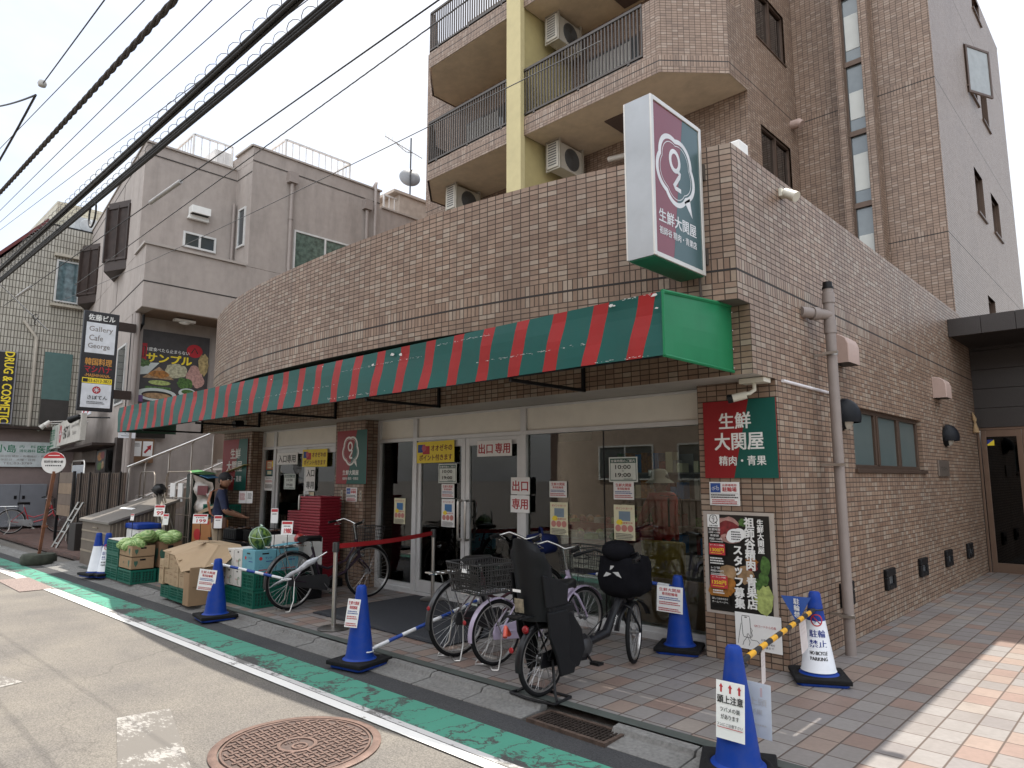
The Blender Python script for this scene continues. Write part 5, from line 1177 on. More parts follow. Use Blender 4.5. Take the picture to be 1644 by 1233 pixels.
t = thing('carton_cover', 'large opened kraft carton laid over the slim cartons with its flaps hanging', 'cardboard box', (-9.5, 3.8, 0))
def slab(m, pts, th=.007, mi=0):
    p = [Vector(q) for q in pts]; n = (p[1] - p[0]).cross(p[2] - p[0]).normalized() * th; b = len(m.v); k = len(p)
    m.add([q for q in p] + [q - n for q in p], [tuple(range(k)), tuple(range(2 * k - 1, k - 1, -1))] + [(i, k + i, k + (i + 1) % k, (i + 1) % k) for i in range(k)], mi)
m = MB()
slab(m, [(-10.03, 3.56, .615), (-9.60, 3.56, .585), (-9.42, 3.88, .735), (-9.90, 3.96, .735)]); m.build('left_flap', KR3, t, world=True)
m = MB(); slab(m, [(-9.60, 3.56, .588), (-9.29, 3.54, .40), (-9.02, 3.72, .465), (-9.17, 3.95, .715), (-9.42, 3.88, .738)]); m.build('front_flap', KR3, t, world=True)
m = MB(); slab(m, [(-9.90, 3.96, .737), (-9.42, 3.88, .74), (-9.17, 3.95, .72), (-9.12, 4.22, .71), (-9.85, 4.26, .715)]); slab(m, [(-9.17, 3.95, .72), (-9.02, 3.72, .465), (-8.93, 3.95, .50), (-9.0, 4.2, .68), (-9.12, 4.22, .71)]); m.build('top_panel', KR3, t, world=True)
m = MB(); m.box(-9.225, -9.06, 3.555, 3.565, .0, .40); m.box(-9.066, -9.05, 3.56, 3.93, .0, .47); m.box(-9.048, -9.045, 3.6, 3.92, .225, .232, 1); m.build('upright_board', [KRAFT, KRAFT2], t, world=True)
m = MB(); Mt = frame((-9.44, 3.94, .742), (1, .3, 0), (-.1, 1, .0)); m.face([(-.03, -.17, 0), (.03, -.17, 0), (.03, .16, 0), (-.03, .16, 0)], 0, M=Mt); m.build('packing_tape', mat('packing tape', (.34, .25, .15), .25, spec=.7), t, world=True)
# white and light blue cartons
def print_box(name, label, x0, x1, y0, y1, z0, z1, m0, grp, fn=None):
    t = thing(name, label, 'cardboard box', ((x0 + x1) / 2, (y0 + y1) / 2, z0), 0, grp); L, W, H = x1 - x0, y1 - y0, z1 - z0
    m = MB(); m.box(-L / 2, L / 2, -W / 2, W / 2, 0, H); m.build('carton', m0, t, bevel=.004)
    m = MB(); mats = fn(m, frame((0, -W / 2 - .0012, H / 2), (1, 0, 0)), L, H, frame((L / 2 + .0012, 0, H / 2), (0, 1, 0)), W); m.build('print', mats, t); return t
def leafy(m, Mf, L, H, Ms, W):
    for Mq, w in ((Mf, L), (Ms, W)):
        stroke(m, [(w * .2 + .035 * math.cos(a), -H * .18 + .045 * math.sin(a)) for a in [.6 + k * .33 for k in range(14)]], .008, 0, Mq, 0); stroke(m, [(w * .2 + .02 * math.cos(a), -H * .18 + .028 * math.sin(a)) for a in [.6 + k * .33 for k in range(12)]], .006, 0, Mq, 0)
        m.text('長ねぎ', -w * .05, -H * .12, H * .1, 1, Mq, .01); m.face([(-.02, H * .3, 0), (.02, H * .3, 0), (.02, H * .38, 0), (-.02, H * .38, 0)], 2, M=Mq)
    return [mat('leaf print', (.03, .16, .06), .7), RED, BLACK]
for (x0, x1, z0, z1, lab) in ((-9.12, -8.90, .225, .44, 'lower white carton, away from the blue ones, with a green leaf print'), (-8.885, -8.665, .225, .44, 'lower white carton against the green crate pair with a green leaf print'), (-9.13, -8.90, .443, .68, 'upper white carton, away from the blue ones, with a green leaf print'), (-8.885, -8.66, .443, .69, 'upper white carton beside the light blue cartons')):
    print_box('white_carton', lab, x0, x1, 4.04, 4.36, z0, z1, WBOX, 'white vegetable cartons', leafy)
def bluep(m, Mf, L, H, Ms, W):
    for Mq, w in ((Mf, L), (Ms, W)):
        m.face([(-w * .22 + .022 * math.cos(k * math.pi / 9), H * .12 + .022 * math.sin(k * math.pi / 9), 0) for k in range(18)], 0, M=Mq); m.text('すいか', w * .15, H * .14, H * .10, 1, Mq, .02); m.face([(w * .03, -H * .04, 0), (w * .34, -H * .04, 0), (w * .34, 0, 0), (w * .03, 0, 0)], 1, M=Mq)
        stroke(m, [(-w * .28, -H * .28), (-w * .2, -H * .14), (-w * .12, -H * .28)], .003, 1, Mq, 0, True); m.face([(-w * .3, -H * .42, 0), (w * .36, -H * .42, 0), (w * .36, -H * .38, 0), (-w * .3, -H * .38, 0)], 0, M=Mq); m.face([(-.045, H * .30, 0), (.045, H * .30, 0), (.045, H * .37, 0), (-.045, H * .37, 0)], 2, M=Mq)
    return [RED, NAVY, BLACK]
print_box('blue_carton', 'light blue carton under the netted watermelon', -8.63, -8.29, 4.03, 4.31, .432, .70, BBOX, 'light blue watermelon cartons', bluep)
print_box('blue_carton', 'light blue carton behind the watermelon one, with its lid ajar', -8.63, -8.29, 4.325, 4.62, .432, .70, BBOX, 'light blue watermelon cartons', bluep)
m = MB(); slab(m, [(-8.64, 4.33, .705), (-8.28, 4.33, .72), (-8.27, 4.66, .78), (-8.64, 4.64, .74)]); tag(m.build('cardboard_sheet', BBOX), 'loose light blue cardboard sheet lying tilted on its box', 'cardboard')
def melon_mat():
    m, n, l, b = nt('watermelon rind'); tc = n.new('ShaderNodeTexCoord'); wv = n.new('ShaderNodeTexWave'); wv.inputs['Scale'].default_value = 0; 
    sp = n.new('ShaderNodeSeparateXYZ'); l.new(tc.outputs['Object'], sp.inputs[0]); at = n.new('ShaderNodeMath'); at.operation = 'ARCTAN2'; l.new(sp.outputs[0], at.inputs[0]); l.new(sp.outputs[1], at.inputs[1])
    nz = n.new('ShaderNodeTexNoise'); nz.inputs['Scale'].default_value = 16; nz.inputs['Detail'].default_value = 4; l.new(tc.outputs['Object'], nz.inputs['Vector'])
    mm = n.new('ShaderNodeMath'); mm.operation = 'MULTIPLY_ADD'; mm.inputs[1].default_value = 1.3; l.new(nz.outputs[0], mm.inputs[0]); l.new(at.outputs[0], mm.inputs[2])
    sn = n.new('ShaderNodeMath'); sn.operation = 'MULTIPLY'; sn.inputs[1].default_value = 11; l.new(mm.outputs[0], sn.inputs[0]); si = n.new('ShaderNodeMath'); si.operation = 'SINE'; l.new(sn.outputs[0], si.inputs[0])
    rp = n.new('ShaderNodeValToRGB'); rp.color_ramp.elements[0].position = .45; rp.color_ramp.elements[1].position = .65; rp.color_ramp.elements[0].color = (.10, .17, .035, 1); rp.color_ramp.elements[1].color = (.012, .05, .012, 1); l.new(si.outputs[0], rp.inputs[0]); l.new(rp.outputs[0], b.inputs['Base Color']); b.inputs['Roughness'].default_value = .3; return m
t = thing('watermelon', 'round striped watermelon in a white net on the light blue carton', 'watermelon', (-8.44, 4.16, .702))
m = MB(); m.ball((0, 0, .135), .137, 28, 18); m.build('fruit', melon_mat(), t, smooth=80)
m = MB(); 
for k in range(5):
    a = k * 1.257 + .2; m.tube([(.141 * math.sin(q) * math.cos(a + .5 * q), .141 * math.sin(q) * math.sin(a + .5 * q), .135 + .141 * math.cos(q)) for q in [.05 + j * .22 for j in range(13)]], .004, 5)
m.tube([(.139 * math.cos(q), .139 * math.sin(q), .15 + .01 * math.sin(3 * q)) for q in [j * .35 for j in range(18)]], .004, 5, closed=True); m.tube([(0, 0, .27), (.01, 0, .30), (.03, .01, .285)], .012, 6); m.build('net', mat('net string', (.42, .56, .46), .6), t)
# produce display behind the row
TBL = thing('display_table', 'low dark display table carrying the black produce trays', 'table', (-10.9, 5.15, 0))
m = MB(); m.box(-1.75, 1.55, -.30, .30, .40, .44); m.build('table_top', mat('dark table', (.03, .027, .025), .6), TBL)
for x in (-1.7, 1.5):
    for y in (-.26, .26): m = MB(); m.box(x - .02, x + .02, y - .02, y + .02, 0, .40); m.build('leg', BLACK, TBL)
BT = None
for i, (x, z, lab) in enumerate(((-11.45, .44, 'black produce tray left of centre on the display table'), (-10.75, .44, 'black produce tray right of centre on the display table'), (-10.05, .44, 'black produce tray nearest the entrance doors'), (-11.1, .62, 'upper black produce tray stacked left on the others'), (-10.3, .62, 'upper black produce tray stacked right, with film over its punnets'))):
    if BT is None:
        BT = thing('produce_tray', lab, 'produce tray', (x, 5.15, z), 0, 'black produce trays'); m = MB(); L, W, H = .66, .50, .17; e = .012
        m.box(-L / 2, L / 2, -W / 2, -W / 2 + e, 0, H); m.box(-L / 2, L / 2, W / 2 - e, W / 2, 0, H); m.box(-L / 2, -L / 2 + e, -W / 2 + e, W / 2 - e, 0, H); m.box(L / 2 - e, L / 2, -W / 2 + e, W / 2 - e, 0, H); m.box(-L / 2, L / 2, -W / 2, W / 2, 0, .012)
        for k in range(9): m.box(-.30 + k * .072, -.275 + k * .072, -W / 2 - .006, -W / 2, .02, H - .02)
        m.box(-L / 2 - .01, L / 2 + .01, -W / 2 - .012, -W / 2, H - .025, H); m.build('tray', BLACK, BT, bevel=.003)
        m = MB()
        for a in range(4):
            for b in range(3): m.box(-.30 + a * .15, -.165 + a * .15, -.22 + b * .15, -.085 + b * .15, .012, .15 + .02 * ((a + b) % 2))
        m.build('punnets', mat('filmed punnets', (.10, .055, .035), .12, var=.7, scale=14, spec=.9), BT, bevel=.008)
    else: dup(BT, (x, 5.15 + (.06 if i > 3 else 0), z), 0, lab, 'black produce trays')
t = print_box('fruit_carton', 'orange brown carton with a red swoosh behind the price tags', -12.62, -11.84, 4.95, 5.25, .442, .88, mat('orange carton', (.36, .15, .045), .7, var=.06), None, lambda m, Mf, L, H, Ms, W: (m.face([(-L * .2 + .16 * math.cos(a * .45), -H * .1 + .10 * math.sin(a * .45), 0) for a in range(14)], 0, M=Mf), m.face([(-L * .4, H * .33, 0), (L * .4, H * .33, 0), (L * .4, H * .46, 0), (-L * .4, H * .46, 0)], 0, M=Mf), [RED])[-1])
t = print_box('netted_carton', 'white carton with lettering standing behind the watermelon', -9.25, -8.35, 4.72, 5.0, .44, .80, WBOX, None, lambda m, Mf, L, H, Ms, W: (m.vtext('すいか', L * .1, H * .35, H * .2, 0, Mf), m.vtext('北海道', -L * .1, H * .35, H * .2, 0, Mf), [INK])[-1])
m = MB(); m.box(-9.2, -8.4, 4.66, 5.05, 0, .438); tag(m.build('crate_stand', BLACK, bevel=.01), 'black crate stand under the lettered white carton', 'stand')
m = MB(); m.ball((-8.36, 4.66, .80), .07, 14, 10); m.ball((-8.42, 4.70, .80), .06, 14, 10); o = tag(m.build('apple_bag', mat('red apples', (.30, .03, .025), .3, var=.3, scale=20), smooth=80), 'net bag of red apples behind the price card', 'apples')
# shopping baskets, two nested stacks, every basket its own thing
BK = mat('basket red', (.24, .010, .024), .42, var=.08)
def make_basket(label):
    t = thing('shopping_basket', label, 'shopping basket', (0, 0, 0), 0, 'red shopping baskets nested in stacks'); m = MB()
    def ring(a, b, z): return [(-a, -b, z), (a, -b, z), (a, b, z), (-a, b, z)]
    lo = ring(.205, .135, 0); hi = ring(.245, .175, .215); b = m.add(lo + hi, [(3, 2, 1, 0)] + [(i, (i + 1) % 4, 4 + (i + 1) % 4, 4 + i) for i in range(4)])
    m.build('shell', BK, t)
    m = MB(); m.box(-.258, .258, -.188, -.17, .195, .222); m.box(-.258, .258, .17, .188, .195, .222); m.box(-.258, -.24, -.17, .17, .195, .222); m.box(.24, .258, -.17, .17, .195, .222); m.build('rim', BK, t, bevel=.004)
    return t
n1 = 24; first = make_basket('red shopping basket somewhere inside the tall nested stack by the pillar'); first.location = (-9.36, 5.55, .12); first.rotation_euler = (0, 0, R(4))
for k in range(1, n1): dup(first, (-9.36 + random.uniform(-.004, .004), 5.55, .12 + k * .0425), 4 + random.uniform(-1, 1), 'red shopping basket on top of the tall stack by the pillar' if k == n1 - 1 else None)
for k in range(1, 19): dup(first, (-10.02 + random.uniform(-.004, .004), 5.70, .12 + k * .041), 2, 'red shopping basket on top of the shorter stack before the entrance door' if k == 18 else 'red shopping basket somewhere inside the shorter nested stack before the door')
m = MB(); m.box(-10.2, -9.08, 5.33, 5.80, 0, .115); tag(m.build('basket_dolly', BLACK, bevel=.01), 'black wheeled dolly under the red basket stacks', 'dolly')
# ------------------------------------------------------------------ bin, trolley, ladder, tarp, fence
WOODB = mat('weathered brown steel', (.145, .115, .090), .6, .15, var=.18, dirt=.4, dscale=3); LIDM = mat('bin lid grey', (.155, .14, .125), .55, .1, var=.12, dirt=.35, dscale=3)
t = thing('garbage_bin', 'large brown garbage bin with ribbed sides and a sloping grey lid', 'garbage bin', (-14.35, 4.45, -.02))
m = MB(); P = [(-.55, 0), (-.55, .80), (.53, 1.16), (.53, 0)]
MX = Matrix(((0, 0, 1, 0), (1, 0, 0, 0), (0, 1, 0, 0), (0, 0, 0, 1))); m.prism(P, -.84, .84, M=MX); m.build('body', WOODB, t)
m = MB()
for k in range(17): y = -.52 + k * .064; m.bar((.843, y, .03), (.843, y, .78 + (y + .55) * .333), .014, .03, up=(1, 0, 0))
for z in (.25, .45, .62): m.box(-.82, .82, -.562, -.55, z, z + .03)
m.box(-.15, .15, -.565, -.55, .70, .72); m.build('ribs', mat('bin rib', (.25, .205, .155), .6, .1, var=.15), t)
m = MB(); m.prism([(-.60, .80), (-.60, .845), (.58, 1.225), (.58, 1.175)], -.90, .90, M=MX); m.build('lid', LIDM, t, bevel=.006)
m = MB(); Ml = frame((-.02, -.02, 1.035), (1, .0, 0), (0, 1, .327)); m.box(-.42, .30, -.035, .035, 0, .006, M=Ml); m.build('lid_label', PAPER, t)
t = thing('roll_cage', 'grey tubular roll cage trolley standing in front of the stair railing', 'roll cage', (-14.55, 5.15, -.01)); gm_ = mat('galvanised tube', (.34, .30, .26), .45, .6, var=.1)
def tubef(m, pts, r=.014): m.tube(pts, r, 7)
m = MB(); tubef(m, [(-1.15, -.12, .2), (-1.15, -.12, 1.66), (-1.08, -.12, 1.72), (-.38, -.12, 1.72), (-.30, -.12, 1.64), (-.30, -.12, .2)]); tubef(m, [(-.15, .05, .2), (-.15, .05, 1.62), (-.05, .05, 1.72), (1.05, .05, 1.72), (1.12, .05, 1.66), (1.12, .05, .2)]); m.build('hoop_frame', gm_, t, smooth=50)
m = MB()
for z in (.5, .9, 1.22): tubef(m, [(-1.15, -.12, z), (-.30, -.12, z)], .009); tubef(m, [(-.15, .05, z), (1.12, .05, z)], .009)
for k in range(6): tubef(m, [(-1.05 + k * .14, -.12, .2), (-1.05 + k * .14, -.12, 1.24)], .006); tubef(m, [(.02 + k * .2, .05, .2), (.02 + k * .2, .05, 1.24)], .006)
m.build('bars', gm_, t)
m = MB(); m.box(-1.15, 1.12, -.14, .45, .12, .2); m.build('deck', gm_, t)
m = MB(); m.box(.05, .30, .06, .08, 1.15, 1.5); m.box(.45, .68, .06, .08, 1.15, 1.5); m.build('note_card', PAPER, t)
t = thing('step_ladder', 'grey folding step ladder leaning behind the price tags', 'ladder', (-13.1, 4.75, 0)); m = MB()
for s in (-.18, .18): m.bar((-.55 + s * .3, -.05, 1.36), (.25 + s, -.15, .0), .05, .025); m.bar((-.55 + s * .3, .0, 1.36), (-.35 + s, .35, .0), .04, .02)
for k in range(4): q = .22 + k * .2; a = Vector((-.55, -.05, 1.36)).lerp(Vector((.25, -.15, 0)), q); m.bar(a + Vector((-.05 - .13 * q, 0, 0)), a + Vector((.05 + .13 * q, 0, 0)), .07, .02)
m.build('frame', mat('ladder alloy', (.26, .235, .20), .5, .5, var=.12), t); m = MB(); m.ball((-.52, -.05, 1.38), (.22, .1, .10), 12, 8, fn=lambda d: 1 + .15 * math.sin(9 * d.x + 5 * d.z)); m.build('black_cover', BLACK, t, smooth=60)
t = thing('wrapped_trolley', 'trolley of dark goods wrapped in silvery plastic with green and yellow sheets', 'wrapped trolley', (-13.2, 5.5, 0)); m = MB()
vs = []; fs = []; nx, nz = 14, 12
for i in range(nx + 1):
    for j in range(nz + 1):
        u = i / nx; v = j / nz; vs.append((-.30 + .85 * u, -.22 + .05 * math.sin(9 * u + 4 * v) + .03 * math.sin(17 * v), .85 + .80 * v - .12 * u * v + .02 * math.sin(11 * u)))
for i in range(nx):
    for j in range(nz): a = i * (nz + 1) + j; fs.append((a, a + nz + 1, a + nz + 2, a + 1))
m.add(vs, fs); m.build('plastic_film', mat('silver film', (.40, .36, .32), .22, var=.45, scale=5, spec=.8), t, smooth=60)
m = MB(); m.box(-.62, -.32, -.25, .2, .1, 1.68); m.build('dark_load', mat('dark green load', (.02, .035, .028), .5, var=.4), t, bevel=.03)
m = MB()
for x in (-.34, -.26): m.tube([(x, -.27, .05), (x, -.27, 1.70)], .014, 6)
m.build('upright', CHROME, t, smooth=50)
m = MB(); slab(m, [(-.62, -.30, 1.72), (.30, -.30, 1.66), (.32, -.05, 1.68), (-.58, -.05, 1.75)]); m.build('green_sheet', mat('green sheet', (.05, .22, .06), .5), t); m = MB(); slab(m, [(.15, -.31, 1.645), (.55, -.31, 1.59), (.55, -.1, 1.60), (.15, -.1, 1.655)]); m.build('blue_sheet', mat('blue sheet', (.04, .18, .36), .5), t)
m = MB(); slab(m, [(-.1, .25, 1.70), (.75, .25, 1.84), (.75, .7, 1.86), (-.1, .7, 1.74)]); m.build('yellow_sheet', mat('yellow sheet', (.50, .42, .14), .5), t)
m = MB(); m.box(.05, .5, -.29, -.28, 1.28, 1.45); m.build('printed_label', mat('maroon label', (.14, .03, .035), .6), t)
m = MB(); slab(m, [(-12.9, 5.08, .93), (-12.25, 5.05, 1.02), (-12.2, 5.35, 1.22), (-12.85, 5.4, 1.13)]); tag(m.build('carton_flap', KR3), 'open kraft carton flap leaning over the green crate behind', 'carton flap')
t = thing('cool_box', 'white cool box with a blue lid behind the cabbages', 'cool box', (-13.1, 4.30, .45)); m = MB(); m.box(-.28, .28, -.18, .18, 0, .27); m.build('body', WHITE, t, bevel=.02); m = MB(); m.box(-.30, .30, -.20, .20, .27, .36); m.build('lid', CONEB, t, bevel=.02)
m = MB(); m.box(-13.5, -12.75, 4.1, 4.5, 0, .45); tag(m.build('timber_block', mat('dark timber', (.035, .024, .020)), bevel=.01), 'dark block holding the cool box behind the crates', 'block')
PLANKW = mat('weathered plank', (.085, .055, .038), .8, var=.3, scale=5, dirt=.3)
t = thing('plank_board', 'weathered horizontal plank board between the bus stop and the barred fence', 'board', (-19.55, 4.6, 0)); 
for k, c in enumerate(((.17, .12, .082), (.12, .088, .068), (.19, .135, .09), (.12, .09, .07))):
    m = MB(); m.box(-.62, .60, -.02, .02, .68 + k * .262, .68 + k * .262 + .258); m.build('plank', mat('plank tone %s' % 'abcd'[k], c, .8, var=.2, scale=4), t, bevel=.004)
for x in (-.66, .61): m = MB(); m.box(x, x + .05, -.03, .03, 0.05, 1.75); m.build('post', BLACK, t)
t = thing('barred_fence', 'dark iron barred fence with scrolls backed by brown boards', 'fence', (-17.1, 4.6, 0)); 
m = MB()
for k in range(9): x = -1.7 + k * .385; m.box(x, x + .379, .03 + .003 * (k % 2), .05, .1, 1.70)
m.build('backing_board', PLANKW, t)
m = MB()
for k in range(26): x = -1.72 + k * .138; m.tube([(x, 0, .2), (x, 0, 1.68)], .006, 5)
for k in range(10): m.bar((-1.72, 0, .7 + k * .11), (1.75, 0, .7 + k * .11), .006, .006)
for x in (-1.75, -1.2, -.5, .2, .9, 1.6): m.bar((x, -.01, .05), (x, -.01, 1.72), .035, .035)
for x in (-1.0, -.3, .45): m.tube([(x + .16 * math.cos(a) * (1 - a / 9), 0, .62 + .13 * math.sin(a) * (1 - a / 9)) for a in [k * .4 for k in range(18)]], .009, 5)
m.build('bars', mat('fence iron', (.02, .016, .014), .6, .4), t)
m = MB(); m.box(-17.55, -17.05, 4.25, 4.5, -.02, .62); tag(m.build('planter_box', mat('dark box', (.022, .017, .015), .7), bevel=.01), 'dark box at the foot of the barred fence beside the bus stop', 'planter')
t = thing('folding_sign_stand', 'pale upright standing board with rounded top behind the bus stop', 'standing board', (-19.3, 4.75, .05)); m = MB(); m.box(-.5, .5, .0, .03, .3, 1.85); m.build('board', mat('pale blue grey board', (.30, .32, .34), .5), t, bevel=.02)
m = MB(); m.tube([(-.52, .015, 0), (-.52, .015, 1.88), (-.46, .015, 1.95), (.46, .015, 1.95), (.52, .015, 1.88), (.52, .015, 0)], .022, 8); m.build('frame', STEEL, t, smooth=50)
t = thing('stepladder', 'light alloy ladder leaning beneath the plank board', 'ladder', (-18.2, 4.25, .05)); m = MB()
for s in (0, .35): m.bar((-.15 + s, -.1, 0), (.25 + s, .25, 1.0), .05, .03)
m.build('side_rails', mat('pale alloy', (.42, .42, .41), .4, .5), t)
for k in range(4): m = MB(); a = Vector((-.15, -.1, 0)).lerp(Vector((.25, .25, 1.0)), .1 + k * .25); m.bar(a, a + Vector((.35, 0, 0)), .05, .025); m.build('rung', mat('pale alloy', (.42, .42, .41)), t)
# bus stop
t = thing('bus_stop', 'bus stop with a round red and white disc on a rusty leaning pole', 'bus stop', (-15.95, 3.40, ZR)); RUST = mat('rusty post', (.165, .062, .028), .8, var=.55, scale=5, dirt=.35, dscale=9)
m = MB(); m.lathe([(0, 0), (.27, 0), (.30, .05), (.30, .15), (.27, .20), (.12, .205), (0, .205)], 28); m.build('base', mat('mossy concrete', (.040, .045, .032), .9, var=.4, scale=8, bump=.6), t, smooth=40)
m = MB(); m.bar((0, 0, .2), (.02, .05, .98), .05, .05); m.bar((.015, .05, .90), (.035, .12, 1.78), .06, .06); m.bar((.03, .045, .70), (.03, .045, .74), .09, .09); m.build('pole', RUST, t)
Md = frame((.03, .10, 1.95), (.55, .84, 0)); m = MB(); m.prism([(.215 * math.cos(a * math.pi / 16), .215 * math.sin(a * math.pi / 16)) for a in range(32)], -.012, .012, M=Md); dd = m.build('disc', mat('disc white', (.66, .65, .63), .5), t, bevel=.003)
m = MB(); m.face([(.21 * math.cos(a), .21 * math.sin(a), .0135) for a in [R(25) + R(130) * k / 16 for k in range(17)]], 0, M=Md); m.text('祖師谷橋交番', 0, .02, .05, 1, Md, .03, w=.34, z=.0138)
for k in range(9): m.face([(-.14 + k * .032, -.07, .0138), (-.118 + k * .032, -.07, .0138), (-.118 + k * .032, -.045, .0138), (-.14 + k * .032, -.045, .0138)], 1, M=Md)
m.face([(-.10, .135, .0145), (.10, .135, .0145), (.10, .148, .0145), (-.10, .148, .0145)], 2, M=Md); m.build('print', [mat('disc red', (.42, .025, .03), .5), INK, PAPER], dd)
m = MB(); m.lathe([(0, 0), (.24, 0), (.25, .03), (.20, .10), (.05, .11)], 4, M=T(-20.3, 3.35, ZR) @ RZ(45)); m.tube([(-20.3, 3.35, 0), (-20.32, 3.35, .5)], .05, 8); tag(m.build('flag_base', mat('pale block', (.36, .35, .32), .8, dirt=.2)), 'pale square weighted base at the pavement edge by the red bicycle', 'base block')
# ------------------------------------------------------------------ awning
AWG = mat('awning green vinyl', (.009, .082, .072), .45, spec=.25, var=.07, scale=2.5, bump=.12, bscale=5, dirt=.12, dscale=3); AWR = mat('awning red vinyl', (.30, .018, .018), .45, spec=.25, var=.07, scale=2.5, bump=.12, bscale=5, dirt=.12, dscale=3); AWS = mat('awning side green', (.010, .17, .068), .42, spec=.25, var=.06, bump=.1, bscale=4)
aw = thing('awning', 'long striped green and red awning with a plain green end panel', 'awning', (-8.7, 4.9, 2.5))
m = MB(); AX0, AX1, AZ0, AZ1 = -14.92, -2.60, 2.485, 2.965; ay = 4.30
def awp(x, z): return (x, ay + (.012 * math.sin(x * 2.3 + z * 5) + .005 * math.sin(x * 9.1 + z * 14)) * min(1, (AZ1 - z) * 9), z)
x = AX1; segs = []
edges = [AX1]; k = 0; b0 = -2.655
while b0 > AX0: edges += [b0, b0 - .148]; b0 -= .4225
edges = [e for e in edges if e > AX0] + [AX0]; nz = 6
for i in range(len(edges) - 1):
    for q in range(nz):
        za = AZ0 + (AZ1 - AZ0) * q / nz; zb = AZ0 + (AZ1 - AZ0) * (q + 1) / nz; sl = lambda z: -.13 * (AZ1 - z) / (AZ1 - AZ0)
        pa = [max(AX0, min(AX1, edges[i] + (sl(za) if i else 0))), max(AX0, edges[i + 1] + (sl(za) if i + 1 < len(edges) - 1 else 0)), max(AX0, edges[i + 1] + (sl(zb) if i + 1 < len(edges) - 1 else 0)), max(AX0, min(AX1, edges[i] + (sl(zb) if i else 0)))]
        m.face([awp(pa[0], za), awp(pa[1], za), awp(pa[2], zb), awp(pa[3], zb)], i % 2)
m.build('striped_front', [AWG, AWR], aw, world=True, smooth=40)
m = MB(); 
for i in range(8):
    for j in range(4):
        f = lambda u, v: (AX1 + .012 * math.sin(3.1 * u) * math.sin(3.1 * v), ay + (5.40 - ay) * u, AZ0 + (AZ1 + .09 * u - AZ0) * v)
        m.face([f(i / 8, j / 4), f((i + 1) / 8, j / 4), f((i + 1) / 8, (j + 1) / 4), f(i / 8, (j + 1) / 4)])
m.tube([(AX1 + .005, ay, AZ0), (AX1 + .005, ay, AZ1)], .012, 6); m.tube([(AX1, ay, AZ1), (AX1, 5.40, AZ1 + .09)], .016, 6); m.tube([(AX1, ay, AZ0), (AX1, 5.40, AZ0)], .014, 6)
m.build('end_panel', AWS, aw, world=True, smooth=40)
m = MB(); m.face([(AX0, ay + .02, AZ1), (AX1, ay + .02, AZ1), (AX1, 5.40, AZ1 + .07), (AX0, 5.40, AZ1 + .07)]); m.face([(AX0, ay, AZ0), (AX0, 5.40, AZ0), (AX0, 5.40, AZ1), (AX0, ay, AZ1)]); m.build('top_sheet', mat('awning underside', (.010, .055, .038), .6, var=.15), aw, world=True)
m = MB()
for x in (-13.6, -11.2, -8.8, -6.45, -4.2): m.bar((x, ay + .04, AZ0 - .02), (x, 5.42, AZ0 - .02), .03, .03); m.bar((x, 5.40, AZ0 - .03), (x, 5.40, AZ0 + .3), .03, .03); m.bar((x, ay + .05, AZ0), (x, ay + .05, AZ1), .03, .03)
m.bar((AX0, ay + .03, AZ0 + .01), (AX1, ay + .03, AZ0 + .01), .03, .03); m.bar((AX0, ay + .04, AZ1 - .02), (AX1, ay + .04, AZ1 - .02), .03, .03); m.build('support_frame', BLACK, aw, world=True)
TEAR = mat('torn vinyl backing', (.55, .55, .53), .7, var=.1)
m = MB(); rg = random.Random(5)
def tear(x, z, s): m.face([(x + s * rg.uniform(.5, 1) * math.cos(a * .9), ay - .016, z + s * .45 * rg.uniform(.4, 1) * math.sin(a * .9)) for a in range(7)])
for (x, z, s) in ((-2.66, 2.94, .035), (-2.64, 2.84, .02), (-3.05, 2.93, .03), (-3.02, 2.925, .02), (-5.9, 2.90, .05), (-6.25, 2.83, .035), (-5.75, 2.88, .04), (-7.3, 2.93, .02), (-8.6, 2.9, .018)): tear(x, z, s)
for (x0, x1, z, n) in ((-4.6, -3.3, 2.66, 60), (-7.2, -6.0, 2.52, 60), (-9.8, -7.0, 2.68, 70), (-5.2, -4.4, 2.90, 40), (-2.95, -2.7, 2.955, 16), (-6.9, -5.4, 2.82, 50), (-3.4, -2.7, 2.495, 24)):
    for k in range(n):
        x = x0 + (x1 - x0) * rg.random(); w = rg.uniform(.004, .03); z_ = z + .05 * (x - x0) / (x1 - x0) * 0 + rg.gauss(0, .004); m.face([(x, ay - .0145, z_), (x + w, ay - .0145, z_), (x + w, ay - .0145, z_ + .0025), (x, ay - .0145, z_ + .0025)])
m.build('worn_patches', TEAR, aw, world=True)
m = MB()
for k in range(4): m.ball((AX1 + .01, 5.385, AZ0 + .03 + k * .16), .008, 6, 4)
m.build('eyelet', CHROME, aw, world=True)
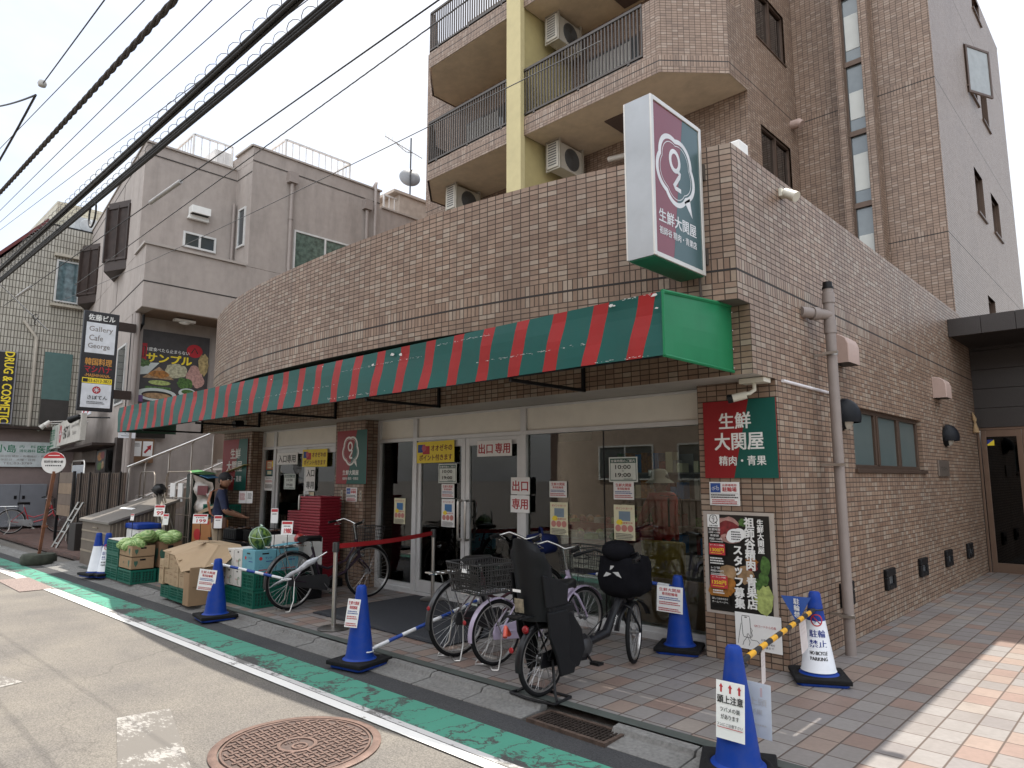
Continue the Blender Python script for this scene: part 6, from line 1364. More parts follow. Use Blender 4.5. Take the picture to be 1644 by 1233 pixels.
# ------------------------------------------------------------------ shop signs
def two_tone(w, h, ft, fb): return ('p', SIGNGRN, [(-w / 2 + w * fb, -h / 2), (w / 2, -h / 2), (w / 2, h / 2), (-w / 2 + w * ft, h / 2)])
FR = lambda x, y, z: frame((x, y, z), (1, 0, 0))
w, h = .69, .70
sheet('shop_sign', 'large red and green shop sign on the corner pillar above the bicycle parking notice', 'shop sign', FR(-2.79, 5.842, 1.945), w, h, SIGNRED, [two_tone(w, h, .645, .41), ('t', LETTER, '生鮮', -.035, .165, .145, .30, .035), ('t', LETTER, '大関屋', -.005, -.02, .155, .46, .035), ('t', LETTER, '精肉・青果', .02, -.195, .085, .44, .03)], .012)
w, h = .82, .81
sheet('shop_sign', 'red and green shop sign with the white speech bubble emblem on the middle pillar', 'shop sign', FR(-9.02, 5.842, 1.91), w, h, SIGNRED, [two_tone(w, h, .67, .35), ('g', LETTER, -.03, .10, .46), ('t', LETTER, '生鮮大関屋', -.01, -.235, .075, .43, .03), ('t', LETTER, '祖師谷 精肉・青果店', -.01, -.325, .042, .43, .02)], .012)
w, h = 1.07, .97
sheet('shop_sign', 'red and green shop sign on the pillar beside the alley, behind the person in navy', 'shop sign', FR(-13.06, 5.842, 1.845), w, h, SIGNRED, [two_tone(w, h, .66, .50), ('t', LETTER, '生鮮', .03, .21, .19, .42, .035), ('t', LETTER, '大関屋', .0, -.03, .20, .66, .035), ('t', LETTER, '精肉・青果', .03, -.27, .115, .62, .03)], .012)
# projecting box sign
ps = thing('projecting_sign', 'tall double sided box sign with the white emblem projecting from the parapet', 'projecting sign', (-2.74, 4.65, 3.24))
CASE = mat('sign case silver', (.40, .42, .44), .38, .35, var=.06, scale=3, dirt=.15, dscale=2.5)
x0, x1, y0, y1, z0, z1 = -2.86, -2.62, 4.25, 5.02, 3.24, 4.52
m = MB(); m.box(x0 + .004, x1 - .012, y0, y1, z0, z1); m.build('case', CASE, ps, world=True)
m = MB()
for X, s in ((x1 - .012, 1), (x0 + .004, -1)):
    a, b = (X, X + .014) if s > 0 else (X - .014, X)
    m.box(a, b, y0 - .003, y0 + .035, z0, z1); m.box(a, b, y1 - .035, y1 + .003, z0, z1); m.box(a, b, y0 + .035, y1 - .035, z0 - .003, z0 + .035); m.box(a, b, y0 + .035, y1 - .035, z1 - .035, z1 + .003)
m.build('trim_frame', mat('sign trim', (.60, .58, .54), .35, .5, var=.05), ps, world=True, bevel=.004)
m = MB(); m.box(x0 + .01, x1 - .016, y0 + .01, y1 - .01, z0 - .008, z0 - .0005); m.build('bottom_cover', mat('sign bottom green', (.008, .15, .08), .4), ps, world=True)
SR2 = mat('backlit red film', (.165, .026, .042), .25, var=.03, spec=.6); SG2 = mat('backlit green film', (.028, .075, .080), .25, var=.03, spec=.6); SL2 = mat('backlit white film', (.60, .61, .63), .3)
w, h = y1 - y0 - .07, z1 - z0 - .07
els = [('p', SG2, [(-w / 2 + w * .36, -h / 2), (w / 2, -h / 2), (w / 2, h / 2), (-w / 2 + w * .64, h / 2)]), ('g', SL2, -.03, .13, .60), ('t', SL2, '生鮮大関屋', -.02, -.30, .105, .56, .03), ('t', SL2, '祖師谷 精肉・青果店', -.02, -.42, .060, .56, .025)]
sheet('printed_panel', None, None, frame((x1 - .008, (y0 + y1) / 2, (z0 + z1) / 2), (0, 1, 0)), w, h, SR2, els, .003, parent=ps)
sheet('printed_panel', None, None, frame((x0 - .001, (y0 + y1) / 2, (z0 + z1) / 2), (0, -1, 0)), w, h, SR2, els, .003, parent=ps)
m = MB()
for z in (3.42, 4.16): m.box(-2.73, -2.67, 5.0, 5.13, z - .03, z + .03); m.box(-2.77, -2.63, 5.06, 5.10, z - .07, z + .07); m.box(-2.72, -2.66, 5.0, 5.12, z + .04, z + .055)
m.tube([(-2.70, 5.02, 3.5), (-2.70, 5.06, 3.3), (-2.70, 5.08, 3.0)], .012, 6); m.build('bracket', mat('bracket steel', (.09, .075, .065), .5, .6), ps, world=True)
# ------------------------------------------------------------------ notices on the pillars and the glass
BLU = mat('notice blue', (.02, .07, .28), .6); PINKR = mat('notice red', (.45, .03, .04), .6); POSTB = mat('poster black', (.010, .009, .008), .35, var=.1)
def bikesym(s, x, y): return [('s', LETTER, [(x - s * .5 + s * .3 * math.cos(a * .63), y - s * .12 + s * .3 * math.sin(a * .63)) for a in range(10)], s * .07, True), ('s', LETTER, [(x + s * .5 + s * .3 * math.cos(a * .63), y - s * .12 + s * .3 * math.sin(a * .63)) for a in range(10)], s * .07, True), ('s', LETTER, [(x - s * .5, y - s * .12), (x - s * .2, y + s * .3), (x + s * .3, y + s * .3), (x, y - s * .12), (x - s * .5, y - s * .12)], s * .06), ('s', LETTER, [(x + s * .5, y - s * .12), (x + s * .25, y + s * .5), (x + s * .45, y + s * .52)], s * .06)]
def bike_notice(x, y, z, label):
    sheet('parking_notice', label, 'notice', FR(x, y, z), .29, .21, PAPER, [('r', BLU, -.085, .052, .10, .085)] + bikesym(.044, -.085, .05) + [('t', PINKR, 'お客様専用', .052, .077, .022, .135, .02), ('t', PINKR, '駐輪場', .052, .040, .042, .135, .03), ('x', INK, 0, -.012, .26, 2, .020), ('x', PINKR, .0, -.055, .24, 3, .016), ('s', GREY, [(-.135, 0), (.135, 0), (.135, -.095), (-.135, -.095)], .002, True)], .003, 'bicycle parking notices')
bike_notice(-2.955, 5.845, 1.455, 'white bicycle parking notice on the corner pillar between the sign and the recruiting poster')
bike_notice(-8.99, 5.845, 1.345, 'white bicycle parking notice on the middle pillar under the emblem sign')
for x, lab in ((-9.27, 'narrow beige switch plate nearer the entrance side of the pillar notice'), (-8.76, 'narrow beige switch plate nearer the exit side of the pillar notice')):
    sheet('switch_plate', lab, 'switch plate', FR(x, 5.85, 1.33), .06, .155, mat('beige plate', (.36, .32, .25), .5), [('r', GREY, 0, .03, .02, .03), ('r', GREY, 0, -.03, .02, .03)], .008, 'switch plates')
FOODR = mat('print meat red', (.20, .025, .028), .4, var=.5, scale=24); FOODP = mat('print meat pink', (.42, .24, .21), .4, var=.3, scale=20); FOODG = mat('print leaf green', (.06, .13, .03), .4, var=.6, scale=26); FOODY = mat('print pale green', (.34, .40, .13), .4, var=.35, scale=24); FOODO = mat('print orange', (.32, .13, .025), .4, var=.5, scale=18); FOODB = mat('print bun', (.33, .21, .11), .4, var=.4, scale=14)
LAM = mat('laminate border', (.42, .37, .33), .25, spec=.6)
sheet('laminate_sheet', None, None, FR(-2.845, 5.852, .845), .665, .90, LAM, [], .003)
bpy.data.objects['laminate_sheet']['label'] = 'pale laminate backing framing the recruiting poster on the corner pillar'; bpy.data.objects['laminate_sheet']['category'] = 'backing sheet'
sheet('recruiting_poster', 'black staff recruiting poster with white brush lettering and food pictures', 'poster', FR(-2.845, 5.846, .845), .58, .845, POSTB, [
    ('b', FOODP, -.10, .345, .12, .06), ('b', FOODR, -.09, .29, .115, .08), ('b', FOODP, -.07, .215, .11, .045), ('b', FOODR, -.05, .22, .08, .02), ('b', FOODG, .06, .36, .05, .035), ('b', FOODB, -.10, -.08, .09, .07), ('b', FOODB, .06, -.09, .085, .085), ('b', FOODR, .12, -.01, .055, .05), ('b', FOODO, .12, .03, .06, .03), ('b', FOODG, .24, .0, .045, .09), ('b', FOODG, .22, -.11, .05, .06), ('b', FOODO, -.20, -.26, .10, .10), ('b', FOODO, -.10, -.20, .07, .08), ('b', FOODY, .22, -.285, .085, .14), ('b', FOODG, .17, -.16, .04, .05),
    ('r', PAPER, -.225, .365, .12, .115), ('g', INK, -.225, .38, .085), ('t', INK, '生鮮大関屋', -.225, .322, .014, .085, .02),
    ('e', PAPER, -.02, .245, .078, .058), ('e', PAPER, .02, .26, .06, .05), ('e', PAPER, -.05, .225, .055, .045), ('x', INK, -.01, .275, .09, 4, .021),
    ('v', LETTER, '生鮮大関屋', .215, .395, .056, .05, 1.06), ('v', LETTER, '祖師谷精肉・青果店', .115, .405, .088, .065, 1.03), ('v', LETTER, 'スタッフ募集', .0, .16, .086, .07, 1.05),
    ('t', LETTER, '営業時間', -.215, .288, .022, .11, .02), ('t', LETTER, '10時～19時', -.215, .262, .018, .11, .02), ('t', LETTER, '青果部', -.215, .235, .020, .085, .02), ('t', LETTER, '時給1150円', -.205, .206, .020, .12, .02), ('x', LETTER, -.19, .182, .14, 1, .012),
    ('r', PINKR, -.195, .115, .155, .100), ('t', LETTER, 'オープニング時給', -.195, .150, .013, .13, .02), ('t', YEL, '1300円', -.195, .108, .034, .13, .03), ('x', YEL, -.195, .080, .12, 1, .011),
    ('x', LETTER, -.20, .035, .13, 3, .022), ('t', LETTER, 'レジ部', -.215, -.048, .020, .085, .02), ('t', LETTER, '時給1200円', -.20, -.075, .020, .12, .02), ('x', LETTER, -.19, -.10, .14, 2, .012),
    ('r', PINKR, -.185, -.170, .165, .110), ('t', LETTER, 'オープニング時給', -.185, -.130, .013, .13, .02), ('t', YEL, '1350円', -.185, -.175, .036, .135, .03), ('x', YEL, -.185, -.207, .12, 1, .011),
    ('x', LETTER, -.19, -.245, .11, 2, .02), ('r', POSTB, -.18, -.33, .185, .075), ('t', LETTER, '詳しくはオオゼキ', -.18, -.315, .018, .15, .02), ('t', LETTER, 'ホームページへ', -.18, -.343, .018, .15, .02)], .003)
MQ = frame((-2.695, 5.838, .285), (1, 0, -.0))
sheet('paper_notice', 'white paper notice with a line drawing of a hand holding a phone', 'notice', MQ, .41, .30, PAPER, [
    ('s', INK, [(-.145, .10), (-.140, .125), (-.075, .125), (-.07, .10), (-.065, -.035), (-.075, -.055), (-.13, -.05), (-.138, -.03)], .005, True), ('r', INK, -.107, .113, .022, .008), ('s', INK, [(-.15, .06), (-.165, -.01), (-.185, -.115)], .004), ('s', INK, [(-.065, .03), (-.05, .01), (-.06, -.01), (-.05, -.03), (-.062, -.05)], .004), ('s', INK, [(-.095, -.02), (-.10, -.035), (-.075, -.09), (-.085, -.12)], .004), ('s', INK, [(-.09, -.02), (-.08, -.03), (-.062, -.07), (-.01, -.07), (.01, -.09), (.02, -.14)], .004), ('s', INK, [(-.10, -.05), (-.13, -.09), (-.14, -.12)], .004),
    ('t', PINKR, 'QRコードから応募', .065, .055, .022, .19, .0), ('t', INK, 'お電話から', .075, -.055, .018, .10, .0), ('t', INK, '応募する場合', .085, -.085, .018, .12, .0), ('t', INK, '店舗まで', .085, -.112, .018, .10, .0)], .0015)
# glass posters
def hours(x, y, z, w, h, label):
    sheet('hours_sign', label, 'opening hours sign', FR(x, y, z), w, h, mat('hours white', (.62, .66, .62), .5), [('s', DGREEN, [(-w * .45, h * .43), (w * .45, h * .43), (w * .45, -h * .43), (-w * .45, -h * .43)], w * .03, True), ('r', DGREEN, 0, h * .345, w * .9, h * .17), ('t', LETTER, '営業時間のご案内', 0, h * .345, h * .11, w * .84, .02), ('t', INK, '10:00', 0, h * .10, h * .165, w * .54, .03), ('t', INK, '~', 0, -h * .06, h * .06, w * .05), ('t', INK, '19:00', 0, -h * .22, h * .165, w * .54, .03), ('x', DGREEN, w * .2, -h * .38, w * .35, 1, h * .05)], .003, 'opening hours signs')
hours(-7.08, 6.098, 1.655, .37, .26, 'opening hours sign on the left exit door, under the yellow poster')
hours(-4.24, 6.116, 1.685, .365, .265, 'opening hours sign on the large window behind the bicycles')
hours(-11.36, 6.098, 1.53, .40, .27, 'opening hours sign on the left leaf of the entrance door')
def excl(x, y, z, label):
    sheet('exchange_notice', label, 'notice', FR(x, y, z), .26, .185, PAPER, [('t', PINKR, '生鮮大関屋', 0, .06, .034, .20, .03), ('t', PINKR, '専用駐輪場', 0, .022, .026, .16, .03), ('x', BLU, 0, -.01, .22, 2, .016), ('x', PINKR, 0, -.05, .23, 2, .018)], .002, 'small red lettered notices')
excl(-5.15, 6.118, 1.465, 'red lettered notice on the window right of the exit sign'); excl(-4.24, 6.118, 1.46, 'red lettered notice directly below the window opening hours sign'); excl(-7.07, 6.10, 1.42, 'red lettered notice on the left exit door below the opening hours')
CARDB = mat('card blue', (.035, .16, .38), .5); CARDG = mat('card grey blue', (.18, .25, .32), .5); PINK = mat('round pink', (.50, .20, .17), .6); PALEY = mat('pale yellow paper', (.66, .63, .44), .7)
def points(x, y, z, label, cb, bg):
    sheet('points_poster', label, 'poster', FR(x, y, z), .265, .365, bg, [('t', PINKR, 'ポイントカード', 0, .145, .026, .21, .02), ('r', cb, .005, .065, .145, .10), ('b', YEL, -.06, .0, .045, .03), ('t', PINKR, '入会受付中', .03, -.005, .020, .15, .02), ('e', PINK, -.078, -.062, .036, .036), ('e', PINK, 0, -.062, .036, .036), ('e', PINK, .078, -.062, .036, .036), ('x', GREY, 0, -.12, .22, 4, .016)], .002, 'yellow points card posters')
points(-8.15, 6.118, 1.12, 'points card poster on the fixed pane left of the exit doors', CARDB, PALEY); points(-7.06, 6.10, 1.13, 'points card poster on the left exit door', CARDB, PAPER); points(-5.14, 6.118, 1.135, 'points card poster on the window beside the door frame', CARDG, PALEY); points(-4.24, 6.118, 1.13, 'points card poster on the window below the opening hours sign', CARDG, PALEY)
def yellow(x, z, label, r=0):
    sheet('yellow_poster', label, 'poster', FR(x, 6.075, z) @ RZ(r), .80, .295, YEL, [('r', BLU, -.31, .055, .13, .11), ('r', PINKR, -.19, .03, .15, .115), ('b', mat('mascot free pink', (.50, .10, .13), .6), -.24, .06, .05, .05), ('t', mat('maroon ink', (.16, .01, .02), .6), 'オオゼキの', .14, .055, .085, .44, .03), ('t', mat('maroon ink', (.16, .01, .02), .6), 'ポイント付きます', .01, -.075, .085, .70, .03)], .003, 'yellow points posters')
yellow(-7.32, 1.95, 'yellow points poster above the left exit door', .6); yellow(-10.50, 1.93, 'yellow points poster above the entrance door', -.4)
EXR = mat('exit red', (.38, .012, .022), .6)
sheet('exit_sign', 'wide white exit only sign with red characters above the right exit door', 'exit sign', FR(-6.16, 6.075, 1.965), .62, .20, PAPER, [('t', EXR, '出口', -.155, 0, .125, .255, .045), ('t', EXR, '専用', .15, .0, .125, .255, .045), ('r', mat('fold shade', (.60, .60, .60), .7), 0, 0, .003, .20)], .003)
sheet('exit_sign', 'upper square exit sign with red characters on the door mullion', 'exit sign', FR(-5.705, 6.07, 1.50), .31, .205, PAPER, [('t', EXR, '出口', 0, 0, .125, .255, .045)], .003, 'mullion exit signs')
sheet('exit_sign', 'lower square sign with red characters on the door mullion', 'exit sign', FR(-5.71, 6.07, 1.285), .31, .205, PAPER, [('t', EXR, '専用', 0, 0, .125, .255, .045)], .003, 'mullion exit signs')
sheet('entrance_sign', 'wide white entrance only sign with black characters on the entrance door', 'entrance sign', FR(-11.48, 6.09, 1.935), .76, .21, PAPER, [('t', INK, '入口専用', 0, 0, .135, .62, .04)], .003)
sheet('entrance_sign', 'tall white entrance only sign on the right leaf of the entrance door', 'entrance sign', FR(-10.65, 6.095, 1.575), .30, .40, PAPER, [('t', INK, '入口', 0, .10, .12, .25, .04), ('t', INK, '専用', 0, -.10, .12, .25, .04)], .003)
sheet('paper_note', 'white rules sheet on the narrow pane beside the entrance door', 'note', FR(-12.17, 6.116, 1.49), .34, .26, PAPER, [('x', INK, 0, .10, .26, 1, .02), ('x', PINKR, 0, .05, .28, 2, .02), ('x', INK, 0, -.02, .28, 4, .02)], .002)
sheet('colour_flyer', 'small orange and yellow flyer high on the narrow pane beside the entrance door', 'flyer', FR(-12.16, 6.116, 1.83), .30, .17, mat('flyer orange', (.50, .16, .08), .6), [('r', PALEY, -.02, 0, .16, .12), ('r', YEL, .11, .02, .06, .11), ('x', PINKR, -.02, .03, .13, 3, .025)], .002)
sheet('colour_flyer', 'small teal flyer on the narrow pane beside the entrance door', 'flyer', FR(-12.17, 6.116, 1.69), .24, .10, mat('flyer teal', (.06, .17, .18), .6), [('r', PALEY, 0, 0, .16, .06)], .002)
sheet('blue_flyer', 'small flyer with a blue picture under the tall entrance sign', 'flyer', FR(-10.68, 6.118, 1.27), .26, .17, PALEY, [('r', CARDB, .0, -.02, .18, .09), ('t', PINKR, 'お知らせ', 0, .058, .026, .18, .02)], .002)
GP = mat('greenish white board', (.52, .56, .54), .4)
for (z, hh, lab) in ((1.66, .255, 'upper pale blank board behind the right exit door glass'), (1.415, .215, 'second pale blank board behind the right exit door glass'), (1.13, .11, 'third, smaller pale blank board behind the right exit door glass'), (.975, .11, 'lowest pale blank board behind the right exit door glass')):
    sheet('blank_board', lab, 'board', FR(-6.46 if hh > .2 else -6.49, 6.17, z), .28 if hh > .2 else .23, hh, GP, [], .006, 'blank boards behind the exit door')
sheet('frosted_band', None, None, FR(-5.15, 6.145, 2.06), .95, .10, FROSTB, [], .003); o = bpy.data.objects['frosted_band']; o['label'] = 'pale green frosted band along the top of the right window'; o['category'] = 'window film'
# papers on the cones and bars
m_ghost = mat('ghost print', (.55, .54, .55), .75)
MF = frame((-1.872, 3.665, .335), (1, .02, -.01), (0, .07, 1))
sheet('swallow_notice', 'white swallow nest notice with three red arrows taped to the front cone', 'notice', MF, .165, .30, PAPER, [e for k in (-.053, 0, .053) for e in (('r', PINKR, k, .103, .011, .028), ('p', PINKR, [(k - .012, .116), (k + .012, .116), (k, .136)]))] + [('t', INK, '頭上注意', 0, .055, .042, .148, .035), ('t', INK, 'ツバメの巣', 0, .003, .026, .115, .015), ('t', INK, 'があります', 0, -.034, .026, .105, .015), ('t', INK, 'フンにご注意下さい', 0, -.075, .017, .148, .012), ('r', PINKR, 0, -.090, .146, .0035)], .0012)
MF = frame((-1.83, 3.895, .30), (1, .05, -.04), (0, -.05, 1))
sheet('swallow_notice', 'second white notice behind the front cone, its print showing faintly through', 'notice', MF, .17, .30, mat('thin paper', (.60, .63, .69), .7), [('r', mat('ghost red', (.62, .47, .49), .7), .03, .10, .012, .05), ('t', m_ghost, '上頭', .01, .045, .04, .10, .03), ('t', m_ghost, 'が巣', .0, -.01, .03, .07), ('x', m_ghost, .0, -.08, .14, 1, .016), ('p', mat('green tape', (.10, .48, .16), .5), [(-.085, .13), (-.055, .13), (-.06, .06), (-.085, .04)]), ('p', mat('green tape', (.10, .48, .16), .5), [(-.055, -.08), (-.03, -.08), (-.02, -.13), (-.05, -.14)])], .0012)
def hang(x, y, z, w, h, u, label, tilt=0):
    sheet('hanging_paper', label, 'paper', frame((x, y, z), u, (0, tilt, 1)), w, h, mat('back of paper', (.60, .545, .53), .8), [('x', mat('show through', (.55, .48, .47), .8), 0, h * .3, w * .6, 3, h * .12)], .001, 'papers hanging from the striped bar')
hang(-1.975, 4.33, .42, .13, .20, (-.25, 1, 0), 'paper hanging from the yellow and black bar near the front cone', .06); hang(-2.12, 5.36, .43, .17, .24, (-.1, 1, .1), 'paper hanging from the yellow and black bar near the side wall cone', -.1)
m = MB(); m.face([(-2.38, 5.60, .66), (-2.15, 5.62, .665), (-2.255, 5.59, .46)]); fl = tag(m.build('blue_pennant', BLU), 'blue triangular pennant with white characters beside the side wall cone', 'pennant'); sol = fl.modifiers.new('thick', 'SOLIDIFY'); sol.thickness = .002
m = MB(); m.vtext('駐輪禁', -2.255, .65, .045, 0, Matrix(((1, 0, 0, 0), (0, 0, -1, 5.592), (0, 1, 0, 0), (0, 0, 0, 1))), .03); m.build('lettering', LETTER, fl, world=True)
def cone_notice(x, y, z, u, w, h, label):
    sheet('cone_notice', label, 'notice', frame((x, y, z), u, (0, .05, 1)), w, h, PAPER, [('t', PINKR, '生鮮大関屋', 0, h * .36, h * .13, w * .82, .03), ('t', PINKR, '専用駐輪場', 0, h * .2, h * .12, w * .6, .03), ('x', BLU, 0, h * .06, w * .8, 2, h * .07), ('x', PINKR, 0, -h * .12, w * .8, 2, h * .07), ('x', PINKR, 0, -h * .36, w * .85, 2, h * .07)], .0012, 'notices taped to the cones')
cone_notice(-5.315, 3.505, .42, (.62, .78, -.12), .11, .24, 'notice wrapped on the cone between the mat and the road'); cone_notice(-8.285, 3.455, .41, (.75, .66, -.1), .21, .24, 'notice taped at a tilt on the cone beside the carton stack'); cone_notice(-3.50, 5.755, .475, (1, .1, -.02), .26, .235, 'notice taped to the cone by the shop window')
# price cards
def price(x, y, z, w, h, txt, label, u=(.8, .6, 0), stick=True):
    w *= .62; h *= .85
    t = thing('price_card', label, 'price card', (x, y, z), 0, 'price cards on the produce'); M = frame((0, 0, 0), u, (0, .12, 1)); mb = MB(); mb.box(-w / 2, w / 2, -h / 2, h / 2, -.002, 0, 0, M); mb.face([(-w * .45, h * .26, .001), (w * .45, h * .26, .001), (w * .45, h * .45, .001), (-w * .45, h * .45, .001)], 1, M=M)
    if txt: mb.text(txt, w * .08, -h * .22, h * .34, 1, M, .05, w * .62, z=.0015)
    for q in range(5): mb.face([(-w * .3 + q * w * .12, h * .08, .001), (-w * .22 + q * w * .12, h * .08, .001), (-w * .22 + q * w * .12, h * .16, .001), (-w * .3 + q * w * .12, h * .16, .001)], 2, M=M)
    mb.build('card', [PAPER, PINKR, INK], t)
    mb = MB(); mb.tube([(0, .01, -h * .4), (0, .012, -.55)], .005, 6); mb.build('clip_rod', BLACK, t)
price(-12.12, 4.21, 1.06, .30, .22, '99', 'price card reading 99 above the cabbages'); price(-11.85, 4.22, .93, .16, .21, '', 'narrow blank looking price card beside the 99 card'); price(-11.05, 4.45, .96, .40, .17, '199', 'wide price card reading 199 in front of the ladder'); price(-10.28, 4.40, .95, .18, .22, '', 'curling price card before the orange carton', (.6, .8, 0)); price(-8.44, 4.34, 1.11, .14, .22, '', 'narrow price card above the watermelon', (.5, .85, 0)); price(-8.08, 4.33, .975, .24, .20, '1980', 'price card reading 1980 above the light blue cartons')
price(-12.9, 4.05, .93, .10, .13, '', 'yellowish tag on a stick above the cabbages')
sheet('clipped_paper', 'two white papers hung together in front of the person in navy', 'paper', frame((-10.70, 5.0, 1.29), (.85, .53, 0)), .24, .19, PAPER, [('x', PINKR, -.06, .06, .09, 6, .02), ('r', GREY, .01, 0, .004, .19), ('x', GREY, .07, .06, .07, 5, .02)], .002)
m = MB(); m.tube([(-10.70, 5.01, 1.28), (-10.70, 5.02, .8)], .006, 6); tag(m.build('paper_stand', BLACK), 'thin black rod holding the two white papers over the trays', 'rod')
# ------------------------------------------------------------------ signs on the buildings at the left
vs_ = thing('vertical_sign', 'tall black framed vertical sign of the rendered building with five stacked panels', 'building sign', (-17.4, 4.52, 3.13))
m = MB(); m.box(-17.5, -17.41, 4.16, 4.88, 3.08, 5.36); m.build('case', mat('sign frame black', (.012, .013, .018), .4), vs_, world=True, bevel=.01)
ORG = mat('sign orange', (.55, .26, .05), .6); GINK = mat('sign grey text', (.22, .20, .19), .6); NW = mat('sign panel white', (.64, .66, .70), .5)
els = [('t', LETTER, '佐藤ビル', 0, 1.0, .14, .54, .03), ('r', NW, 0, .53, .60, .70), ('t', GINK, 'Gallery', .0, .72, .15, .48), ('t', GINK, 'Cafe', -.09, .53, .13, .28), ('t', GINK, 'George', -.02, .33, .15, .44), ('t', ORG, '韓国料理', 0, -.02, .16, .54, .03), ('t', EXR, 'マシハナ', 0, -.19, .15, .54, .03), ('t', ORG, '-MASHIHANA-', 0, -.33, .07, .52, .02), ('r', YEL, 0, -.45, .60, .12), ('t', INK, '03-6313-3823', .05, -.45, .07, .45, .02), ('r', INK, -.235, -.45, .10, .08), ('r', NW, 0, -.79, .60, .54), ('e', EXR, 0, -.66, .085, .085)]
els += [('s', NW, [(0, -.66), (.06 * math.cos(k * math.pi / 4), -.66 + .06 * math.sin(k * math.pi / 4))], .012) for k in range(8)] + [('t', INK, 'さぼてん', .03, -.83, .09, .40, .02), ('x', GREY, 0, -.93, .36, 2, .035)]
sheet('printed_panel', None, None, frame((-17.408, 4.52, 4.22), (0, 1, 0)), .66, 2.22, mat('sign panel black', (.014, .012, .014), .4), els, .003, parent=vs_)
for z in (5.0, 3.4): m = MB(); m.box(-17.52, -17.42, 4.88, 5.25, z, z + .2); m.build('bracket', BROWN, vs_, world=True)
def spsheet(name, label, cat, s, out, z, w, h, base, els, th=.05, group=None): return sheet(name, label, cat, frame(SP(s, out, z), (ca, -sa, 0)), w, h, base, els, th, group)
spsheet('shop_board', 'white lit signboard with a red crest over the restaurant entrance', 'signboard', 4.75, .70, 2.86, 4.6, .68, mat('board cream white', (.50, .48, .44), .5), [('e', EXR, -1.65, 0, .26, .26)] + [('s', NW, [(-1.65, 0), (-1.65 + .19 * math.cos(k * math.pi / 4), .19 * math.sin(k * math.pi / 4))], .035) for k in range(8)] + [('t', INK, 'とんかつ', -1.12, 0, .10, .45, .01), ('t', INK, 'さぼてん', -.25, 0, .36, 1.35, .03), ('t', GINK, 'Japanese Tonkatsu', 1.3, .09, .12, 1.25), ('t', GINK, 'Saboten', 1.3, -.09, .11, .7)], .12)
spsheet('shop_board', 'white lit signboard with green characters beside the crest board', 'signboard', 9.55, .70, 2.84, 4.4, .70, mat('board pale green', (.46, .49, .45), .5), [('t', mat('clinic green', (.02, .17, .09), .6), '小島内科医院', 0, .08, .36, 3.6, .03), ('x', mat('clinic green', (.02, .17, .09), .6), 0, -.16, 3.4, 2, .10)], .12)
for s in (6.6, 7.8, 9.0, 10.2): m = MB(); m.tube([SP(s, .0, 3.26), SP(s, .6, 3.26), SP(s, .98, 3.22)], .018, 6); m.tube([SP(s, .96, 3.23), SP(s, 1.08, 3.10)], [.06, .085], 10); tag(m.build('sign_light', mat('lamp white', (.46, .45, .42), .5), smooth=40), 'white floodlight on a long arm in the row above the signboards', 'sign light', 'floodlights above the signboards')
m = MB(); m.tube([SP(2.3, .1, 3.1), SP(2.6, .75, 3.1)], .02, 6); m.tube([SP(2.6, .72, 3.12), SP(2.8, .90, 3.03)], [.06, .09], 10); tag(m.build('spot_lamp', BLACK, smooth=40), 'black spot lamp on an arm over the crest signboard', 'lamp')
spsheet('menu_poster', 'dark menu poster with fried dishes on the restaurant front', 'poster', 2.35, .22, 2.0, 1.3, .55, POSTB, [('b', FOODO, -.2, .12, .35, .12), ('b', FOODR, .2, .15, .3, .1), ('b', FOODG, -.1, -.12, .4, .1), ('b', FOODB, .3, -.1, .2, .1)], .05)
spsheet('red_banner', 'white banner with red shapes above the crest signboard', 'banner', 4.1, .4, 3.48, 1.6, .45, NW, [('p', EXR, [(-.6, .1), (-.2, .2), (-.1, -.05), (-.5, -.15)]), ('p', EXR, [(.1, .0), (.5, .15), (.6, -.12), (.25, -.18)]), ('x', INK, .55, .15, .2, 3, .04)], .02)
cl = sheet('clinic_sign', 'white clinic signboard with green characters on the mauve wall', 'clinic sign', frame((-25.95, 4.95, 2.32), (0, 1, 0)), 1.66, .78, mat('clinic white', (.50, .54, .55), .5), [('t', mat('clinic green', (.02, .17, .09)), '小島', -.53, .17, .24, .50, .03), ('t', mat('clinic green', (.02, .17, .09)), '内　科', .02, .24, .09, .42, .02), ('t', mat('clinic green', (.02, .17, .09)), '消化器科', .02, .11, .09, .42, .02), ('t', mat('clinic green', (.02, .17, .09)), '医院', .52, .17, .24, .48, .03), ('t', GINK, '世田谷区健診・各種健診・胃カメラ', 0, -.06, .07, 1.5, .01), ('t', GINK, '休診日　水曜・日祝', -.2, -.17, .07, .9, .01), ('t', GINK, 'TEL.03-3789', -.2, -.28, .07, .75, .01)], .05)
dg_ = thing('projecting_sign', 'black vertical sign with yellow latin letters on the cream building', 'projecting sign', (-25.6, 4.2, 3.3)); m = MB(); m.box(-25.72, -25.60, 3.55, 4.42, 3.22, 5.48); m.build('case', mat('sign rim grey', (.22, .22, .24), .5), dg_, world=True)
MD = frame((-25.595, 4.0, 4.35), (0, 1, 0)); m = MB(); m.face([(-.40, -1.08, .001), (.38, -1.08, .001), (.38, 1.08, .001), (-.40, 1.08, .001)], 0, M=MD); m.text('DRUG & COSMETIC', 0, .22, .24, 1, MD @ RZ(-90), .03, w=2.2, z=.003); m.build('printed_panel', [mat('sign panel black', (.014, .012, .014)), YEL], dg_, world=True)
fp = MB()
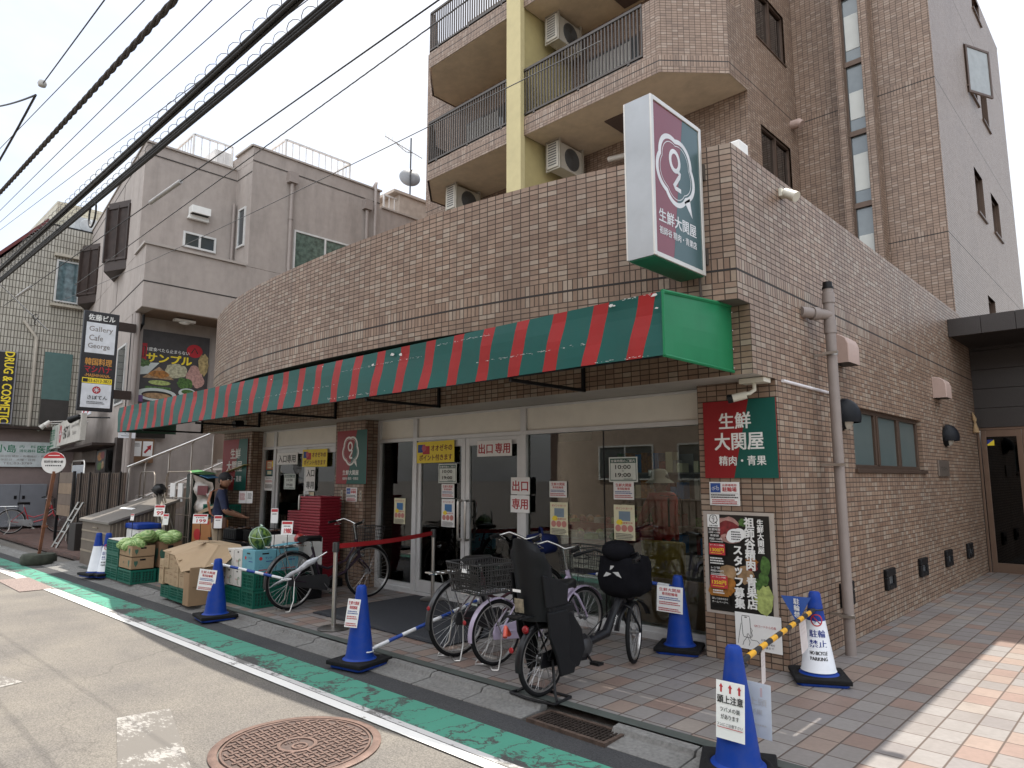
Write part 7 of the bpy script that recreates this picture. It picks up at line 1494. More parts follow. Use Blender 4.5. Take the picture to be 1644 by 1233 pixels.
sheet('food_poster', 'large dark restaurant poster with yellow lettering and dishes under the soffit', 'poster', frame((-17.96, 6.25, 4.25), (0, 1, 0)), 1.9, 1.95, mat('poster dark grey', (.040, .036, .038), .5, var=.2), [('r', EXR, -.68, .42, .24, .42), ('s', POSTB, [(-.75, .55), (-.6, .55), (-.6, .3), (-.75, .3)], .03, True), ('s', POSTB, [(-.68, .6), (-.68, .25)], .025), ('e', EXR, .58, .58, .20, .17), ('s', POSTB, [(.5, .52), (.58, .66), (.66, .52)], .03), ('t', LETTER, '1度食べたら止まらない', -.05, .50, .095, 1.0, .02), ('t', YEL, 'サンプル', -.02, .30, .22, 1.08, .06),
    ('p', GP, [(-.9, .12), (-.25, .18), (-.5, -.12), (-.8, -.18)]), ('b', FOODG, -.65, .14, .2, .10), ('b', mat('print pale noodles', (.40, .38, .26), .5, var=.4, scale=16), .16, .02, .28, .2), ('p', FOODB, [(-.62, -.22), (-.25, .08), (.12, -.22)]), ('b', FOODO, -.25, -.10, .24, .10), ('b', FOODP, .60, -.05, .2, .25), ('b', FOODP, .72, -.18, .15, .2), ('b', mat('print straw', (.36, .27, .12), .5, var=.5, scale=14), .82, .25, .14, .3), ('b', FOODG, .38, -.28, .2, .16), ('e', FOODY, -.22, -.32, .26, .06), ('r', FOODG, -.25, -.45, .6, .06), ('r', FOODP, -.82, -.28, .22, .35), ('e', GP, -.28, -.62, .48, .16), ('e', POSTB, -.26, -.63, .36, .10), ('e', FOODB, -.26, -.65, .33, .07), ('e', GP, .46, -.52, .22, .12), ('e', FOODG, .46, -.49, .15, .06), ('e', GP, .36, -.78, .3, .12), ('r', mat('print violet', (.14, .07, .20), .5), -.70, -.74, .24, .16), ('b', FOODY, -.24, -.82, .18, .07)], .02)
nb = sheet('notice_board', 'brown notice board with two white sheets, one with a red arrow', 'notice board', frame((-17.93, 5.73, 2.24), (0, 1, 0)), .54, .58, mat('board wood', (.17, .09, .045), .6, var=.2), [('r', PAPER, -.125, .05, .22, .36), ('r', PAPER, .13, .05, .22, .36), ('s', EXR, [(.06, -.05), (.17, .08)], .05), ('p', EXR, [(.21, .15), (.10, .10), (.20, .01)]), ('x', GREY, -.125, .17, .16, 3, .03)], .03)
sheet('cafe_plate', 'small white cafe plate under the far end of the awning', 'plate', frame((-17.5, 5.25, 2.62), (0, 1, 0)), .36, .22, NW, [('s', GREY, [(.05 * math.cos(a * .5), .03 + .05 * math.sin(a * .5)) for a in range(12)], .008), ('x', GREY, 0, -.06, .24, 1, .03)], .01)
sheet('dark_plate', 'dark horizontal plate beside the white cafe plate', 'plate', frame((-17.9, 5.9, 2.64), (0, 1, 0)), .66, .17, POSTB, [], .02)
m = MB(); m.tube([(-17.6, 5.45, 5.5), (-17.6, 5.45, 5.25)], .03, 6); m.tube([(-17.62, 5.40, 5.28), (-17.72, 5.32, 5.08)], [.08, .11], 10); tag(m.build('spot_lamp', BLACK, smooth=40), 'black spot lamp hanging from the soffit above the food poster', 'lamp')
m = MB(); m.box(-17.55, -17.4, 6.1, 6.6, 5.44, 5.50); m.ball((-17.48, 6.35, 5.43), (.07, .14, .05), 10, 6); tag(m.build('ceiling_lamp', WHITE), 'small white lamp fixed to the soffit over the food poster', 'lamp')
# ------------------------------------------------------------------ bicycles
RIMM = mat('rim alloy', (.42, .41, .40), .35, .9, var=.1); SPK = mat('spoke steel', (.36, .36, .36), .4, .9); WIRE = mat('basket wire black', (.020, .019, .019), .5, var=.2); REFL = mat('reflector red', (.26, .008, .012), .3)
def arc(cx, cz, r, a0, a1, n=16, y=0): return [(cx + r * math.cos(R(a0 + (a1 - a0) * k / n)), y, cz + r * math.sin(R(a0 + (a1 - a0) * k / n))) for k in range(n + 1)]
def make_wheel(t, x, r, y=0, tw=.019, steer=None):
    M = T(x, y, r) @ RX(90) if steer is None else T(x, y, r) @ RZ(steer) @ RX(90)
    m = MB(); rt = r - tw
    m.lathe([(rt + tw * math.cos(a * math.pi / 4), tw * math.sin(a * math.pi / 4)) for a in range(9)], 40, M=M); w = m.build('wheel', RUBBER, t, smooth=70)
    m = MB(); ri = rt - tw - .004; m.lathe([(ri, -.013), (ri + .014, -.013), (ri + .014, .013), (ri, .013), (ri - .006, 0), (ri, -.013)], 40, M=M); m.build('rim', RIMM, w, smooth=40)
    m = MB(); m.tube([(0, 0, -.045), (0, 0, .045)], .018, 10, M=M); m.lathe([(.018, -.028), (.034, -.03), (.034, -.024), (.018, -.022)], 14, M=M); m.lathe([(.018, .022), (.034, .024), (.034, .03), (.018, .028)], 14, M=M)
    for k in range(32):
        s = -1 if k % 2 else 1; a = 2 * math.pi * k / 32; b = a + (.42 if (k // 2) % 2 else -.42)
        m.tube([(.033 * math.cos(b), .033 * math.sin(b), .027 * s), (ri * math.cos(a), ri * math.sin(a), .004 * s)], .0016, 4, M=M, cap=False)
    m.build('spokes', SPK, w)
    return w
def basket_mesh(m, x0, x1, y, z0, z1, flare=.03, wires=9, r=.0035):
    def rect(z, e): return [(x0 - e, -y - e, z), (x1 + e, -y - e, z), (x1 + e, y + e, z), (x0 - e, y + e, z)]
    for k in range(6):
        q = k / 5; m.tube(rect(z0 + (z1 - z0) * q, flare * q), r * (2.2 if k in (0, 5) else 1), 5, closed=True)
    a = rect(z0, 0); b = rect(z1, flare)
    for i in range(4):
        for k in range(wires):
            q = k / wires; p = Vector(a[i]).lerp(Vector(a[(i + 1) % 4]), q); s = Vector(b[i]).lerp(Vector(b[(i + 1) % 4]), q); m.tube([p, s], r, 4, cap=False)
    for k in range(1, 6): q = k / 6; m.tube([Vector(a[0]).lerp(Vector(a[1]), q), Vector(a[3]).lerp(Vector(a[2]), q)], r, 4)
def bicycle(label, loc, rz, frame_m, fender_m, r=.335, wb=1.12, bar='chrome', front_basket=None, rear_basket=False, carrier=True, steer=0, stand='hoop', saddle_z=.84, guard=None, group='bicycles parked at the shop front', batt=False, low=False):
    t = thing('bicycle', label, 'bicycle', loc, rz, group); hx = wb - .20
    make_wheel(t, 0, r); make_wheel(t, wb, r, steer=steer)
    m = MB(); st = Vector((.26, 0, saddle_z - .06)); bb = Vector((.43, 0, .275)); hb = Vector((hx + .05, 0, .56)); ht = Vector((hx - .01, 0, .78 - (.34 - r) * .9))
    m.tube([bb, st + (bb - st) * .10], .016, 10)
    if low: m.tube([bb + Vector((.03, 0, .0)), bb + Vector((.16, 0, .02)), Vector((hx - .22, 0, .32)), hb + Vector((-.03, 0, .05))], [.034, .038, .04, .034], 14)
    else:
        m.tube([bb, bb + Vector((.14, 0, .045)), Vector((hx - .18, 0, .37)), hb], .020, 12); m.tube([st + (bb - st) * .55, Vector((.52, 0, .44)), Vector((hx - .16, 0, .52)), ht + Vector((0, 0, -.06))], .015, 10)
    m.tube([hb + Vector((.008, 0, -.03)), ht], .021, 12)
    for s in (-1, 1):
        m.tube([bb + Vector((0, s * .02, 0)), (0.0, s * .062, r)], .009, 8); m.tube([st + (bb - st) * .28 + Vector((0, s * .012, 0)), (0, s * .062, r)], .008, 8)
    fr = m.build('frame', frame_m, t, smooth=50)
    m = MB()
    f0 = hb + Vector((.012, 0, -.05)); S = lambda p: T(wb, 0, 0) @ RZ(steer) @ T(-wb, 0, 0) @ Vector(p)
    for s in (-1, 1): m.tube([f0, f0 + Vector((.01, s * .05, -.02)), S((wb - .02, s * .055, r + .05)), S((wb, s * .055, r))], [.014, .013, .010, .009], 8)
    m.build('fork', frame_m, t, smooth=50)
    m = MB()
    for (x, a0, a1) in ((0, 5, 190), (wb, 25, 170)):
        pts = arc(x, r, r + .016, a0, a1, 22); vs = []; fs = []
        for i, p in enumerate(pts):
            d = Vector((p[0] - x, 0, p[2] - r)).normalized()
            for (yy, dz) in ((-.028, -.010), (-.018, 0), (.018, 0), (.028, -.010)): vs.append((p[0] + d.x * dz, yy, p[2] + d.z * dz))
        for i in range(len(pts) - 1):
            for j in range(3): a = i * 4 + j; fs.append((a, a + 4, a + 5, a + 1))
        m.add(vs, fs); m.build('mudguard', fender_m, t, smooth=60); m = MB()
    m = MB(); m.tube([ht, ht + Vector((-.045, 0, .20))], .011, 8)
    pts = [(-.17, -.30, .02), (-.07, -.285, .035), (.0, -.22, .06), (.035, -.12, .03), (.03, 0, .0), (.035, .12, .03), (.0, .22, .06), (-.07, .285, .035), (-.17, .30, .02)]
    o = ht + Vector((-.045, 0, .20)); m.tube([o + Vector(p) for p in pts], .0115, 8)
    for s in (-1, 1): m.tube([o + Vector((-.06, s * .285, .02)), o + Vector((-.03, s * .25, -.01)), o + Vector((-.12, s * .25, -.01))], .006, 5)
    m.build('handlebar', CHROME if bar == 'chrome' else BLACK, t, smooth=50)
    m = MB()
    for s in (-1, 1): m.tube([o + Vector((-.09, s * .288, .033)), o + Vector((-.19, s * .302, .016))], [.0165, .018], 10)
    m.build('grip', BLACK, t, smooth=50)
    m = MB(); m.tube([o + Vector((0, -.2, .05)), o + Vector((.10, -.12, .0)), hb + Vector((.05, -.03, .06))], .004, 5); m.tube([o + Vector((0, .2, .05)), o + Vector((.11, .1, -.02)), hb + Vector((0, .03, 0)), bb], .004, 5); m.build('cable', BLACK, t)
    m = MB(); m.tube([st + (bb - st) * .1, st + Vector((0, 0, .02))], .0125, 8); m.build('seat_post', CHROME, t, smooth=50)
    m = MB(); prof = [(-.14, .105, .0), (-.10, .115, .012), (-.02, .10, .010), (.06, .055, .006), (.12, .03, .004), (.15, .016, -.006)]; vs = []; fs = []; n = 12
    for (x, w, z) in prof:
        for k in range(n): a = 2 * math.pi * k / n; vs.append((st.x + x, w * math.cos(a), st.z + .055 + z + (.030 if math.sin(a) > 0 else .045) * math.sin(a)))
    for i in range(len(prof) - 1):
        for k in range(n): fs.append((i * n + k, i * n + (k + 1) % n, (i + 1) * n + (k + 1) % n, (i + 1) * n + k))
    fs += [tuple(range(n - 1, -1, -1)), tuple((len(prof) - 1) * n + k for k in range(n))]; m.add(vs, fs); m.build('saddle', BLACK, t, smooth=60)
    m = MB(); m.lathe([(.085, -.004), (.092, -.004), (.092, .004), (.085, .004)], 24, M=T(*bb) @ T(0, -.045, 0) @ RX(90))
    for k in range(5): a = k * 1.257; m.bar(bb + Vector((0, -.045, 0)), bb + Vector((.088 * math.cos(a), -.045, .088 * math.sin(a))), .012, .005)
    for s, a in ((-1, -50), (1, 130)):
        e = bb + Vector((.165 * math.cos(R(a)), s * .065, .165 * math.sin(R(a)))); m.bar(bb + Vector((0, s * .055, 0)), e, .018, .012); m.box(e.x - .035, e.x + .035, e.y + (0 if s > 0 else -.085), e.y + (.085 if s > 0 else 0), e.z - .010, e.z + .010)
    m.build('crank', CHROME if not batt else BLACK, t)
    m = MB(); m.prism([(-.06, r - .05), (-.07, r), (-.05, r + .055), (bb.x + .04, bb.z + .105), (bb.x + .105, bb.z + .03), (bb.x + .06, bb.z - .10)], -.052, -.036, M=Matrix(((1, 0, 0, 0), (0, 0, 1, 0), (0, 1, 0, 0), (0, 0, 0, 1)))); m.build('chain_guard', guard or fender_m, t, bevel=.006)
    if stand == 'hoop':
        m = MB(); s = CHROME
        for q in (-1, 1): m.tube([(0, q * .075, r), (-.02, q * .10, .12), (-.10, q * .155, .008)], .0065, 6)
        m.tube([(-.10, -.155, .008), (-.13, -.12, .006), (-.10, -.04, .02), (-.10, .04, .02), (-.13, .12, .006), (-.10, .155, .008)], .0065, 6)
    else:
        m = MB(); s = BLACK
        for q in (-1, 1): m.tube([(.02, q * .085, r), (-.02, q * .14, .05), (-.06, q * .19, .012)], .011, 6)
        m.tube([(.10, -.19, .012), (-.12, -.21, .012), (-.14, -.05, .012), (-.14, .05, .012), (-.12, .21, .012), (.10, .19, .012)], .010, 6); m.tube([(.1, -.19, .012), (.1, .19, .012)], .010, 6)
    m.build('stand', STEEL if stand == 'hoop' else s, t, smooth=50)
    if carrier:
        m = MB(); z = r * 2 + .075
        for y in (-.065, 0, .065): m.tube([(.16, y * .7, z - .01), (.05, y, z), (-.30, y, z)], .006, 6)
        m.tube([(-.30, -.065, z), (-.33, 0, z - .005), (-.30, .065, z)], .006, 6)
        for x in (-.2, -.08, .05): m.tube([(x, -.065, z), (x, .065, z)], .005, 5)
        for s_ in (-1, 1): m.tube([(-.16, s_ * .065, z), (0, s_ * .075, r)], .006, 6)
        m.box(-.34, -.27, -.055, .055, z + .004, z + .014); m.build('carrier', CHROME if not batt else BLACK, t, smooth=50)
    m = MB(); m.lathe([(0, .012), (.018, .008), (.021, 0), (0, 0)], 16, M=T(-.335, 0, r + .12) @ RY(-90)); m.build('reflector', REFL, t, smooth=50)
    m = MB(); m.lathe([(0, .05), (.03, .048), (.038, .0), (.02, -.04), (0, -.045)], 14, M=T(hx + .13, .0 if not front_basket else .09, .56) @ RY(90)); m.build('head_lamp', CHROME if not batt else BLACK, t, smooth=50)
    if front_basket == 'wire':
        m = MB(); basket_mesh(m, hx + .06, hx + .30, .155, .70, .94, .025, 9); m.build('front_basket', WIRE, t)
    if rear_basket:
        m = MB(); z = r * 2 + .09; basket_mesh(m, -.34, .08, .185, z, z + .24, .035, 16, .004); m.box(-.37, -.36, -.06, .0, z + .17, z + .20, 1)
        for q in range(5): m.box(-.30 - .006 * q, -.294 - .006 * q, -.17, .17, z + .02 + q * .03, z + .036 + q * .03)
        m.build('rear_basket', [WIRE, PAPER], t)
    return t, o, st
GUN = mat('gunmetal plum paint', (.045, .028, .045), .3, .5, var=.1, coat=.4); SILV = mat('silver guard', (.30, .30, .31), .35, .8); LAV = mat('lavender paint', (.40, .34, .46), .3, var=.05, coat=.5); BLKP = mat('gloss black paint', (.008, .008, .010), .35, var=.1, spec=.3); DKG = mat('smoke guard', (.03, .03, .032), .3)
bA, _, _ = bicycle('plum grey bicycle with a furled umbrella along its carrier, parked by the belt post', (-7.94, 4.34, .0), 93, GUN, DKG, r=.345, wb=1.16, front_basket='wire', steer=-8)
bB, oB, _ = bicycle('dark bicycle with a navy bag in front, leftmost of the parked row', (-4.82, 4.30, 0), 88, mat('dark maroon paint', (.05, .015, .02), .3, coat=.4), DKG, r=.34, guard=mat('black guard', (.02, .02, .022), .4))
bC, oC, _ = bicycle('lavender bicycle with a black wire rear basket in the middle of the parked row', (-4.36, 4.33, 0), 84, LAV, LAV, r=.275, wb=1.08, front_basket='wire', saddle_z=.80, rear_basket=True)
bD, oD, sD = bicycle('black electric bicycle with a child seat and covered front basket', (-3.52, 3.98, 0.0), 91, BLKP, BLKP, r=.262, wb=1.24, bar='black', stand='foot', saddle_z=.78, batt=True, low=True, steer=20)
# child seat, covered basket, battery on the black bicycle (local frame of the bicycle)
SEAT = mat('child seat shell', (.008, .0085, .010), .5, var=.15, spec=.2); FAB = mat('black cover fabric', (.006, .006, .008), .95, spec=.1, var=.3, bump=.4, bscale=120)
m = MB(); vs = []; fs = []; nu, nv = 10, 12
def seat_pt(u, v, o=0):   # u -1..1 across, v 0..1 up the back
    w = .155 + .02 * math.sin(v * math.pi) - (.05 * max(0, v - .8) / .2); x = -.16 - .10 * v + .13 * u * u * (1 if v < .75 else .7) - o; z = .56 + .60 * v - .05 * u * u * (v > .9)
    return (x, u * w, z)
for o in (0, .022):
    for i in range(nu + 1):
        for j in range(nv + 1): vs.append(seat_pt(-1 + 2 * i / nu, j / nv, o))
N = (nu + 1) * (nv + 1)
for i in range(nu):
    for j in range(nv): a = i * (nv + 1) + j; fs += [(a, a + 1, a + nv + 2, a + nv + 1), (N + a, N + a + nv + 1, N + a + nv + 2, N + a + 1)]
for i in range(nu): a = i * (nv + 1) + nv; fs.append((a, a + nv + 1, N + a + nv + 1, N + a)); a -= nv; fs.append((a, N + a, N + a + nv + 1, a + nv + 1))
for j in range(nv): fs.append((j, N + j, N + j + 1, j + 1)); a = nu * (nv + 1) + j; fs.append((a, a + 1, N + a + 1, N + a))
m.add(vs, fs); cs = m.build('child_seat', SEAT, bD, smooth=50)
m = MB(); m.box(-.10, .20, -.155, .155, .60, .66); 
for s in (-1, 1):
    m.prism([(-.12, .63), (.10, .63), (.14, .50), (.12, .28), (.20, .22), (.18, .16), (.02, .16), (-.02, .30), (-.10, .45)], s * .155 - .012, s * .155 + .012, M=Matrix(((1, 0, 0, 0), (0, 0, 1, 0), (0, 1, 0, 0), (0, 0, 0, 1))))
    m.prism([(-.14, .66), (.10, .66), (.12, .80), (-.02, .86), (-.18, .90)], s * .158 - .01, s * .158 + .01, M=Matrix(((1, 0, 0, 0), (0, 0, 1, 0), (0, 1, 0, 0), (0, 0, 0, 1))))
m.build('foot_guard', SEAT, cs, bevel=.01)
Mb = frame((-.232, .0, .73), (0, -1, 0), (-.1, 0, 1)); m = MB(); m.face([(-.06, .045, .02), (.02, .045, .02), (.02, .065, .02), (-.06, .065, .02)], 0, M=Mb); m.face([(-.05, -.10, .02), (.04, -.10, .02), (.04, .0, .02), (-.05, .0, .02)], 1, M=Mb); m.build('seat_label', [PAPER, mat('warning label', (.20, .17, .12), .6, var=.5, scale=30)], cs)
m = MB(); m.ball((-.185, .0, .50), (.022, .03, .03), 10, 6); m.build('red_reflector', REFL, cs, smooth=60); m = MB(); m.tube([(-.2, .19, .42), (-.16, .22, .48), (-.12, .22, .42)], .018, 7); m.build('red_reflector', mat('orange red reflector', (.50, .06, .03), .3), cs, smooth=60)
hx = 1.24 - .20
m = MB(); m.ball((hx + .08, 0, .745), (.19, .20, .205), 22, 14, fn=lambda d: (1 / max(abs(d.x), abs(d.y), abs(d.z), .62)) ** .62 * (1 + .03 * math.sin(7 * d.x + 9 * d.z)) * (.86 if d.z < -.5 else 1)); bk = m.build('basket_cover', FAB, bD, smooth=70)
m = MB(); M5 = frame((hx - .112, .0, .79), (0, -1, 0)); 
for q in ((-.05, -.02, .045, .03, 20), (.05, -.01, .05, .03, -25), (.0, .045, .03, .025, 40)):
    Mq = M5 @ T(q[0], q[1], 0) @ RZ(q[4]); m.face([(-q[2], 0, .002), (0, -q[3] * .2, .002), (q[2], 0, .002), (0, q[3], .002)], M=Mq)
m.build('cover_emblem', mat('emblem silver', (.42, .42, .42), .4), bk)
m = MB(); m.ball((hx - .02, 0, .97), (.13, .15, .08), 14, 9, fn=lambda d: 1 + .18 * math.sin(6 * d.x + 4 * d.y) * abs(d.z)); m.build('bar_muff', FAB, bD, smooth=60)
m = MB(); m.box(.20, .34, -.055, .055, .30, .62); m.build('battery', mat('battery case', (.02, .02, .022), .35), bD, bevel=.02)
m = MB(); m.ball((.47, 0, .27), (.13, .075, .10), 16, 10); m.build('motor_unit', mat('motor grey', (.03, .03, .032), .4), bD, smooth=60)
m = MB(); Ml = frame((hx - .14, -.046, .42), (.42, 0, .80), (-.8, 0, .42)); m.text('bobby', 0, 0, .030, 0, Ml, .02); m.build('lettering', LETTER, bD)
m = MB(); Ml = Matrix(((1, 0, 0, 0), (0, 0, 1, 0), (0, 1, 0, 0), (0, 0, 0, 1))); m.prism([(-.02, .40), (.08, .58), (.24, .58), (.36, .44), (.40, .28), (.32, .17), (.10, .16)], -.105, -.085, M=Ml); m.build('side_panel', SEAT, bD, bevel=.01)
# blue bag on the leftmost bicycle, lavender accents
m = MB(); m.ball((1.06, -.04, .93), (.15, .16, .10), 18, 11, fn=lambda d: (1 / max(abs(d.x), abs(d.y), abs(d.z), .66)) ** .5 * (1 + .06 * math.sin(8 * d.x + 5 * d.y))); m.tube([(1.02, -.1, 1.01), (1.03, -.08, 1.08), (1.06, -.03, 1.09), (1.09, .02, 1.01)], .014, 6)
m.build('basket_bag', mat('navy bag fabric', (.010, .016, .060), .85, var=.25, bump=.3, spec=.1), bB, smooth=60)
# umbrella pushed through the plum bicycle's frame
t = thing('umbrella', 'furled clear plastic umbrella laid along the plum bicycle carrier', 'umbrella', (-7.80, 4.12, .46))
A = Vector((-.15, -.05, -.17)); B = Vector((.29, .33, .19)); m = MB(); k = 9; rad = [.004, .010, .016, .021, .026, .022, .034, .038, .036, .016]
pts = [A.lerp(B, i / k) + Vector((0, 0, .006 * math.sin(i * 2))) for i in range(k + 1)]; m.tube(pts, rad, 9); m.build('canopy', mat('clear vinyl', (.42, .44, .47), .25, var=.3, scale=18, spec=.8), t, smooth=40); m = MB(); m.tube([A - (B - A).normalized() * .08, A], .005, 6); m.tube([B, B + (B - A).normalized() * .12], .008, 6); m.build('shaft', CHROME, t)
# bicycles at the far left pavement
bR, _, _ = bicycle('red bicycle parked on the brick pavement before the grey cabinet', (-23.4, 4.25, .05), 75, mat('bright red paint', (.34, .012, .022), .3, coat=.4), SILV, r=.34, group='bicycles on the brick pavement', front_basket='wire')
bK, _, _ = bicycle('dark bicycle cut by the picture edge beside the pale base block', (-20.9, 3.35, -.02), 205, BLKP, DKG, r=.33, group='bicycles on the brick pavement', front_basket='wire')
# ------------------------------------------------------------------ people
SKIN = mat('skin', (.26, .135, .085), .5, var=.08); HAIR = mat('hair black', (.010, .008, .007), .5)
def skin_body(name, joints, edges, colour_fn, mats, parent, hands=()):
    """one continuous body: joints carry a radius, the skin modifier grows the surface, faces take a material by place"""
    me = bpy.data.meshes.new(name + '_rig'); keys = list(joints); me.from_pydata([joints[k][:3] for k in keys], [(keys.index(a), keys.index(b)) for a, b in edges], [])
    ob = bpy.data.objects.new(name + '_rig', me); COL.objects.link(ob)
    sk = ob.modifiers.new('skin', 'SKIN'); sk.use_smooth_shade = True
    for i, k in enumerate(keys):
        r = joints[k][3]; v = me.skin_vertices[0].data[i]; v.radius = r if isinstance(r, tuple) else (r, r); v.use_root = (k == 'pelvis')
    su = ob.modifiers.new('sub', 'SUBSURF'); su.levels = 2; su.render_levels = 2
    dg = bpy.context.evaluated_depsgraph_get(); out = bpy.data.meshes.new_from_object(ob.evaluated_get(dg)); out.name = name
    bpy.data.objects.remove(ob)
    for m_ in mats: out.materials.append(m_)
    for p in out.polygons: p.material_index = colour_fn(p.center); p.use_smooth = True
    o = bpy.data.objects.new(name, out); COL.objects.link(o); o.parent = parent
    return o
def person(label, loc, rz, pose, mats, zone, hat=None):
    """pose: offsets of the hands and a head turn, metres, facing +y, feet at z = 0"""
    t = thing('person', label, 'person', loc, rz); J = {}
    J['pelvis'] = (0, 0, .93, (.155, .115)); J['waist'] = (0, .0, 1.06, (.135, .105)); J['chest'] = (0, pose.get('lean', 0) * .6, 1.27, (.165, .12)); J['neck'] = (0, pose.get('lean', 0), 1.42, .062); J['skull'] = (0, pose.get('lean', 0) + .015, 1.52, .06); J['crown'] = (0, pose.get('lean', 0) + .012, 1.60, .045)
    ln = pose.get('lean', 0)
    E = [('pelvis', 'waist'), ('waist', 'chest'), ('chest', 'neck'), ('neck', 'skull'), ('skull', 'crown')]
    for s, n in ((-1, 'l'), (1, 'r')):
        J['sh' + n] = (s * .175, ln * .8, 1.365, .066); h = Vector(pose['hand_' + n]); e = Vector(pose['elbow_' + n]); J['el' + n] = (*e, .045); J['wr' + n] = (*h, .028)
        d = (h - e).normalized(); J['pa' + n] = (*(h + d * .05), (.034, .020)); E += [('chest', 'sh' + n), ('sh' + n, 'el' + n), ('el' + n, 'wr' + n), ('wr' + n, 'pa' + n)]
        side = Vector((0, 0, 1)).cross(d); side = side.normalized() if side.length > .1 else Vector((1, 0, 0)); dn = d.cross(side).normalized()
        for q in range(4):
            o = (q - 1.5) * .017; a = h + d * .085 + side * o; L = (.026, .032, .030, .022)[q]; J['f%d%s' % (q, n)] = (*a, .0085); J['g%d%s' % (q, n)] = (*(a + d * L + dn * .006), .0078); J['h%d%s' % (q, n)] = (*(a + d * L * 1.7 + dn * .02), .0065)
            E += [('pa' + n, 'f%d%s' % (q, n)), ('f%d%s' % (q, n), 'g%d%s' % (q, n)), ('g%d%s' % (q, n), 'h%d%s' % (q, n))]
        a = h + d * .03 - side * s * .036; J['t0' + n] = (*a, .011); J['t1' + n] = (*(a + d * .03 - side * s * .014), .009); E += [('wr' + n, 't0' + n), ('t0' + n, 't1' + n)]
        J['hip' + n] = (s * .09, 0, .86, .092); J['kn' + n] = (s * .10, .02, .48, .060); J['an' + n] = (s * .105, -.02, .09, .040); J['to' + n] = (s * .115, .14, .035, (.045, .03)); E += [('pelvis', 'hip' + n), ('hip' + n, 'kn' + n), ('kn' + n, 'an' + n), ('an' + n, 'to' + n)]
    body = skin_body('body', J, E, zone, mats, t)
    hy = ln + .02
    Mh = T(0, hy, 1.555) @ RZ(pose.get('turn', 0))
    m = MB(); m.ball((0, 0, 0), (.076, .096, .118), 22, 16, M=Mh, fn=lambda d: 1 - .10 * max(0, -d.z - .3) * (1 if d.y < .2 else .3) + (.03 if d.y > .8 and abs(d.x) < .3 else 0))
    m.ball((0, .098, -.020), (.013, .020, .022), 8, 6, M=Mh)
    for s in (-1, 1): m.ball((s * .077, -.01, -.01), (.010, .020, .030), 8, 6, M=Mh)
    m.tube([(-.024, .088, -.062), (0, .095, -.060), (.024, .088, -.062)], .006, 5, M=Mh); m.build('head', SKIN, body, smooth=70)
    m = MB()
    for s in (-1, 1): m.ball((s * .030, .083, .010), (.012, .010, .007), 8, 5, 0, M=Mh); m.ball((s * .030, .092, .010), (.005, .003, .005), 6, 4, 1, M=Mh); m.tube([(s * .015, .092, .030), (s * .045, .084, .030)], .004, 4, 1, M=Mh)
    m.build('eyes', [PAPER, HAIR], body, smooth=70)
    m = MB(); m.ball((0, -.012, .02), (.084, .098, .110), 20, 12, M=Mh, fn=lambda d: 1.0 if (d.z > .15 or d.y < -.05) else .72); m.build('hair', HAIR, t, smooth=60)
    return t, Mh
navy = mat('navy shirt', (.012, .018, .050), .85, var=.25, scale=12, bump=.3, bscale=60); khaki = mat('beige trousers', (.30, .24, .17), .85, var=.1); shoe = mat('dark shoe', (.02, .02, .02), .6)
def zone_a(c):
    if c.z > 1.42: return 0
    if c.z < .09: return 3
    if c.z < .90 and abs(c.x) < .24 and c.y < .2: return 2
    return 1 if (abs(c.x) < .24 and c.y < .16) or c.z > 1.12 else 0
pA, Mh = person('person in a navy shirt and black cap with a tan bag strap at the trays', (-10.80, 4.62, 0.0), -28, dict(elbow_l=(-.26, .10, 1.08), hand_l=(-.12, .33, 1.0), elbow_r=(.27, .12, 1.08), hand_r=(.14, .34, 1.0), lean=.05, turn=-35), [SKIN, navy, khaki, shoe], zone_a)
m = MB(); m.ball((0, -.005, .035), (.090, .108, .098), 22, 12, M=Mh, fn=lambda d: 1 if d.z > -.05 else .96); m.prism([(.075 * math.cos(a * math.pi / 12), .10 + .10 * math.sin(a * math.pi / 12)) for a in range(13)], .035, .045, M=Mh); m.build('cap', mat('black cap', (.008, .008, .010), .8), pA, smooth=50)
m = MB(); st_ = [(-.10, -.02, 1.42), (-.05, -.125, 1.38), (.06, -.150, 1.22), (.17, -.10, 1.05), (.19, .0, .98), (.15, .09, 1.0)]
for i in range(len(st_) - 1): m.bar(st_[i], st_[i + 1], .035, .008)
m.build('bag_strap', mat('tan strap', (.28, .10, .045), .6), pA); m = MB(); m.box(.13, .21, -.06, .14, .82, .99); m.build('waist_bag', mat('brown bag', (.10, .045, .025), .6), pA, bevel=.02)
redj = mat('red jacket', (.33, .008, .006), .7, var=.15, scale=10, bump=.3, bscale=50); blk = mat('black trousers', (.02, .02, .022), .8)
def zone_b(c):
    if c.z > 1.42: return 0
    if c.z < .90 and abs(c.x) < .25 and c.y < .16: return 2
    return 1 if c.z > 1.0 or abs(c.x) < .25 else 0
pB, Mh = person('person in a red jacket and pale bucket hat behind the shop window', (-4.18, 6.85, .012), 80, dict(elbow_l=(-.25, .14, 1.10), hand_l=(-.14, .36, 1.02), elbow_r=(.25, .14, 1.10), hand_r=(.12, .36, 1.0), lean=.06, turn=20), [SKIN, redj, blk], zone_b)
m = MB(); m.lathe([(0, .135), (.06, .13), (.092, .10), (.104, .03), (.112, .015), (.165, -.025), (.168, -.028), (.11, .008), (.10, .02)], 26, M=Mh); m.build('bucket_hat', mat('off white hat', (.50, .46, .38), .8), pB, smooth=50)
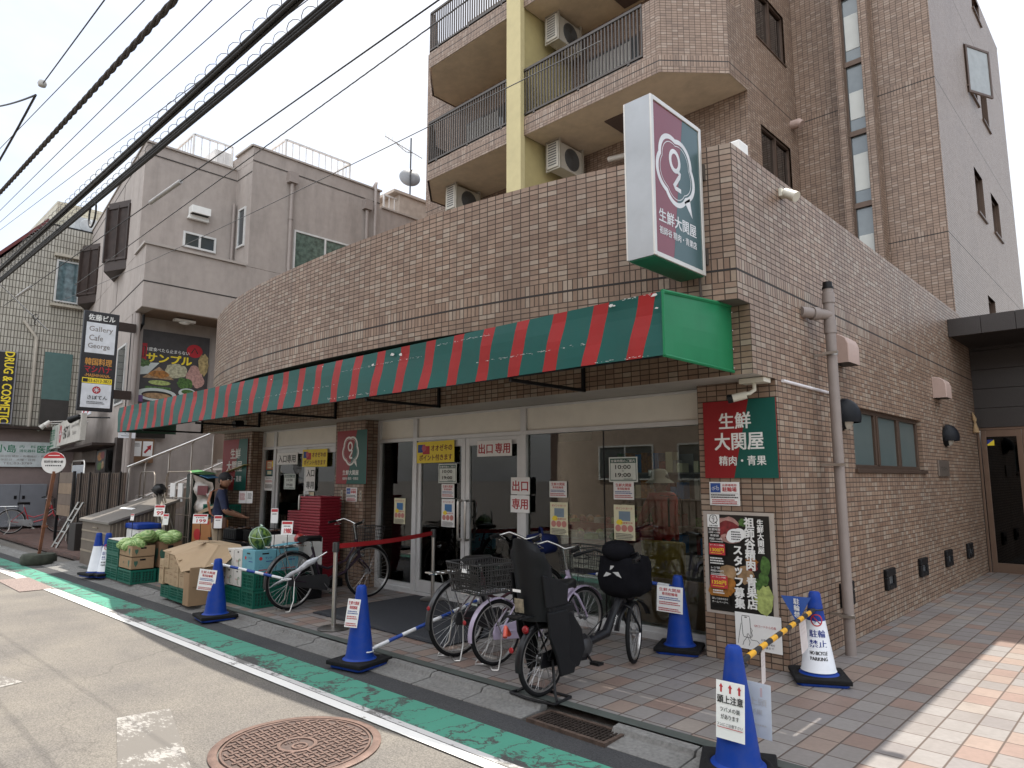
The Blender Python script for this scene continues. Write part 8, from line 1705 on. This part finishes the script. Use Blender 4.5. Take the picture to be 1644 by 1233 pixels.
m = MB(); Mq = Mh @ frame((.0, .112, .085), (-1, 0, 0)); m.face([(-.05, -.035, .002), (.05, -.035, .002), (.05, .035, .002), (-.05, .035, .002)], 0, M=Mq); m.face([(-.05, .02, .004), (.05, .02, .004), (.05, .036, .004), (-.05, .036, .004)], 1, M=Mq); m.build('hat_badge', [PAPER, BLU], pB)
m = MB(); m.ball((0, .07, -.055), (.06, .045, .05), 12, 8, M=Mh); m.build('face_mask', PAPER, pB, smooth=60)
m = MB()
for x in (-.1, .1): m.bar((x, .16, 1.05), (x * .9, .15, 1.36), .03, .006); m.bar((x * .9, .12, 1.40), (x * .9, -.12, 1.38), .03, .006); m.bar((x, -.13, 1.36), (x, -.13, 1.05), .03, .006)
m.build('harness', BLACK, pB)
def zone_c(c): return 0 if c.z > 1.42 else (2 if c.z < .9 else (1 if c.z > 1.12 or abs(c.x) < .24 else 0))
pC, Mh = person('person in dark clothes standing behind the right exit door', (-7.42, 7.3, .012), 195, dict(elbow_l=(-.26, .12, 1.06), hand_l=(-.05, .30, 1.10), elbow_r=(.27, .10, 1.06), hand_r=(.10, .32, 1.08), turn=-15), [SKIN, mat('dark top', (.015, .015, .018), .8), blk], zone_c)
# ------------------------------------------------------------------ inside the shop
CTR = mat('counter red', (.17, .012, .018), .4); CTB = mat('counter base', (.16, .15, .13), .6); SHW = mat('shelf grey', (.22, .21, .20), .5)
def stall(label, x0, x1, y0, y1, h, front, cat='display counter'):
    t = thing('display_counter', label, cat, ((x0 + x1) / 2, (y0 + y1) / 2, .012)); L, W = x1 - x0, y1 - y0; m = MB(); m.box(-L / 2, L / 2, -W / 2, W / 2, 0, h * .78); m.build('base', CTB, t, bevel=.006); m = MB(); m.box(-L / 2 - .01, L / 2 + .01, -W / 2 - .01, W / 2 + .01, h * .78, h); m.build('top_band', front, t, bevel=.006)
    rg = random.Random(int(x0 * 100)); mats = [FOODR, FOODG, FOODO, FOODB, FOODY, FOODP, mat('pack white', (.40, .39, .37), .3)]; m = MB()
    n = max(3, int(L / .16))
    for a in range(n):
        for b in range(max(2, int(W / .2))):
            x = -L / 2 + .08 + a * (L - .1) / n; y = -W / 2 + .1 + b * .19; k = rg.randrange(7)
            if rg.random() < .5: m.ball((x, y, h + .04), (.055, .055, .05), 8, 6, k)
            else: m.box(x - .06, x + .06, y - .07, y + .07, h, h + rg.uniform(.03, .1), k)
    m.build('goods', mats, t, smooth=40); return t
stall('red banded display counter with produce behind the right window', -6.0, -4.62, 6.6, 7.25, .86, CTR); stall('dark display counter behind the person in red', -4.0, -2.75, 7.45, 8.0, .80, CTB); stall('red counter of packs deep in the shop behind the exit doors', -7.3, -5.6, 8.3, 9.0, .92, CTR); stall('low counter in the shop behind the left exit door', -8.4, -7.75, 7.0, 7.9, .75, CTB); stall('produce counter inside the entrance', -12.6, -10.2, 7.6, 8.3, .85, CTR)
for (x, y, w, lab) in ((-4.9, 10.6, 1.9, 'shelf of packets on the back wall behind the right window'), (-6.7, 10.6, 1.4, 'shelf of packets on the back wall behind the exit doors'), (-11.4, 10.6, 2.4, 'shelf of packets on the back wall inside the entrance')):
    t = thing('shop_shelf', lab, 'shelf', (x, y, .012)); m = MB(); m.box(-w / 2, w / 2, .18, .2, 0, 2.0)
    for z in (.3, .75, 1.2, 1.65): m.box(-w / 2, w / 2, -.2, .18, z, z + .025)
    m.build('rack', SHW, t); m = MB(); rg = random.Random(int(x * 10))
    for z in (.325, .775, 1.225, 1.675):
        xx = -w / 2 + .04
        while xx < w / 2 - .1: d = rg.uniform(.06, .14); m.box(xx, xx + d, -.16, .05, z, z + rg.uniform(.15, .36), rg.randrange(7)); xx += d + .01
    m.build('packets', [FOODR, FOODG, FOODO, FOODB, PALEY, mat('pack white', (.40, .39, .37)), CARDB], t)
m = MB(); m.box(-4.3, -3.8, 6.50, 6.62, .42, .92); t_ = tag(m.build('yellow_bag', mat('mustard bag', (.30, .19, .02), .5, var=.2), bevel=.03), 'mustard yellow bag standing inside the window by the person in red', 'bag')
m = MB(); m.box(-8.45, -7.95, 6.22, 6.30, .14, .80); tag(m.build('brown_board', mat('brown board', (.30, .18, .105), .7)), 'plain brown board leaning inside the fixed pane left of the exit doors', 'board')
m = MB(); m.box(-4.9, -4.55, 6.25, 6.30, .13, .62); m.box(-5.5, -5.0, 6.25, 6.30, .13, .55); tag(m.build('pale_box', mat('pale styrofoam', (.36, .39, .37), .6), bevel=.02), 'pale foam boxes standing inside the big window behind the bicycles', 'foam box')
m = MB(); m.box(-4.35, -3.4, 6.22, 6.26, .13, .58); tag(m.build('brown_board', mat('brown board', (.30, .18, .105), .7)), 'brown board inside the big window behind the blue cone', 'board')
TUBE = mat('lit tube', (.95, .93, .86), .5, emit=26.0)
for (x, y, ry, lab) in ((-4.05, 8.6, 0, 'lit fluorescent ceiling tube above the right window, on the left'), (-3.15, 7.6, 0, 'lit fluorescent ceiling tube above the right window, by the pillar'), (-6.4, 7.6, 0, 'lit fluorescent ceiling tube inside behind the exit doors'), (-11.0, 7.4, 0, 'lit fluorescent ceiling tube inside the entrance')):
    t = thing('ceiling_tube', lab, 'ceiling lamp', (x, y, 2.47), 0, 'lit ceiling tubes in the shop'); m = MB(); m.box(-.42, .42, -.05, .05, .01, .05); m.build('housing', WHITE, t); m = MB(); m.tube([(-.40, 0, 0), (.40, 0, 0)], .016, 8); m.build('tube', TUBE, t)
# ------------------------------------------------------------------ overhead cables along the street
CBL = mat('cable black', (.014, .013, .013), .6, var=.2); CGR = mat('cable grey', (.10, .10, .105), .6); SLV = mat('sleeve grey', (.36, .35, .34), .5)
def sag(a, b, d, n=24):
    a = Vector(a); b = Vector(b); return [a.lerp(b, k / n) - Vector((0, 0, 4 * d * (k / n) * (1 - k / n))) for k in range(n + 1)]
def cable(label, a, b, r, d=.2, m_=CGR, rings=0, twist=False, pairs=1, name='overhead_cable', n=40):
    mb = MB(); p = sag(a, b, d, n)
    if twist:
        for s in range(3):
            pp = sag(a, b, d, n * 5); q = [v + Vector((0, math.cos(k * .8 + s * 2.09), math.sin(k * .8 + s * 2.09))) * r * .55 for k, v in enumerate(pp)]; mb.tube(q, r * .6, 6)
    else:
        for s in range(pairs): mb.tube([v + Vector((0, (s % 2) * r * 1.7, -(s // 2) * r * 1.6)) for v in p], r * (1 if s == 0 else .7), 7)
    ob = mb.build(name, m_, smooth=60); tag(ob, label, 'cable', 'overhead cables along the street')
    if rings:
        mb = MB(); L = (Vector(b) - Vector(a)).length; k = int(L / rings); pp = sag(a, b, d, k * 9); rg = random.Random(2)
        q = [v + Vector((0, .045 * math.cos(2 * math.pi * i / 9) , .03 + .052 * math.sin(2 * math.pi * i / 9))) for i, v in enumerate(pp)]; mb.tube(q, .0035, 4, cap=False)
        mb.build('spiral_hanger', mat('hanger wire', (.16, .16, .16), .4, .6), ob, world=True)
    return ob
def ext(a, b, ta, tb):
    a = Vector(a); b = Vector(b); return tuple(a + (b - a) * ta), tuple(a + (b - a) * tb)
def run(label, a, b, r, **k):
    p, q = ext(a, b, k.pop('ta', -.9), k.pop('tb', 1.6)); return cable(label, p, q, r, **k)
run('thick twisted black cable nearest the street centre', (-5.06, 1.6, 5.13), (-11.57, 1.6, 5.58), .024, d=.02, m_=mat('twisted cable', (.055, .048, .044), .8, var=.3, scale=20, bump=.5), twist=True, tb=1.2)
run('upper heavy black cable bundle with spiral hangers', (-4.63, 2.3, 5.28), (-15.75, 2.3, 5.56), .021, d=.01, m_=CBL, rings=.24, pairs=4)
run('lower heavy black cable bundle with spiral hangers', (-4.38, 2.5, 5.27), (-16.98, 2.5, 5.64), .021, d=.01, m_=CBL, rings=.24, pairs=5)
run('thin wire just right of the thick twisted cable', (-5.11, 1.9, 5.32), (-13.56, 1.9, 5.96), .0045, d=.0)
run('thin wire midway between the twisted cable and the heavy bundles', (-4.84, 2.1, 5.29), (-13.58, 2.1, 6.05), .0042, d=.0)
run('thin wire left of the thick twisted cable, crossing the insulated joint', (-5.02, 1.4, 5.0), (-10.48, 1.4, 5.78), .0042, d=.0)
run('thin wire emerging from between the two heavy bundles', (-5.3, 2.4, 5.37), (-16.88, 2.4, 6.62), .0042, d=.0, tb=1.2)
cable('steep thin double wire ending at the white insulator', (-2.5, 1.18, 4.75), (-7.09, 1.2, 5.14), .003, d=.0, pairs=2)
cable('upper drop wire leaving the insulator towards the left edge', (-7.31, 1.2, 5.13), (-9.8, 1.2, 6.0), .009, d=.02, m_=CBL); cable('lower drop wire leaving the insulator towards the left edge', (-7.31, 1.2, 5.13), (-9.6, 1.2, 5.0), .010, d=.02, m_=CBL, twist=True)
m = MB(); m.lathe([(0, -.03), (.03, -.025), (.038, 0), (.03, .025), (0, .03)], 10, M=T(-7.07, 1.2, 5.14)); tag(m.build('insulator', mat('insulator white', (.45, .45, .43), .3), smooth=50), 'white porcelain insulator on the steep double wire', 'insulator')
def sleeve(a, b, ta, tb, label):
    a = Vector(a); b = Vector(b); m = MB(); m.tube([a.lerp(b, ta), a.lerp(b, tb)], .028, 8); tag(m.build('cable_sleeve', SLV, smooth=60), label, 'cable sleeve', 'grey cable sleeves')
A6, B6 = (-3.74, 3.0, 5.16), (-18.12, 3.0, 5.57)
run('medium wire carrying two grey sleeves across the rendered building', A6, B6, .007, d=.0, ta=-.3, tb=1.1, m_=CBL)
sleeve(A6, B6, (8.69 - 3.74) / 14.38, (9.77 - 3.74) / 14.38, 'grey cable sleeve in front of the rendered building'); sleeve(A6, B6, (16.76 - 3.74) / 14.38, (18.05 - 3.74) / 14.38, 'grey cable sleeve in front of the cream building')
cable('wavy wire running from the tower balcony past the rendered building', (-2.9, 3.2, 5.22), (-14.2, 3.2, 5.10), .006, d=.0, twist=True, m_=CGR)
cable('thin wire sloping from the tower down across the parapet', (-2.6, 3.6, 4.62), (-17.2, 3.6, 5.4), .0042, d=.06)
cable('service wire dropping to the cream building with a coil', (-18.5, 2.6, 6.0), (-12.9, 2.6, 3.95), .010, d=.0, m_=CBL)
m = MB(); m.tube([Vector((-13.9, 2.6, 4.38)) + Vector((.09 * math.cos(a * .5), .03 * math.sin(a), .09 * math.sin(a * .5) - .08)) for a in range(28)], .007, 5); tag(m.build('cable_coil', CBL), 'small coil of spare wire hanging on the service drop', 'cable coil')
m = MB(); m.tube([Vector((-10.5, 2.5, 5.42)) + Vector((.16 * math.sin(a * .4), 0, -.19 + .19 * math.cos(a * .4))) for a in range(16)], .013, 6); tag(m.build('cable_loop', CBL), 'loose loop of black cable hanging below the lower bundle', 'cable loop')
bpy.data.objects.remove(_fo)
